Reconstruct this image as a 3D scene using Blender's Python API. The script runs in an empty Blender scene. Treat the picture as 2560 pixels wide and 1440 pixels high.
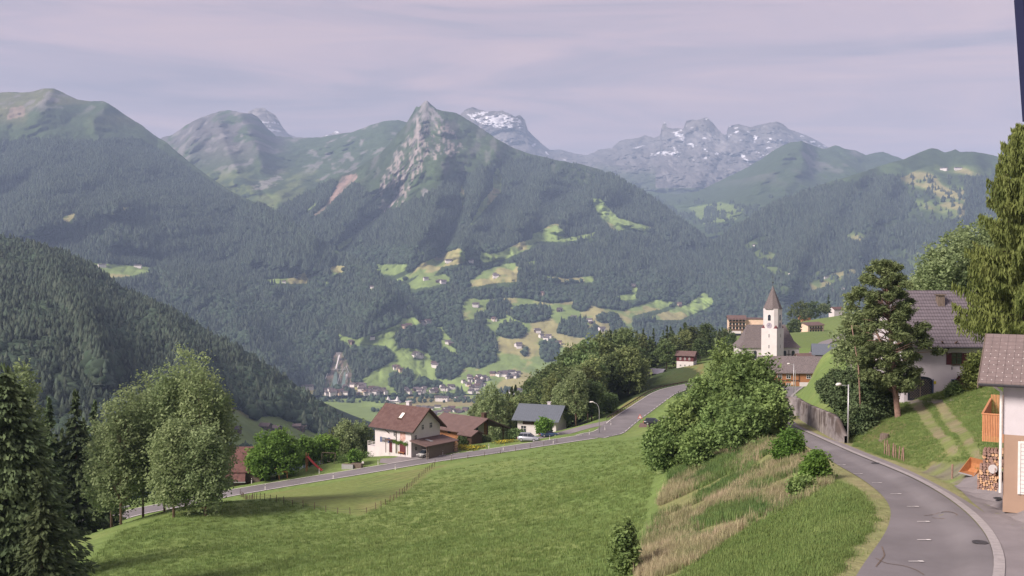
import bpy, math, random
import numpy as np
from mathutils import Matrix, Vector
HAZE = 7.4e-5
# ------------------------------------------------------------------ scene, camera, sky, sun
S = bpy.context.scene
C = S.collection
F = 2600.0; PITCH = math.atan(70 / F)
cam_d = bpy.data.cameras.new("camera"); cam = bpy.data.objects.new("camera", cam_d); C.objects.link(cam)
cam_d.sensor_width = 36; cam_d.lens = 36 * F / 2560; cam_d.clip_start = 0.5; cam_d.clip_end = 60000
cam.location = (0, 0, 0); cam.rotation_euler = (math.pi / 2 - PITCH, 0, 0)
S.camera = cam
S.view_settings.view_transform = 'Standard'; S.view_settings.look = 'None'
S.view_settings.exposure = 1.0; S.view_settings.gamma = 1
S.cycles.use_denoising = True
S.cycles.max_bounces = 5; S.cycles.diffuse_bounces = 3; S.cycles.volume_bounces = 0
S.cycles.transparent_max_bounces = 4
S.render.film_transparent = False
SUN_EL, SUN_AZ = math.radians(36), math.radians(-124)   # azimuth from +Y, clockwise positive
W = bpy.data.worlds.new("World"); S.world = W; W.use_nodes = True
nt = W.node_tree; nt.nodes.clear(); N = nt.nodes.new; L = nt.links.new
out = N("ShaderNodeOutputWorld"); sky = N("ShaderNodeTexSky"); sky.sky_type = 'NISHITA'; sky.sun_disc = False
sky.sun_elevation = SUN_EL; sky.sun_rotation = SUN_AZ; sky.air_density = 1.2; sky.dust_density = 2
bg1 = N("ShaderNodeBackground"); L(sky.outputs[0], bg1.inputs[0]); bg1.inputs[1].default_value = 0.09
tc = N("ShaderNodeTexCoord"); mp = N("ShaderNodeMapping"); L(tc.outputs['Generated'], mp.inputs[0])
mp.inputs['Scale'].default_value = (1.5, 1.5, 15.0); mp.inputs['Rotation'].default_value = (.0, 0.06, 0)
n1 = N("ShaderNodeTexNoise"); L(mp.outputs[0], n1.inputs[0]); n1.inputs['Scale'].default_value = 1.9
n1.inputs['Detail'].default_value = 12; n1.inputs['Roughness'].default_value = .6; n1.inputs['Distortion'].default_value = .9
cr = N("ShaderNodeValToRGB"); L(n1.outputs[0], cr.inputs[0])
e = cr.color_ramp.elements
e[0].position = .30; e[0].color = (.335, .295, .36, 1)
e[1].position = .72; e[1].color = (.60, .455, .485, 1)
for p_, c_ in ((.42, (.41, .34, .395, 1)), (.52, (.49, .38, .425, 1)), (.61, (.545, .41, .435, 1))):
    q = e.new(p_); q.color = c_
bg2 = N("ShaderNodeBackground"); L(cr.outputs[0], bg2.inputs[0]); bg2.inputs[1].default_value = .66
mx = N("ShaderNodeMixShader"); mx.inputs[0].default_value = .93
L(bg1.outputs[0], mx.inputs[1]); L(bg2.outputs[0], mx.inputs[2]); L(mx.outputs[0], out.inputs[0])
sd = bpy.data.lights.new("sun", 'SUN'); sd.energy = 3.8; sd.angle = math.radians(20); sd.color = (1, .88, .79)
sun = bpy.data.objects.new("sun", sd); C.objects.link(sun)
sdir = Vector((math.sin(SUN_AZ) * math.cos(SUN_EL), math.cos(SUN_AZ) * math.cos(SUN_EL), math.sin(SUN_EL)))
sun.rotation_euler = sdir.to_track_quat('Z', 'Y').to_euler()

# ------------------------------------------------------------------ helpers
cp, sp = math.cos(PITCH), math.sin(PITCH)
def wpt(px, py, D):                       # a point seen at (px,py) at forward distance D
    px = np.asarray(px, float); py = np.asarray(py, float)
    xc = (px - 1280) / F; yc = (720 - py) / F
    dy = cp + yc * sp; dz = -sp + yc * cp
    return np.stack([xc / dy * D, np.ones_like(xc) * D, dz / dy * D], -1)
def h2(ix, iy, seed):
    n = (ix.astype(np.int64) * 374761393 + iy.astype(np.int64) * 668265263 + seed * 1442695041) & 0x7fffffff
    n = ((n ^ (n >> 13)) * 1274126177) & 0x7fffffff
    return ((n ^ (n >> 16)) & 0xffff) / 65535.0
def vn(x, y, seed=0):
    x = np.asarray(x, float); y = np.asarray(y, float)
    ix = np.floor(x); iy = np.floor(y); fx = x - ix; fy = y - iy
    fx = fx * fx * fx * (fx * (fx * 6 - 15) + 10); fy = fy * fy * fy * (fy * (fy * 6 - 15) + 10)
    a = h2(ix, iy, seed); b = h2(ix + 1, iy, seed); c = h2(ix, iy + 1, seed); d = h2(ix + 1, iy + 1, seed)
    return (a + (b - a) * fx) * (1 - fy) + (c + (d - c) * fx) * fy
def fbm(x, y, o=5, seed=0, ridged=False, gain=.5):
    s = 0; a = 1; t = 0
    for k in range(o):
        c_, s_ = math.cos(k * 1.1), math.sin(k * 1.1)
        v = vn((x * c_ - y * s_) * 2 ** k + k * 17.3, (x * s_ + y * c_) * 2 ** k + k * 9.1, seed + k)
        if ridged: v = 1 - abs(2 * v - 1)
        s = s + v * a; t += a; a *= gain
    return s / t
def sstep(a, b, x):
    t = np.clip((x - a) / (b - a), 0, 1); return t * t * (3 - 2 * t)
def inpoly(px, py, poly):
    r = np.zeros(np.shape(px), bool); n = len(poly)
    for i in range(n):
        x1, y1 = poly[i]; x2, y2 = poly[(i + 1) % n]
        if y1 == y2: continue
        c = ((y1 > py) != (y2 > py)) & (px < (x2 - x1) * (py - y1) / (y2 - y1) + x1)
        r ^= c
    return r
def dpoly(px, py, pl):                    # distance to an open polyline
    d = np.full(np.shape(px), 1e9)
    for (x1, y1), (x2, y2) in zip(pl[:-1], pl[1:]):
        vx, vy = x2 - x1, y2 - y1; l2 = vx * vx + vy * vy + 1e-9
        t = np.clip(((px - x1) * vx + (py - y1) * vy) / l2, 0, 1)
        d = np.minimum(d, np.hypot(px - x1 - t * vx, py - y1 - t * vy))
    return d
def tag(o, label=None, cat=None, group=None, kind=None):
    if label: o['label'] = label
    if cat: o['category'] = cat
    if group: o['group'] = group
    if kind: o['kind'] = kind
    return o
def mesh_np(name, V, Fc, mats, smooth=False, col=None, midx=None):
    V = np.ascontiguousarray(V, np.float32); Fc = np.asarray(Fc, np.int32)
    me = bpy.data.meshes.new(name); k = Fc.shape[1]
    me.vertices.add(len(V)); me.vertices.foreach_set("co", V.ravel())
    me.loops.add(Fc.size); me.loops.foreach_set("vertex_index", Fc.ravel())
    me.polygons.add(len(Fc)); me.polygons.foreach_set("loop_start", np.arange(0, Fc.size, k, dtype=np.int32))
    me.polygons.foreach_set("loop_total", np.full(len(Fc), k, np.int32))
    if smooth: me.polygons.foreach_set("use_smooth", np.ones(len(Fc), bool))
    if midx is not None: me.polygons.foreach_set("material_index", np.asarray(midx, np.int32))
    me.update(calc_edges=True)
    if col is not None:
        a = me.color_attributes.new("Col", 'FLOAT_COLOR', 'POINT')
        c4 = np.ones((len(V), 4), np.float32); c4[:, :3] = col; a.data.foreach_set("color", c4.ravel())
    for m in (mats if isinstance(mats, (list, tuple)) else [mats]): me.materials.append(m)
    return me
def link(name, data, parent=None, loc=None, rz=0):
    o = bpy.data.objects.new(name, data); C.objects.link(o)
    if parent: o.parent = parent
    if loc is not None: o.location = loc
    if rz: o.rotation_euler = (0, 0, rz)
    return o
def empty(name, loc=(0, 0, 0), rz=0):
    o = link(name, None, None, tuple(float(v) for v in loc), rz); o.empty_display_size = .3; return o
def children(o, _c={}):
    return [c for c in bpy.data.objects if c.parent == o]
_kids = {}
def copy_tree(o, kids):
    """kids: nested list [(obj, [(obj, [])...])]"""
    c = o.copy(); C.objects.link(c)
    for k, sub in kids:
        d = k.copy(); C.objects.link(d); d.parent = c
        for s_, _ in sub:
            q_ = s_.copy(); C.objects.link(q_); q_.parent = d
    return c
def grid_faces(nc, nr):
    i, j = np.meshgrid(np.arange(nc - 1), np.arange(nr - 1), indexing='ij')
    a = i * nr + j
    return np.stack([a, a + nr, a + nr + 1, a + 1], -1).reshape(-1, 4)

# ------------------------------------------------------------------ materials
def mat(name, rgb, rough=.8, var=.12, scale=4.0, bump=0.0, bscale=None, spec=.3, rgb2=None, metal=0, objrand=0, attr=False, detail=4, stretch=None, trans=0, emit=None, wpos=False):
    m = bpy.data.materials.new(name); m.use_nodes = True; t = m.node_tree; b = t.nodes["Principled BSDF"]
    NN = t.nodes.new; LL = t.links.new
    b.inputs['Roughness'].default_value = rough; b.inputs['Specular IOR Level'].default_value = spec
    b.inputs['Metallic'].default_value = metal
    tcn = NN("ShaderNodeTexCoord"); mpn = NN("ShaderNodeMapping"); LL(NN('ShaderNodeNewGeometry').outputs['Position'] if wpos else tcn.outputs['Object'], mpn.inputs[0])
    if stretch: mpn.inputs['Scale'].default_value = stretch
    no = NN("ShaderNodeTexNoise"); LL(mpn.outputs[0], no.inputs[0]); no.inputs['Scale'].default_value = scale; no.inputs['Detail'].default_value = detail
    no.inputs['Roughness'].default_value = .65
    mr = NN("ShaderNodeMapRange"); LL(no.outputs[0], mr.inputs[0]); mr.inputs[1].default_value = .3; mr.inputs[2].default_value = .7
    if attr:
        at = NN("ShaderNodeAttribute"); at.attribute_name = "Col"; base = at.outputs['Color']
        mul = NN("ShaderNodeVectorMath"); mul.operation = 'SCALE'; LL(base, mul.inputs[0])
        mr.inputs[3].default_value = 1 - var; mr.inputs[4].default_value = 1 + var; LL(mr.outputs[0], mul.inputs['Scale'])
        c_out = mul.outputs[0]
    else:
        mix = NN("ShaderNodeMix"); mix.data_type = 'RGBA'; LL(mr.outputs[0], mix.inputs[0])
        r2 = rgb2 if rgb2 else tuple(min(1, c * (1 + var)) for c in rgb)
        r1 = rgb if rgb2 else tuple(c * (1 - var) for c in rgb)
        mix.inputs[6].default_value = (*r1, 1); mix.inputs[7].default_value = (*r2, 1)
        c_out = mix.outputs[2]
    if objrand:
        oi = NN("ShaderNodeObjectInfo"); hs = NN("ShaderNodeHueSaturation"); LL(c_out, hs.inputs['Color'])
        m1 = NN("ShaderNodeMapRange"); LL(oi.outputs['Random'], m1.inputs[0]); m1.inputs[3].default_value = 1 - objrand; m1.inputs[4].default_value = 1 + objrand
        LL(m1.outputs[0], hs.inputs['Value'])
        mm = NN("ShaderNodeMath"); mm.operation = 'MULTIPLY'; mm.inputs[1].default_value = 7.31; LL(oi.outputs['Random'], mm.inputs[0])
        mf = NN("ShaderNodeMath"); mf.operation = 'FRACT'; LL(mm.outputs[0], mf.inputs[0])
        m2 = NN("ShaderNodeMapRange"); LL(mf.outputs[0], m2.inputs[0]); m2.inputs[3].default_value = .5 - objrand * .07; m2.inputs[4].default_value = .5 + objrand * .05
        LL(m2.outputs[0], hs.inputs['Hue']); c_out = hs.outputs[0]
    LL(c_out, b.inputs['Base Color'])
    if bump:
        nb = NN("ShaderNodeTexNoise"); LL(mpn.outputs[0], nb.inputs[0]); nb.inputs['Scale'].default_value = bscale or scale * 3; nb.inputs['Detail'].default_value = 5
        bp = NN("ShaderNodeBump"); bp.inputs['Strength'].default_value = 1; bp.inputs['Distance'].default_value = bump; LL(nb.outputs[0], bp.inputs['Height']); LL(bp.outputs[0], b.inputs['Normal'])
    if trans:
        tr = NN("ShaderNodeBsdfTranslucent"); LL(c_out, tr.inputs[0]); ms = NN("ShaderNodeMixShader"); ms.inputs[0].default_value = trans
        LL(b.outputs[0], ms.inputs[1]); LL(tr.outputs[0], ms.inputs[2]); LL(ms.outputs[0], t.nodes["Material Output"].inputs[0])
    m.diffuse_color = (*rgb, 1)
    return m
def stripes(m, axis, freq, dark=.6, width=.5, bump=.02, dots=None, kind='SINE'):
    """add evenly spaced rows (tiles, planks) to a material in object space along axis"""
    t = m.node_tree; b = t.nodes["Principled BSDF"]; NN = t.nodes.new; LL = t.links.new
    src = b.inputs['Base Color'].links[0].from_socket
    tcn = NN("ShaderNodeTexCoord"); sx = NN("ShaderNodeSeparateXYZ"); LL(tcn.outputs['Object'], sx.inputs[0])
    v = sx.outputs[axis]
    ml = NN("ShaderNodeMath"); ml.operation = 'MULTIPLY'; ml.inputs[1].default_value = freq; LL(v, ml.inputs[0])
    fr = NN("ShaderNodeMath"); fr.operation = 'FRACT'; LL(ml.outputs[0], fr.inputs[0])
    gt = NN("ShaderNodeMapRange"); LL(fr.outputs[0], gt.inputs[0]); gt.inputs[1].default_value = 1 - width; gt.inputs[2].default_value = 1
    gt.inputs[3].default_value = 1; gt.inputs[4].default_value = dark
    sc_ = NN("ShaderNodeVectorMath"); sc_.operation = 'SCALE'; LL(src, sc_.inputs[0]); LL(gt.outputs[0], sc_.inputs['Scale'])
    LL(sc_.outputs[0], b.inputs['Base Color'])
    bp = NN("ShaderNodeBump"); bp.inputs['Distance'].default_value = bump; LL(fr.outputs[0], bp.inputs['Height'])
    if b.inputs['Normal'].links: LL(b.inputs['Normal'].links[0].from_socket, bp.inputs['Normal'])
    LL(bp.outputs[0], b.inputs['Normal'])
    return m
M = {}
M['land'] = mat('land', (.1, .1, .1), .95, .28, .014, attr=True, spec=.1, detail=10, bump=7, bscale=.02)
M['floor'] = mat('valley_land', (.1, .1, .1), .95, .16, .02, attr=True, spec=.1, detail=8)
M['ground'] = mat('ground', (.1, .1, .1), .95, .2, .9, attr=True, spec=.1, detail=8, bump=.12, bscale=3.0)
M['asphalt'] = mat('asphalt', (.16, .15, .157), .85, .2, .18, bump=.01, bscale=30, detail=8)
M['asphalt2'] = mat('asphalt_worn', (.20, .182, .188), .9, .14, .5, bump=.01, bscale=30, detail=8)
M['kerb'] = stripes(mat('kerb_stone', (.30, .28, .28), .85, .15, 3), 1, 2.2, .75, .12)
M['paint'] = mat('road_paint', (.62, .60, .58), .7, .12, 5)
M['conc'] = mat('concrete', (.26, .24, .24), .9, .25, .8, bump=.03, bscale=8)
M['far_conifer'] = mat('far_conifer', (.046, .062, .044), .9, .2, .05, objrand=.55, spec=.05)
M['far_leaf'] = mat('far_broadleaf', (.044, .066, .042), .9, .2, .05, objrand=.35, spec=.05)
M['spruce'] = mat('spruce_needles', (.05, .08, .04), .8, .3, .5, rgb2=(.12, .16, .07), objrand=.25, spec=.15, trans=.2)
M['leaf_a'] = mat('ash_leaves', (.105, .175, .058), .7, .3, .6, rgb2=(.27, .37, .125), objrand=.15, spec=.2, trans=.38)
M['leaf_b'] = mat('poplar_leaves', (.16, .225, .10), .75, .3, .5, rgb2=(.33, .40, .20), objrand=.1, spec=.2, trans=.45)
M['leaf_c'] = mat('walnut_leaves', (.078, 0.163, 0.029), .7, .3, .6, rgb2=(.182, 0.305, 0.065), objrand=.12, spec=.2, trans=.38)
M['leaf_d'] = mat('woodland_leaves', (.08, .125, .052), .75, .3, .4, rgb2=(.19, .24, .095), objrand=.4, spec=.15, trans=.35)
M['pine'] = mat('pine_needles', (.085, .125, .05), .8, .3, 1.2, rgb2=(.21, .25, .11), spec=.15, trans=.25)
M['juniper'] = mat('juniper_needles', (.05, .085, .04), .8, .3, .8, rgb2=(.13, .17, .08), spec=.15, trans=.2)
M['larch'] = mat('larch_needles', (.117, 0.156, 0.046), .75, .3, .5, rgb2=(.247, 0.286, 0.091), spec=.15, trans=.35)
M['bark'] = mat('bark', (.11, .075, .06), .95, .35, 3, bump=.03, bscale=12, spec=.1)
M['bark_pine'] = mat('pine_bark', (.26, .17, .14), .95, .35, 2.5, bump=.04, bscale=8, spec=.1)
M['tall'] = mat('tall_grass', (.22, .25, .11), .9, .3, .25, rgb2=(.50, .42, .29), objrand=.3, spec=.1, trans=.35, wpos=True, detail=6)
M['tall_green'] = mat('tall_green_grass', (.11, .19, .065), .9, .3, .22, rgb2=(.20, .28, .10), objrand=.3, spec=.1, trans=.35, wpos=True, detail=6)
M['short'] = mat('short_grass', (.13, .20, .06), .9, .25, .12, rgb2=(.21, .28, .10), objrand=.2, spec=.1, trans=.35, wpos=True, detail=6)
M['white'] = mat('white_render', (.53, .495, .50), .9, .07, .6, bump=.006, bscale=20)
M['white2'] = mat('grey_white_render', (.50, .47, .50), .9, .08, .6, bump=.006, bscale=20)
M['cream'] = mat('cream_render', (.62, .47, .36), .9, .08, .6)
M['orange'] = mat('ochre_render', (.31, .215, .16), .9, .06, .8)
M['glass'] = mat('window_glass', (.02, .025, .035), .12, .3, 2, spec=.6)
M['frame'] = mat('white_frame', (.6, .57, .56), .6, .05, 2)
M['dwood'] = stripes(mat('dark_wood', (.075, .045, .032), .85, .25, 3, stretch=(1, 1, 6)), 2, 5, .6, .15)
M['wood'] = stripes(mat('orange_wood', (.27, .115, .055), .8, .25, 2, rgb2=(.38, .18, .085), stretch=(1, 1, 6)), 2, 3.5, .55, .15)
M['gwood'] = stripes(mat('grey_wood', (.14, .11, .09), .9, .25, 2, stretch=(4, 4, 1)), 0, 6, .55, .15)
M['slatwood'] = mat('larch_slats', (.42, .18, .085), .8, .25, 3, rgb2=(.55, .27, .14), stretch=(6, 6, 1))
M['log'] = mat('cut_wood', (.40, .22, .12), .85, .3, 8, rgb2=(.55, .38, .24))
M['shutter_r'] = mat('red_shutter', (.10, .025, .03), .7, .15, 4)
M['shutter_b'] = mat('blue_shutter', (.06, .085, .17), .7, .15, 4)
M['metal'] = mat('galvanised', (.42, .42, .44), .45, .1, 3, metal=.5)
M['metal_d'] = mat('dark_metal', (.05, .05, .055), .5, .1, 3, metal=.3)
M['roof_brown'] = stripes(mat('brown_roof', (.082, .044, .040), .85, .3, 1.2, rgb2=(.13, .08, .072), bump=.01), 0, 2.8, .7, .2)
M['roof_plain'] = stripes(mat('umber_roof', (.125, .082, .075), .85, .15, .9), 0, 3, .8, .15)
M['roof_tile'] = stripes(stripes(mat('grey_tile', (.125, .108, .125), .7, .15, 2), 0, 3.3, .55, .3, .04), 1, 2.6, .38, .35, .05)
M['roof_tile2'] = stripes(stripes(mat('brown_tile', (.165, .130, .125), .7, .12, 2), 0, 2.6, .75, .15, .03), 1, 2.2, .7, .15, .03)
M['roof_slate'] = mat('shingle_grey', (.135, .115, .115), .9, .5, 3.5, bump=.03, bscale=9, detail=8)
M['roof_blue'] = stripes(mat('blue_grey_roof', (.10, .115, .14), .7, .1, 2), 0, 1.8, .8, .12)
M['roof_red'] = mat('rust_red_roof', (.115, .058, .052), .85, .3, 1.5)
M['far_roof'] = mat('far_roof', (.09, .07, .07), .85, .2, .3, objrand=.4)
M['far_wall'] = mat('far_wall', (.62, .58, .57), .85, .1, .3, objrand=.2)
M['navy'] = mat('navy_board', (.012, .015, .05), .6, .1, 3)
M['red'] = mat('red_plastic', (.50, .09, .08), .5, .1, 3)
M['yellow'] = mat('yellow_flowers', (.42, .36, .03), .8, .3, 3)
M['orange_paint'] = mat('orange_paint', (.34, .15, .065), .55, .2, 3)
M['tyre'] = mat('tyre', (.02, .02, .022), .8, .1, 5)
M['soil'] = mat('soil', (.13, .10, .08), .95, .3, 3)
def carpaint(n, c): return mat(n, c, .3, .03, 1, spec=.6, metal=.3)
# ------------------------------------------------------------------ the near ground (one sheet)
CP = [  # control points: pixel x, pixel y, distance
 (2330,1440,41),(2340,1400,44.5),(2345,1340,50.5),(2330,1290,56),(2290,1245,62),(2240,1210,68.5),(2185,1180,75),(2130,1150,82.5),(2070,1118,92.5),(2020,1090,103),(1975,1068,113),(1950,1050,124),
 (1940,1020,148),(1950,990,190),(1965,975,210),(1985,966,235),(2000,968,268),(1900,975,262),
 (2110,1440,43),(2190,1340,51.5),(2130,1240,64),(2050,1180,75.5),(1975,1120,91),(1935,1095,101),
 (2000,1430,47),(2000,1300,60),(1900,1220,78),(1800,1430,54),(1850,1310,66),(1640,1435,64),(1610,1380,74),(1650,1250,100),(1720,1160,128),(1800,1105,133),(1880,1090,120),(1760,1250,87),(1700,1330,76),
 (1500,1440,66),(1200,1440,74),(900,1440,82),(600,1440,92),(300,1440,100),(100,1440,104),(1350,1330,98),(1500,1250,110),(1500,1140,172),(1600,1095,205),(1400,1112,206),(1450,1105,205),
 (1200,1270,128),(1000,1290,132),(1200,1180,178),(1050,1180,186),(900,1215,178),(700,1250,168),(700,1330,128),(500,1330,122),(300,1330,124),(180,1366,124),(600,1248,158),(500,1262,143),(420,1268,142),(330,1303,140),(250,1332,135),(260,1330,158),(335,1302,162),(180,1362,150),(1300,1140,196),(1560,1088,206),(1640,1080,215),
 (150,1345,174),(240,1312,178),(330,1282,182),(450,1262,186),(560,1236,190),(700,1212,195),(893,1182,201),(1083,1150,208),(1223,1131,213),(1380,1107,218),(1460,1096,224),
 (1520,1083,234),(1560,1051,254),(1590,1031,267),(1620,1010,283),(1655,986,303),(1684,974,314),(1727,965,324),(1400,1085,238),(1460,1072,245),(1520,1058,252),(1650,1062,248),(1700,1050,240),
 (1650,1010,262),(1720,985,280),(1480,1040,268),(1600,985,312),(1700,930,348),(1760,910,372),(1640,965,330),(1720,915,396),(1680,925,400),(1630,925,405),
 (590,1222,200),(650,1195,206),(800,1160,212),(900,1140,216),(1000,1140,216),(1100,1118,222),(1180,1105,230),(1240,1103,232),(1320,1105,233),(1380,1096,245),(1330,1085,255),(500,1240,200),
 (1850,1020,200),(1840,990,240),(1750,1000,250),
 (2122,1110,97),(2100,1075,101),(2060,1010,128),(2030,970,150),(2050,935,165),(2085,905,165),(2120,895,165),(2000,985,165),
 (2205,1100,92),(2180,1060,97),(2240,1048,101),(2300,997,108),(2400,985,104),(2470,960,98),(2250,1130,84),(2330,1130,78),(2340,1060,92),(2400,1100,75),(2450,1060,78),(2420,1190,59),(2480,1150,58),(2340,1190,66),
 (2515,1232,53),(2450,1250,54),(2560,1300,48),(2560,1440,40),(2700,1300,46),(2640,1235,52),(2380,1225,60),(2280,1165,75),
]
CW = [(0,6,-8),(30,6,-7.5),(-30,10,-14),(60,30,-9),(80,60,-9),(-60,40,-24),(-120,60,-36),(-90,120,-40),(-150,150,-55),(-200,110,-55),(0,30,-17.5),(60,100,-9),(75,150,-11),(130,200,-18),(55,140,-12),(62,200,-16),(60,175,-15),
 (-100,232,-55),(-60,240,-58),(-20,250,-58),(-160,230,-75),(-250,230,-95),(-150,400,-140),(-40,300,-85),(-60,500,-190),(0,600,-200),(-200,700,-285),(-400,500,-250),(-400,900,-380),(-100,900,-350),
 (8,260,-45),(20,262,-42),(2.5,330,-62),(17,380,-60),(45,420,-48),(81,450,-40),(40,560,-80),(-5,460,-100),(60,330,-39),(100,700,-90),(50,900,-230),(-20,400,-100),
 (87,350,-36),(100,366,-36),(87,500,-42),(110,560,-44),(150,650,-50),(202,700,-52),(252,800,-43),(300,860,-44),(99,330,-33.5),(110,370,-35.6),(150,480,-37),(200,560,-40),(160,300,-28),(200,400,-32),(260,500,-38),(400,700,-50),(400,900,-50),(250,300,-25),(300,200,-15),(190,760,-50),(400,400,-40)]
_p = np.array([wpt(a, b, c) for a, b, c in CP] + [np.array(c, float) for c in CW])
def _tp(r): return np.where(r > 1e-6, r * r * np.log(np.maximum(r, 1e-6)), 0)
_s = 100.0
_xy = _p[:, :2] / _s
_K = _tp(np.hypot(_xy[:, None, 0] - _xy[None, :, 0], _xy[:, None, 1] - _xy[None, :, 1]))
_lam = 2e-3 + 8e-3 * np.clip(_p[:, 1] / 300, 0, 3)
_n = len(_p); _P = np.c_[np.ones(_n), _xy]
_A = np.block([[_K + np.diag(_lam), _P], [_P.T, np.zeros((3, 3))]])
_w = np.linalg.solve(_A, np.r_[_p[:, 2], 0, 0, 0])
def z0(x, y):
    x = np.asarray(x, float); y = np.asarray(y, float); sh = x.shape
    q = np.stack([x.ravel(), y.ravel()], -1) / _s; r = np.zeros(len(q))
    for i in range(0, len(q), 20000):
        s_ = q[i:i + 20000]
        r[i:i + 20000] = _tp(np.hypot(s_[:, None, 0] - _xy[None, :, 0], s_[:, None, 1] - _xy[None, :, 1])) @ _w[:_n] + _w[_n] + s_ @ _w[_n + 1:]
    return r.reshape(sh)
def rayhit(px, py, zf, d0=20, d1=1000):
    """first ground point seen at the pixel"""
    d = np.geomspace(d0, d1, 500); P = wpt(np.full(500, px), np.full(500, py), d)
    g = zf(P[:, 0], P[:, 1]) - P[:, 2]; k = np.argmax(g > 0) if (g > 0).any() else 499
    if k == 0: return P[0]
    a, b = d[k - 1], d[k]
    dd = np.linspace(a, b, 12); P = wpt(np.full(12, px), np.full(12, py), dd); g = zf(P[:, 0], P[:, 1]) - P[:, 2]
    k = np.argmax(g > 0) if (g > 0).any() else 11
    return P[k]
ROAD_L = [(2157,1440),(2205,1380),(2230,1324),(2227,1284),(2184,1236),(2140,1201),(2096,1175),(2065,1153),(2017,1122)]
ROAD_R = [(2485,1440),(2490,1394),(2477,1346),(2446,1302),(2402,1262),(2337,1219),(2271,1188),(2206,1162),(2118,1127),(2052,1096)]
WALK_R = [(2640,1440),(2600,1394),(2550,1330),(2510,1290),(2440,1245),(2360,1205),(2290,1172),(2230,1148),(2122,1109),(2060,1086),(1997,1057)]
def pix2w(pl, zf): return np.array([rayhit(a, b, zf) for a, b in pl])
def dense(P, n):
    d = np.r_[0, np.cumsum(np.linalg.norm(np.diff(P[:, :2], axis=0), axis=1))]
    t = np.linspace(0, d[-1], n * 4)
    Q = np.stack([np.interp(t, d, P[:, k]) for k in range(3)], -1)
    k = max(3, int(len(t) / (len(P) * 1.6))); ker = np.ones(k) / k      # smooth the corners
    pad = np.r_[np.repeat(Q[:1], k // 2, 0) + (np.arange(-(k // 2), 0)[:, None]) * (Q[1] - Q[0]), Q, np.repeat(Q[-1:], k - 1 - k // 2, 0) + np.arange(1, k - k // 2)[:, None] * (Q[-1] - Q[-2])]
    Q = np.stack([np.convolve(pad[:, j], ker, 'valid') for j in range(3)], -1)
    return Q[np.linspace(0, len(Q) - 1, n).astype(int)]
rl, rr, rw = pix2w(ROAD_L, z0), pix2w(ROAD_R, z0), pix2w(WALK_R, z0)
T3 = lambda L_: np.array([wpt(*p) for p in L_])
rl = np.vstack([rl, T3([(1975,1101,103),(1938,1083,112),(1918,1066,122)])]); rr = np.vstack([rr, T3([(1987,1067,113),(1962,1048,127)])]); rw = np.vstack([rw, T3([(1976,1040,130)])])
ext = np.array([(37., 150, 0.), (41., 168, 0.), (48.5, 192, 0.), (55.5, 214, 0.), (64, 240, 0.), (69.5, 262, 0.)])
ext[:, 2] = z0(ext[:, 0], ext[:, 1])
w2 = 2.9
rl = np.vstack([wpt(2080, 1560, 34)[None], rl, ext + [-w2, 1, 0]]); rr = np.vstack([wpt(2440, 1560, 34)[None], rr, ext + [w2, -1, 0]]); rw = np.vstack([wpt(2640, 1560, 34)[None], rw, ext[:3] + [w2 + 1.2, -1, 0]])
RL, RR = dense(rl, 160), dense(rr, 160); RW = dense(rw, 150)
RRi = RR[np.maximum.accumulate(np.hypot(RW[:, None, 0] - RR[None, :, 0], RW[:, None, 1] - RR[None, :, 1]).argmin(1))]
mc = (RL + RR) / 2
HP = [(1475,1092,226),(1520,1083,234),(1560,1051,254),(1590,1031,267),(1620,1010,283),(1655,986,303),(1684,974,314),(1720,966,323),(1765,958,330),(1830,955,334)]
hc = dense(np.array([wpt(*p) for p in HP]), 90)
LP = [(-60,1400,170),(60,1370,172),(150,1343,174),(240,1312,178),(330,1282,182),(450,1260,186),(560,1236,190),(696,1213,195),(893,1181,201),(1083,1149,208),(1223,1130,213),(1380,1106,219),(1475,1092,226)]
lc = dense(np.array([wpt(*p) for p in LP]), 160)
JP = [(1330,1100,232),(1400,1086,238),(1460,1072,245),(1520,1058,251),(1545,1052,254)]
jc = dense(np.array([wpt(*p) for p in JP]), 30)
def offs(c, d):
    t = np.gradient(c[:, :2], axis=0); t /= np.linalg.norm(t, axis=1)[:, None]
    o = c.copy(); o[:, 0] += t[:, 1] * d; o[:, 1] -= t[:, 0] * d; return o   # +d to the right of travel
hw = 3.6
RD = [(np.where(True, mc, mc), np.linalg.norm(RL[:, :2] - RR[:, :2], axis=1) / 2 + .6, 5.0), (RW * .5 + RRi * .5, np.linalg.norm(RW[:, :2] - RRi[:, :2], axis=1) / 2 + .5, 1.2), (hc, np.full(90, hw + .8), 7.0), (lc, np.full(160, 3.4), 7.0), (jc, np.full(30, 2.6), 5.0)]
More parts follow.
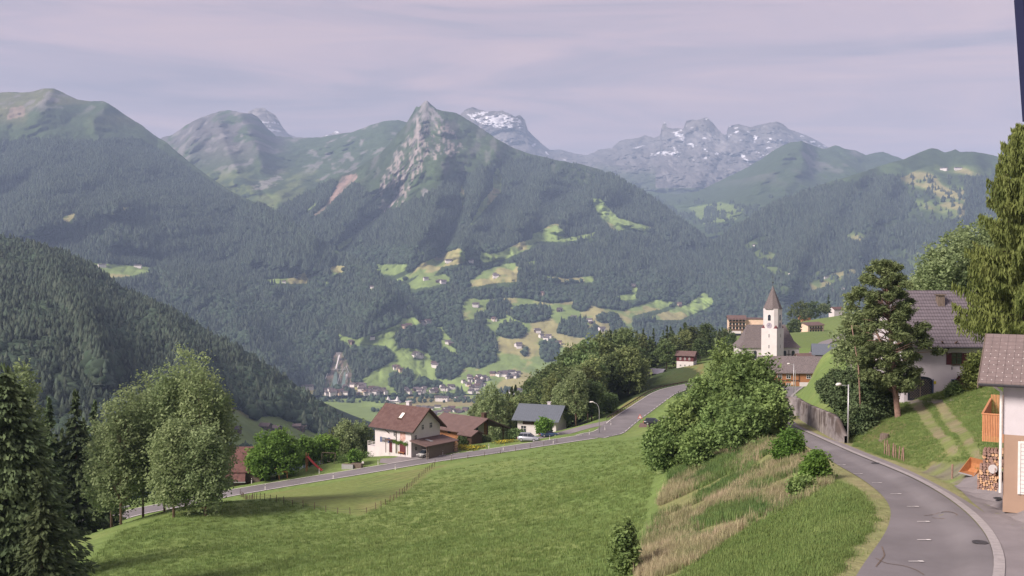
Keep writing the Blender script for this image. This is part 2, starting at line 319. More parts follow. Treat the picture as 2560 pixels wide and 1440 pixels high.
def zg(x, y):
    x = np.asarray(x, float); y = np.asarray(y, float); z = z0(x, y)
    zf_ = z.ravel().copy(); xr, yr = x.ravel(), y.ravel()
    num = np.zeros_like(zf_); den = np.zeros_like(zf_); keep = np.ones_like(zf_)
    for c, hwid, bl in RD:
        best = np.full(xr.shape, 1e9); zz = np.zeros(xr.shape)
        idx = np.where((xr > c[:, 0].min() - 14) & (xr < c[:, 0].max() + 14) & (yr > c[:, 1].min() - 14) & (yr < c[:, 1].max() + 14))[0]
        if len(idx) == 0: continue
        for s_ in range(0, len(idx), 20000):
            ii = idx[s_:s_ + 20000]
            d = np.hypot(xr[ii][:, None] - c[None, :, 0], yr[ii][:, None] - c[None, :, 1]); k = d.argmin(1)
            dm = d[np.arange(len(ii)), k]; w = 1 - sstep(0, 1, (dm - hwid[k]) / bl)
            # linear z along the line for smoothness
            k0 = np.clip(k, 1, len(c) - 2); t = c[k0 + 1, :2] - c[k0 - 1, :2]
            u = ((xr[ii] - c[k0 - 1, 0]) * t[:, 0] + (yr[ii] - c[k0 - 1, 1]) * t[:, 1]) / (t ** 2).sum(1)
            zc = c[k0 - 1, 2] + (c[k0 + 1, 2] - c[k0 - 1, 2]) * np.clip(u, 0, 1)
            num[ii] += w * w * zc; den[ii] += w * w; keep[ii] *= 1 - w
    r = np.where(den > 1e-9, zf_ * keep + (1 - keep) * num / np.maximum(den, 1e-9), zf_)
    return r.reshape(np.shape(z))
def G(px, py): return rayhit(px, py, zg)
def Gz(x, y): return float(zg(np.array([x]), np.array([y]))[0])
cols = np.arange(-700, 3300, 8.0); rows = np.r_[np.geomspace(7, 30, 40)[:-1], np.geomspace(30, 950, 430)]
cc, rr_ = np.meshgrid(cols, rows, indexing='ij')
gx = (cc - 1280) / F * rr_; gy = rr_
gz = zg(gx, gy)
micro = (fbm(gx / 9, gy / 9, 4, 3) - .5) * .5 * sstep(20, 60, gy)
droad = np.full(gx.shape, 1e9)
for c, hwid, bl in RD: 
    sub = c[::3]
    m_ = (gx > c[:, 0].min() - 12) & (gx < c[:, 0].max() + 12) & (gy > c[:, 1].min() - 12) & (gy < c[:, 1].max() + 12)
    xi, yi = gx[m_], gy[m_]; dd = np.full(xi.shape, 1e9)
    for q_ in range(len(c)): dd = np.minimum(dd, np.hypot(xi - c[q_, 0], yi - c[q_, 1]) - hwid[q_])
    droad[m_] = np.minimum(droad[m_], dd)
gz = gz + micro * sstep(.5, 5, droad)
def wp(pl): return [tuple(G(a, b)[:2]) for a, b in pl]
# ground colours by what grows there
gc = np.empty(gx.shape + (3,)); nz = fbm(gx / 14, gy / 14, 5, 11); nz2 = fbm(gx / 2.5, gy / 2.5, 4, 5)
gc[:] = (.138, .20, .062)
def paint(mask, rgb, f=1.0):
    f = (np.asarray(mask, float) * f)[..., None]; gc[:] = gc * (1 - f) + np.array(rgb) * f
paint(sstep(.45, .75, nz), (.185, .235, .08), .8)
paint(sstep(.55, .8, nz2), (.115, .175, .05), .5)
LOT = [(600,1246),(690,1248),(800,1272),(905,1292),(1000,1240),(1090,1170),(1130,1158),(1000,1180),(880,1200),(700,1228)]
lotp = wp(LOT); paint(inpoly(gx, gy, lotp), (.155, .185, .062), .7)
paint(inpoly(gx, gy, lotp) * sstep(.5, .7, nz), (.21, .20, .09), .5)
rows_ = .5 + .5 * np.sin((gx * .55 + gy * .83) * 3.6)
paint(inpoly(gx, gy, wp([(900,1200),(1080,1162),(1060,1185),(960,1250),(880,1240)])) * sstep(.4, .9, rows_), (.10, .15, .05), .6)
BANK = [(1920,1105),(2015,1130),(2060,1180),(2080,1215),(2010,1255),(1960,1275),(1850,1330),(1760,1390),(1700,1440),(1600,1440),(1590,1400),(1640,1300),(1655,1240),(1700,1165),(1790,1110)]
bankp = wp(BANK); paint(inpoly(gx, gy, bankp), (.20, .20, .09), .8)
edge = sstep(1.2, 0, droad) * (gy < 140); paint(edge * (.4 + .6 * nz2), (.29, .24, .15), .8)
HILL = [(2130,1120),(2300,1170),(2370,1200),(2470,1180),(2560,1180),(2560,960),(2450,950),(2280,1000),(2150,1040)]
hillp = wp(HILL); paint(inpoly(gx, gy, hillp), (.15, .175, .065), .8); paint(inpoly(gx, gy, hillp) * sstep(.5, .65, nz2), (.23, .20, .10), .5)
for pl, rgb, f in (([(2270,1000),(2300,1000),(2350,1070),(2400,1130),(2380,1140),(2320,1080)], (.22, .185, .13), .6), ([(2330,1000),(2350,1000),(2400,1060),(2460,1150),(2440,1150),(2370,1070)], (.22, .185, .13), .55),
                   ([(2250,1000),(2390,990),(2390,1005),(2260,1012)], (.21, .19, .17), .9), ([(2180,1050),(2270,1060),(2250,1090),(2170,1120),(2150,1110)], (.19, .14, .085), .7),
                   ([(2330,1160),(2440,1155),(2450,1190),(2400,1215),(2300,1180)], (.17, .15, .13), .8), ([(620,1175),(690,1165),(720,1172),(660,1185)], (.2, .17, .1), .6),
                   ([(1500,1075),(1560,1010),(1640,965),(1760,905),(1760,935),(1660,965),(1600,1000),(1545,1045)], (.20, .165, .075), .75)):
    paint(inpoly(gx, gy, wp(pl)) * sstep(.25, .5, nz2), rgb, f)
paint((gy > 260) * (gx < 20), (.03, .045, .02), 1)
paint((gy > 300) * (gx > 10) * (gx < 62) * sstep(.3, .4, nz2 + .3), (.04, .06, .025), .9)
paint((gy > 420), (.12, .165, .055), .7)
V = np.stack([gx, gy, gz], -1)
tail = V[:, -1:, :].copy(); tail[:, :, 1] += 60; tail[:, :, 0] *= 1.06; tail[:, :, 2] -= 60
tail2 = tail.copy(); tail2[:, :, 1] += 150; tail2[:, :, 2] = -460
V = np.concatenate([V, tail, tail2], 1); gc2 = np.concatenate([gc, gc[:, -1:], gc[:, -1:]], 1)
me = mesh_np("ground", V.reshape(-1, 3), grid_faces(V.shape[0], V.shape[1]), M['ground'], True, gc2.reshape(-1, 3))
tag(link("ground", me), kind='structure')

# ------------------------------------------------------------------ roads
def strip(name, A, B, m, across=5, off=.05, kind='structure', zf=None, flat=True):
    n = len(A); t = np.linspace(0, 1, across)[None, :, None]
    P = A[:, None, :] * (1 - t) + B[:, None, :] * t
    P[..., 2] = (zf or zg)(P[..., 0], P[..., 1])
    if flat: P[..., 2] = np.maximum(P[..., 2], P[..., 2].mean(1, keepdims=True))
    P[..., 2] += off
    o = link(name, mesh_np(name, P.reshape(-1, 3), grid_faces(n, across)[:, ::-1], m, True))
    if kind: o['kind'] = kind
    return o, P
strip("road", RL, RR, M['asphalt'], 13, flat=False)
KO = offs(RR, .42)
strip("kerb", RR, KO, M['kerb'], 3, .10, flat=False)
KOi = KO[np.maximum.accumulate(np.hypot(RW[:, None, 0] - KO[None, :, 0], RW[:, None, 1] - KO[None, :, 1]).argmin(1))]
strip("pavement", KOi, RW, M['asphalt2'], 9, .06, flat=False)
strip("upper_road", offs(hc, -hw), offs(hc, hw), M['asphalt'])
strip("lower_road", offs(lc, -2.6), offs(lc, 2.6), M['asphalt'])
strip("side_road", offs(jc, -1.8), offs(jc, 1.8), M['asphalt2'], off=.055)
def line(name, c, d, w=.16, seg=None, off=.07, hole=None):
    A, B = offs(c, d - w / 2), offs(c, d + w / 2); n = len(A); P = np.stack([A, B], 1)
    P[..., 2] = zg(P[..., 0], P[..., 1]) + off; f = grid_faces(n, 2)[:, ::-1]
    if seg is not None: f = f[[i for i in range(len(f)) if seg(i, c[i])]]
    return tag(link(name, mesh_np(name, P.reshape(-1, 3), f, M['paint'], True)), kind='structure')
line("road_marking", lc, -2.45, .22, off=.12, seg=lambda i, p: not (-16 < p[0] < -4) or i % 4 < 2)
line("road_marking", lc, 2.45, .22, off=.12)
line("road_marking", hc, -hw + .25, .2, off=.12)
line("road_marking", hc, hw - .2, .14, off=.12, seg=lambda i, p: i % 3 < 2)
for k in range(13):   # short dashes with a square end along the middle of the bend
    px_, py_ = [(2290,1408),(2310,1354),(2308,1308),(2282,1270),(2240,1238),(2192,1210),(2145,1187),(2103,1165),(2062,1145),(2026,1127),(1996,1108),(1972,1092),(1952,1075)][k]
    g = G(px_, py_); a = .35 * math.exp(-k / 6); ux = np.array([math.cos(a * .3), math.sin(a * .3)]); uy = np.array([-ux[1], ux[0]])
    q = []
    for (x0, x1, y0, y1) in ((-.33, .12, -.035, .035), (.12, .33, -.09, .09)):
        for (a_, b_) in ((x0, y0), (x1, y0), (x1, y1), (x0, y1)): 
            p2 = g[:2] + ux * a_ + uy * b_; q.append((p2[0], p2[1], Gz(*p2) + .09))
    tag(link("road_marking", mesh_np("road_marking", q, [(0, 1, 2, 3), (4, 5, 6, 7)], M['paint'])), kind='structure')
def sheet(name, poly, m, off=.06, step=1.0, kind='structure'):
    """a draped patch of paving bounded by a polygon in the ground plane"""
    pl = np.array(poly); x0, y0 = pl.min(0); x1, y1 = pl.max(0)
    import bmesh
    bm = bmesh.new(); vs = [bm.verts.new((x, y, 0)) for x, y in poly]; f = bm.faces.new(vs)
    for ax, lo, hi in ((0, x0, x1), (1, y0, y1)):
        for v in np.arange(lo + step, hi, step):
            no = (1, 0, 0) if ax == 0 else (0, 1, 0)
            bmesh.ops.bisect_plane(bm, geom=bm.verts[:] + bm.edges[:] + bm.faces[:], plane_co=(v if ax == 0 else 0, v if ax == 1 else 0, 0), plane_no=no)
    xy = np.array([v.co[:] for v in bm.verts]); zz = zg(xy[:, 0], xy[:, 1])
    for v, z in zip(bm.verts, zz): v.co.z = z + off
    bmesh.ops.recalc_face_normals(bm, faces=bm.faces[:])
    if sum(f.normal.z for f in bm.faces) < 0: bmesh.ops.reverse_faces(bm, faces=bm.faces[:])
    me = bpy.data.meshes.new(name); bm.to_mesh(me); bm.free(); me.materials.append(m)
    return tag(link(name, me), kind=kind)
# ------------------------------------------------------------------ the far hills: each a real slope between its foot and its ridge
class Hill:
    def __init__(s, name, ridge, foot, g=1.0, amp=60, sc=900, jag=2.0, ribs=(), seed=0, aniso=.5, x0=-350, x1=2910, step=4, rows=150, gain=.5, back=.55, sm=26, calm=.0):
        s.name = name; s.r = np.array(ridge, float); s.f = np.array(foot, float); s.g = g; s.amp = amp; s.sc = sc; s.jag = jag; s.ribs = ribs; s.seed = seed
        s.an = aniso; s.x0 = max(x0, s.r[0, 0]); s.x1 = min(x1, s.r[-1, 0]); s.step = step; s.rows = rows; s.gain = gain; s.back = back; s.sm = sm; s.calm = calm
    def rs(s, px):
        px = np.asarray(px, float); return sum(np.interp(px + d, s.r[:, 0], s.r[:, 1]) for d in np.linspace(-s.sm, s.sm, 9)) / 9
    def ry(s, px): return np.interp(px, s.r[:, 0], s.r[:, 1]) + s.jag * (fbm(np.asarray(px) / 22, 0 * np.asarray(px), 5, s.seed + 50, True, .6) - .6) * 2.5
    def fy(s, px): return np.interp(px, s.f[:, 0], s.f[:, 1])
    def D(s, px, py):
        px = np.asarray(px, float); py = np.asarray(py, float)
        ry = s.rs(px); fy = np.maximum(s.fy(px), ry + 5); t = (py - ry) / (fy - ry); t0 = t; t = np.clip(t, 0, 1)
        Dr = np.interp(px, s.r[:, 0], s.r[:, 2]); Df = np.interp(px, s.f[:, 0], s.f[:, 2]); tg = t ** s.g
        D0 = 1 / ((1 - tg) / Dr + tg / Df)
        X = (px - 1280) / F * D0; Z = (650 - py) / F * D0
        n = fbm(X / s.sc + s.seed, Z / (s.sc / s.an) + s.seed * 2 + D0 / s.sc * .3, 6, s.seed, True, s.gain)
        D0 = D0 + np.clip(-t0, 0, .5) * s.amp * 1.5
        k = (sstep(0, .12, t) * .6 + .4) * (1 - s.calm * sstep(.42, .66, t))
        D = D0 + s.amp * (n - .62) * 2.2 * k * sstep(1.0, .9, t)
        for pl, w, a in s.ribs: D = D - a * np.exp(-(dpoly(px, py, pl) / w) ** 2)
        return D
    def P(s, px, py): return wpt(px, py, s.D(px, py))
    def build(s, color):
        px = np.arange(s.x0, s.x1 + 1, s.step, dtype=float); t = np.linspace(0, 1, s.rows)
        ry = s.ry(px); fy = np.maximum(s.fy(px), ry + 5)
        PY = ry[:, None] + (fy - ry)[:, None] * t[None]; PX = np.repeat(px[:, None], s.rows, 1)
        s.PX, s.PY = PX, PY
        Q = s.P(PX, PY); s.Q = Q; col = color(PX, PY, Q, t[None] + 0 * PX)
        h = Q[:, 0, 2] + 500
        bk = [Q[:, 0] * [1 + d / 6000, 1, 1] + np.stack([0 * px, px * 0 + d, -d * s.back * np.clip(h / 900, .1, 1)], -1) for d in (3000, 1400, 500, 150)]
        V = np.concatenate([b[:, None] for b in bk] + [Q], 1); cl = np.concatenate([col[:, :1]] * 4 + [col], 1)
        me = mesh_np(s.name, V.reshape(-1, 3), grid_faces(*V.shape[:2])[:, ::-1], M['land'], True, cl.reshape(-1, 3))
        return tag(link(s.name, me), kind='structure')
ALP = np.array((.045, .068, .030)); MEAD = np.array((.19, .26, .085)); HAY = np.array((.31, .275, .13)); FLOOR = np.array((.026, .040, .024)); ROCK = np.array((.185, .175, .175)); SNOW = np.array((.58, .59, .64))
def lerp(c, rgb, f):
    f = np.clip(np.asarray(f, float), 0, 1)[..., None]; return c * (1 - f) + np.asarray(rgb) * f
Z4 = lambda pl, x, y, k: [(x + a / k, y + b / k) for a, b in pl]
def zp(*pl): return Z4(pl, 700, 560, 2.56)

# --- farthest: limestone mountains with snow
rk = Hill("mountain", [(600,330,11500),(621,278,11500),(640,270,11500),(660,271,11500),(690,290,11500),(706,318,11500),(722,336,11500),(745,343,11500),(800,344,11600),(828,334,11600),(840,326,11600),(856,334,11600),(880,330,11600),(960,360,11600)],
          [(600,420,9800),(960,420,9800)], amp=200, sc=500, jag=1.6, seed=21, aniso=.8, step=2, rows=60)
def c_rk(px, py, Q, t):
    X, Z = Q[..., 0], Q[..., 2]; c = np.empty(px.shape + (3,)); c[:] = ROCK * 1.15
    n = fbm(X / 120, Z / 30, 4, 3); c = lerp(c, ROCK * .6, sstep(.5, .7, n) * .8)
    c = lerp(c, SNOW, (fbm(X / 90, Z / 20, 4, 9) > .64) * (py > 300)); return c
rk.build(c_rk)
dr = Hill("mountain", [(1100,330,12600),(1150,287,12600),(1165,272,12600),(1180,267,12600),(1195,272,12600),(1215,279,12600),(1240,278,12600),(1256,276,12600),(1285,291,12600),(1300,288,12600),(1312,300,12600),(1320,325,12600),(1345,352,12600),(1375,375,12600),(1400,374,12600),(1440,384,12600),(1470,388,12600),(1495,375,12600),(1530,370,12600),(1550,352,12600),(1590,345,12600),(1612,338,12600),(1635,344,12600),(1651,338,12600),(1655,312,12500),(1663,305,12500),(1670,320,12500),(1690,321,12500),(1708,322,12500),(1716,303,12500),(1730,298,12500),(1742,301,12500),(1758,294,12500),(1768,293,12500),(1782,308,12500),(1796,325,12500),(1806,334,12500),(1813,338,12500),(1822,316,12500),(1845,310,12500),(1875,318,12500),(1900,312,12500),(1925,306,12500),(1940,303,12500),(1958,310,12500),(1972,322,12500),(2000,332,12500),(2030,345,12500),(2060,362,12500),(2085,378,12500),(2140,410,12500)],
          [(1100,420,10800),(1400,430,10400),(1600,480,10000),(1760,500,9800),(2140,480,10200)], amp=300, sc=620, jag=1.6, seed=31, aniso=.75, step=2, rows=150, gain=.62, g=.9)
SN = [[(1182,283),(1205,279),(1215,284),(1180,292)],[(1215,292),(1260,284),(1285,296),(1280,310),(1240,318),(1215,306)],[(1165,288),(1200,296),(1230,312),(1200,306)],[(1332,361),(1340,356),(1337,366),(1330,368)],
      [(1645,380),(1670,378),(1700,378),(1690,386),(1640,388)],[(1640,366),(1652,358),(1640,364)],[(1678,332),(1705,325),(1712,355),(1695,345)],[(1675,362),(1700,380),(1688,378)],[(1755,368),(1800,392),(1760,374)],[(1582,372),(1612,362),(1596,372)],[(1850,388),(1862,390),(1880,412),(1872,410)],[(1885,345),(1892,346),(1888,358),(1882,355)],[(1918,346),(1930,344),(1932,350)],[(1362,374),(1372,388),(1362,384)],[(1404,398),(1415,400),(1412,404)],[(1715,357),(1735,368),(1742,364),(1728,358)]]
def c_dr(px, py, Q, t):
    X, Z = Q[..., 0], Q[..., 2]; c = np.empty(px.shape + (3,)); c[:] = ROCK * .74
    c = lerp(c, ROCK * 1.3, inpoly(px, py, [(1730,335),(1800,332),(1830,370),(1815,395),(1770,360)]) * .8); c = lerp(c, ROCK * .75, sstep(8, 2, py - np.interp(px, dr.r[:, 0], dr.r[:, 1]) - 14) * (px > 1600) * .6)
    n = fbm(X / 130, Z / 80, 5, 3); c = lerp(c, ROCK * .45, sstep(.48, .66, n) * .7); n2 = fbm(X / 60, Z / 140, 5, 13); c = lerp(c, ROCK * 1.1, sstep(.5, .7, n2) * .6)
    gr = sstep(395, 470, py + 60 * (fbm(px / 40, py / 20, 4, 8) - .5)) * ((px < 1640) | (py > 470)); c = lerp(c, ALP, gr * .85)
    jx = px + 9 * (fbm(px / 9, py / 9, 3, 77) - .5); jy = py + 9 * (fbm(px / 9, py / 9, 3, 78) - .5)
    for p in SN: c = lerp(c, SNOW, inpoly(jx, jy, p) * (fbm(px / 9, py / 3, 3, 5) > .40))
    s2 = (fbm(px / 16, py / 5, 4, 99) > .77) & (py < 400) & (px > 1620); c = lerp(c, SNOW, s2)
    s3 = (fbm(px / 14, py / 4, 4, 44) > .52) & inpoly(px, py, [(1165,285),(1215,277),(1300,296),(1310,320),(1260,322),(1200,308)]); c = lerp(c, SNOW, s3 * .9)
    return c
dr.build(c_dr)
# --- rocky green cirque left of centre
ci = Hill("mountain", [(380,372,8600),(405,343,8600),(430,338,8600),(470,310,8500),(500,294,8500),(535,283,8500),(560,276,8500),(580,276,8500),(600,282,8500),(630,284,8500),(645,292,8500),(665,318,8600),(690,340,8700),(740,345,8800),(800,343,8800),(880,330,8700),(930,312,8600),(960,302,8500),(1000,300,8500),(1060,320,8500)],
          [(380,470,6800),(560,520,5900),(700,540,5600),(1060,520,6000)], amp=300, sc=650, jag=1.3, seed=41, aniso=.7, step=3, rows=110,
          ribs=[([(500,290),(480,350),(470,400)], 18, 160), ([(600,285),(640,360),(660,410)], 20, 200), ([(540,280),(560,360),(590,420)], 14, 120), ([(600,450),(700,500)], 25, 180)])
def c_ci(px, py, Q, t):
    X, Z = Q[..., 0], Q[..., 2]; c = np.empty(px.shape + (3,)); c[:] = ALP * 1.1; n = fbm(X / 110, Z / 110, 5, 4); n2 = fbm(X / 60, Z / 60, 4, 6)
    c = lerp(c, ROCK * .52, sstep(.34, .52, n) * sstep(450, 330, py) * sstep(735, 690, px)); c = lerp(c, ROCK * 1.0, sstep(.60, .7, n2) * .7)
    c = lerp(c, (.12, .15, .055), sstep(410, 450, py) * sstep(.35, .6, n2) * .9 * (px > 500) * (px < 800)); c = lerp(c, ROCK * 1.3, (n > .6) * inpoly(px, py, [(640,430),(700,440),(740,480),(650,500),(590,480)]) * .7)
    c = lerp(c, FLOOR * 1.5, sstep(.56, .6, n2) * inpoly(px, py, [(580,440),(640,445),(660,470),(640,500),(590,490)])); return c
ci.build(c_ci)
# --- green mountain right of the limestone walls
gr = Hill("mountain", [(1480,500,10000),(1620,478,9600),(1690,486,9300),(1745,478,9000),(1800,452,8900),(1850,428,8800),(1900,400,8700),(1940,372,8600),(1975,357,8600),(2005,353,8600),(2030,362,8700),(2060,372,8700),(2090,362,8700),(2110,372,8700),(2140,376,8700),(2165,388,8800),(2185,382,8800),(2208,379,8800),(2225,386,8800),(2262,400,8700),(2330,410,8600),(2500,420,8600)],
          [(1480,620,6500),(1760,640,5800),(1900,600,5600),(2500,560,6800)], amp=330, sc=700, jag=1.3, seed=51, aniso=.8, step=4, rows=120,
          ribs=[([(2000,355),(1930,420),(1850,500),(1790,560)], 24, 260), ([(2010,360),(2010,420),(1960,470)], 20, 200), ([(1745,478),(1760,500)], 20, 200)])
def c_gr(px, py, Q, t):
    X, Z = Q[..., 0], Q[..., 2]; c = np.empty(px.shape + (3,)); c[:] = ALP; n = fbm(X / 150, Z / 150, 5, 4)
    c = lerp(c, ROCK * .8, sstep(.58, .7, n) * .7 * sstep(480, 400, py)); c = lerp(c, ALP * 1.5, sstep(500, 540, py) * sstep(.4, .6, n)); 
    c = lerp(c, MEAD * .7, inpoly(px, py, [(1720,520),(1800,505),(1860,520),(1840,550),(1760,560)])); return c
gr.build(c_gr)
MP = [zp((600,255),(700,262),(820,262),(800,300),(730,330),(660,320),(620,290)), zp((910,250),(1040,190),(1150,155),(1180,180),(1170,240),(1060,262),(940,300),(860,340),(760,372),(700,378),(800,330),(860,290)),
 zp((1180,390),(1300,300),(1400,270),(1510,245),(1520,370),(1420,375),(1300,360)), zp((830,410),(930,350),(1050,320),(1100,350),(1050,375),(960,380),(870,420)), zp((1550,250),(1620,235),(1680,240),(1600,270)),
 zp((1260,165),(1330,190),(1370,200),(1310,210),(1280,200)), zp((1500,150),(1620,105),(1600,160),(1520,170),(1400,200)), zp((1620,60),(1700,40),(1790,5),(1780,80),(1840,105),(1700,90),(1610,95)), zp((1860,85),(1950,65),(2030,60),(1990,90),(1860,100)),
 zp((1610,318),(1800,345),(1920,365),(1930,340),(2020,340),(1950,372),(1830,377),(1650,345)), zp((1150,550),(1200,475),(1260,480),(1330,510),(1300,560),(1380,585),(1310,590),(1270,560)), zp((1380,600),(1480,580),(1490,560),(1420,495),(1560,480),(1700,510),(1740,560),(1880,520),(1860,570),(1960,590),(2010,540),(2120,560),(2260,570),(2240,650),(2170,690),(2000,690),(1900,600),(1760,600),(1810,720),(1680,700),(1540,660),(1400,630)),
 zp((1400,740),(1560,750),(1600,710),(1700,740),(1900,800),(1880,850),(1780,900),(1730,930),(1600,900),(1560,870),(1390,900),(1400,830)),
 zp((340,690),(480,740),(640,690),(760,640),(770,605),(860,600),(900,630),(780,700),(750,790),(880,800),(960,830),(985,900),(1000,990),(1100,1000),(1160,960),(1180,910),(1300,930),(1340,960),(1480,960),(1700,1000),(1250,1100),(600,1100),(520,1000),(600,940),(720,880),(740,830),(680,780),(560,770),(430,760),(360,730)),
 zp((980,660),(1040,660),(1060,700),(1110,750),(1030,800),(1030,720)), zp((1030,740),(1090,750),(1150,850),(1100,830)), zp((2090,470),(2290,440),(2280,480),(2200,490)), zp((2380,490),(2560,500),(2420,552)), zp((310,290),(350,265),(430,270),(420,300),(350,325)), zp((-90,355),(150,340),(170,360),(300,370),(430,420),(330,400),(220,380),(-90,385)), zp((100,330),(160,310),(190,370),(120,365)),
 zp((330,150),(470,75),(460,110),(380,165)), zp((0,1140),(200,1160),(600,1160),(600,1400),(0,1400)),
 [(211,657),(280,660),(380,668),(402,672),(330,690),(250,696)], [(300,518),(343,517),(340,526),(305,526)], [(146,548),(185,532),(192,540),(170,556)], [(54,592),(85,578),(86,590)], [(66,620),(122,602),(112,620)],
 [(1475,495),(1500,497),(1520,515),(1545,545),(1600,560),(1650,573),(1610,577),(1530,567),(1500,540)], [(1245,418),(1256,440),(1252,480),(1220,515),(1170,570),(1200,510),(1232,470),(1230,440)], [(1148,470),(1158,455),(1162,500),(1154,525)], [(1690,800),(1760,760),(1775,740),(1760,730),(1690,780)], [(1600,800),(1780,742),(1790,760),(1700,800)]]
HAYP = [1-1, 4, 5, 6, 11]
ell = lambda cx, cy, rx, ry_, k=12: [(cx + rx * math.cos(t) * (1 + .12 * math.sin(t * 3 + cx)), cy + ry_ * math.sin(t) * (1 + .15 * math.cos(t * 2 + cy))) for t in np.linspace(0, 2 * math.pi, k, False)]
MP.append([(1160,800),(1150,770),(1165,745),(1200,750),(1260,745),(1310,745),(1380,760),(1440,752),(1500,770),(1580,780),(1585,830),(1540,860),(1450,900),(1500,975),(1250,985),(1180,930),(1240,905),(1245,860),(1235,830),(1200,795)])
MP += [[(1016,711),(1078,667),(1140,623),(1166,632),(1161,658),(1104,667),(1078,698),(1034,720)], [(1030,722),(1069,698),(1113,689),(1131,702),(1078,717)], [(1166,713),(1227,671),(1271,658),(1298,667),(1289,704),(1227,709),(1192,717)],
       [(1192,641),(1245,632),(1298,606),(1333,597),(1350,575),(1394,562),(1430,597),(1491,584),(1487,594),(1412,604),(1342,604),(1315,625),(1263,647),(1210,656)], [(1328,685),(1403,698),(1456,693),(1487,689),(1482,706),(1403,706)], [(942,661),(1016,661),(999,682),(955,682)]]
MP.append([(1335,585),(1380,560),(1400,560),(1370,585),(1420,595),(1490,580),(1495,590),(1430,603),(1360,595)])
MP.append([(1560,775),(1640,750),(1660,745),(1640,775),(1580,790)])
KN = [zp((730,720),(780,690),(880,665),(980,680),(1045,710),(1030,760),(1000,800),(900,800),(830,790),(740,760)), zp((700,1045),(705,980),(760,945),(830,950),(850,980),(830,1050)), zp((980,880),(985,830),(1060,820),(1150,870),(1180,910),(1140,940),(1060,950),(1050,1000),(1000,990)), zp((870,1050),(880,1010),(930,1000),(970,1020),(960,1055)), ell(1373,880,24,30), ell(1248,768,30,15), ell(1330,787,54,20), ell(1445,822,52,24), ell(1452,764,22,14), ell(1518,798,28,12), ell(1276,828,36,20), ell(1312,882,8,9), ell(1490,850,26,18), ell(1545,822,20,18), ell(1230,790,40,9),
      [(985,965),(1100,960),(1180,990),(1180,1010),(1000,1010)], [(1240,975),(1330,985),(1330,1005),(1240,1000)]]
def inany(px, py, L_):
    r = np.zeros(np.shape(px), bool)
    for p in L_: r |= inpoly(px, py, p)
    return r
ROCKP = [(1065,246),(1040,285),(1032,325),(1010,350),(988,385),(970,425),(950,450),(948,490),(975,490),(1000,520),(1020,480),(1045,440),(1062,405),(1075,385),(1088,405),(1102,380),(1130,395),(1170,374),(1140,345),(1118,320),(1095,285),(1080,262)]
SCAR = [(890,433),(862,440),(845,455),(832,485),(805,520),(775,545),(800,535),(835,500),(858,475),(890,448)]
GUL = [(1045,300),(1042,380),(1010,440),(998,470)]; GUL2 = [(998,400),(995,450),(1002,480),(980,510),(960,530),(925,560)]
def clear(px, py, mh=14):
    return (inany(px, py, MP) & ~inany(px, py, KN)) | (inany(px, py - mh, MP) & ~inany(px, py - mh, KN) & ~inany(px, py, KN))
VCL = [(835,985,30,10),(930,984,38,13),(885,965,34,8),(1058,979,50,10),(1190,955,36,17),(1265,938,38,12),(1120,972,22,6),(1080,1030,95,14),(1190,978,24,8),(1295,985,24,9),(1010,818,12,6),(1060,808,24,6),(1045,892,20,8),(998,925,16,7),(1085,915,16,6),(885,858,16,5),(1235,800,10,5),(1505,830,8,4),(1355,738,8,4),(1585,718,10,6),(1700,765,12,5),(1195,765,10,5),(1340,830,12,6),(1475,808,8,5),(930,720,8,5),(1545,563,22,6),(768,974,20,8)]
def invill(px, py):
    r = np.zeros(np.shape(px), bool)
    for a, b, c, d in VCL: r |= ((px - a) / c) ** 2 + (np.where(py > b, (py - b) / (d + 9), (py - b) / d)) ** 2 < 1
    return r
def meadow_col(c, px, py, Q):
    X, Z = Q[..., 0], Q[..., 1]
    m = (inany(px, py, MP) & ~inany(px, py, KN)) | invill(px, py)
    n = fbm(X / 120, Z / 160, 4, 6); mc_ = lerp(np.zeros(c.shape) + MEAD * .85, HAY, sstep(.57, .65, n) * .8); mc_ = lerp(mc_, MEAD * 1.15, sstep(.45, .3, n))
    return np.where(m[..., None], mc_, c)
# --- central pointed mountain
cm = Hill("mountain", [(640,600,4700),(700,520,5300),(760,485,5700),(800,462,5900),(850,440,6100),(890,422,6300),(925,398,6500),(950,385,6600),(985,345,6850),(1010,318,6900),(1030,285,6950),(1041,264,7000),(1046,268,7000),(1053,262,7000),(1060,254,7000),(1067,250,7000),(1076,260,7000),(1088,270,7000),(1093,273,7000),(1110,277,6950),(1140,283,6900),(1152,289,6900),(1190,312,6800),(1220,332,6750),(1250,352,6700),(1290,372,6650),(1330,386,6600),(1400,402,6500),(1460,412,6400),(1500,424,6300),(1560,452,6150),(1600,478,6000),(1640,502,5900),(1700,548,5700),(1780,606,5400),(1860,657,5150),(1930,700,4900),(2000,742,4700),(2100,792,4500),(2200,850,4400)],
          [(640,760,4100),(800,960,3500),(1040,985,3300),(1300,985,3300),(1500,985,3300),(1900,930,3800),(2200,880,4200)], g=1.0, amp=230, sc=420, jag=1.5, seed=61, aniso=.6, step=3, rows=260, gain=.62, calm=.86,
          ribs=[([(1067,250),(1040,340),(980,430),(900,520),(820,620)], 20, 130), ([(1100,280),(1110,380),(1100,460),(1080,560),(1010,660)], 22, 150), ([(1250,352),(1200,480),(1180,560),(1150,620)], 26, 200), ([(1400,402),(1340,500),(1300,560)], 30, 200), ([(1560,452),(1480,500),(1400,560)], 30, 160), ([(1000,470),(960,530),(870,600)], 14, -90), ([(1245,420),(1220,515),(1130,600),(1090,650)], 16, -170), ([(1160,440),(1155,530),(1100,640)], 14, -120), ([(950,385),(900,470),(860,540),(790,590)], 20, 60)])
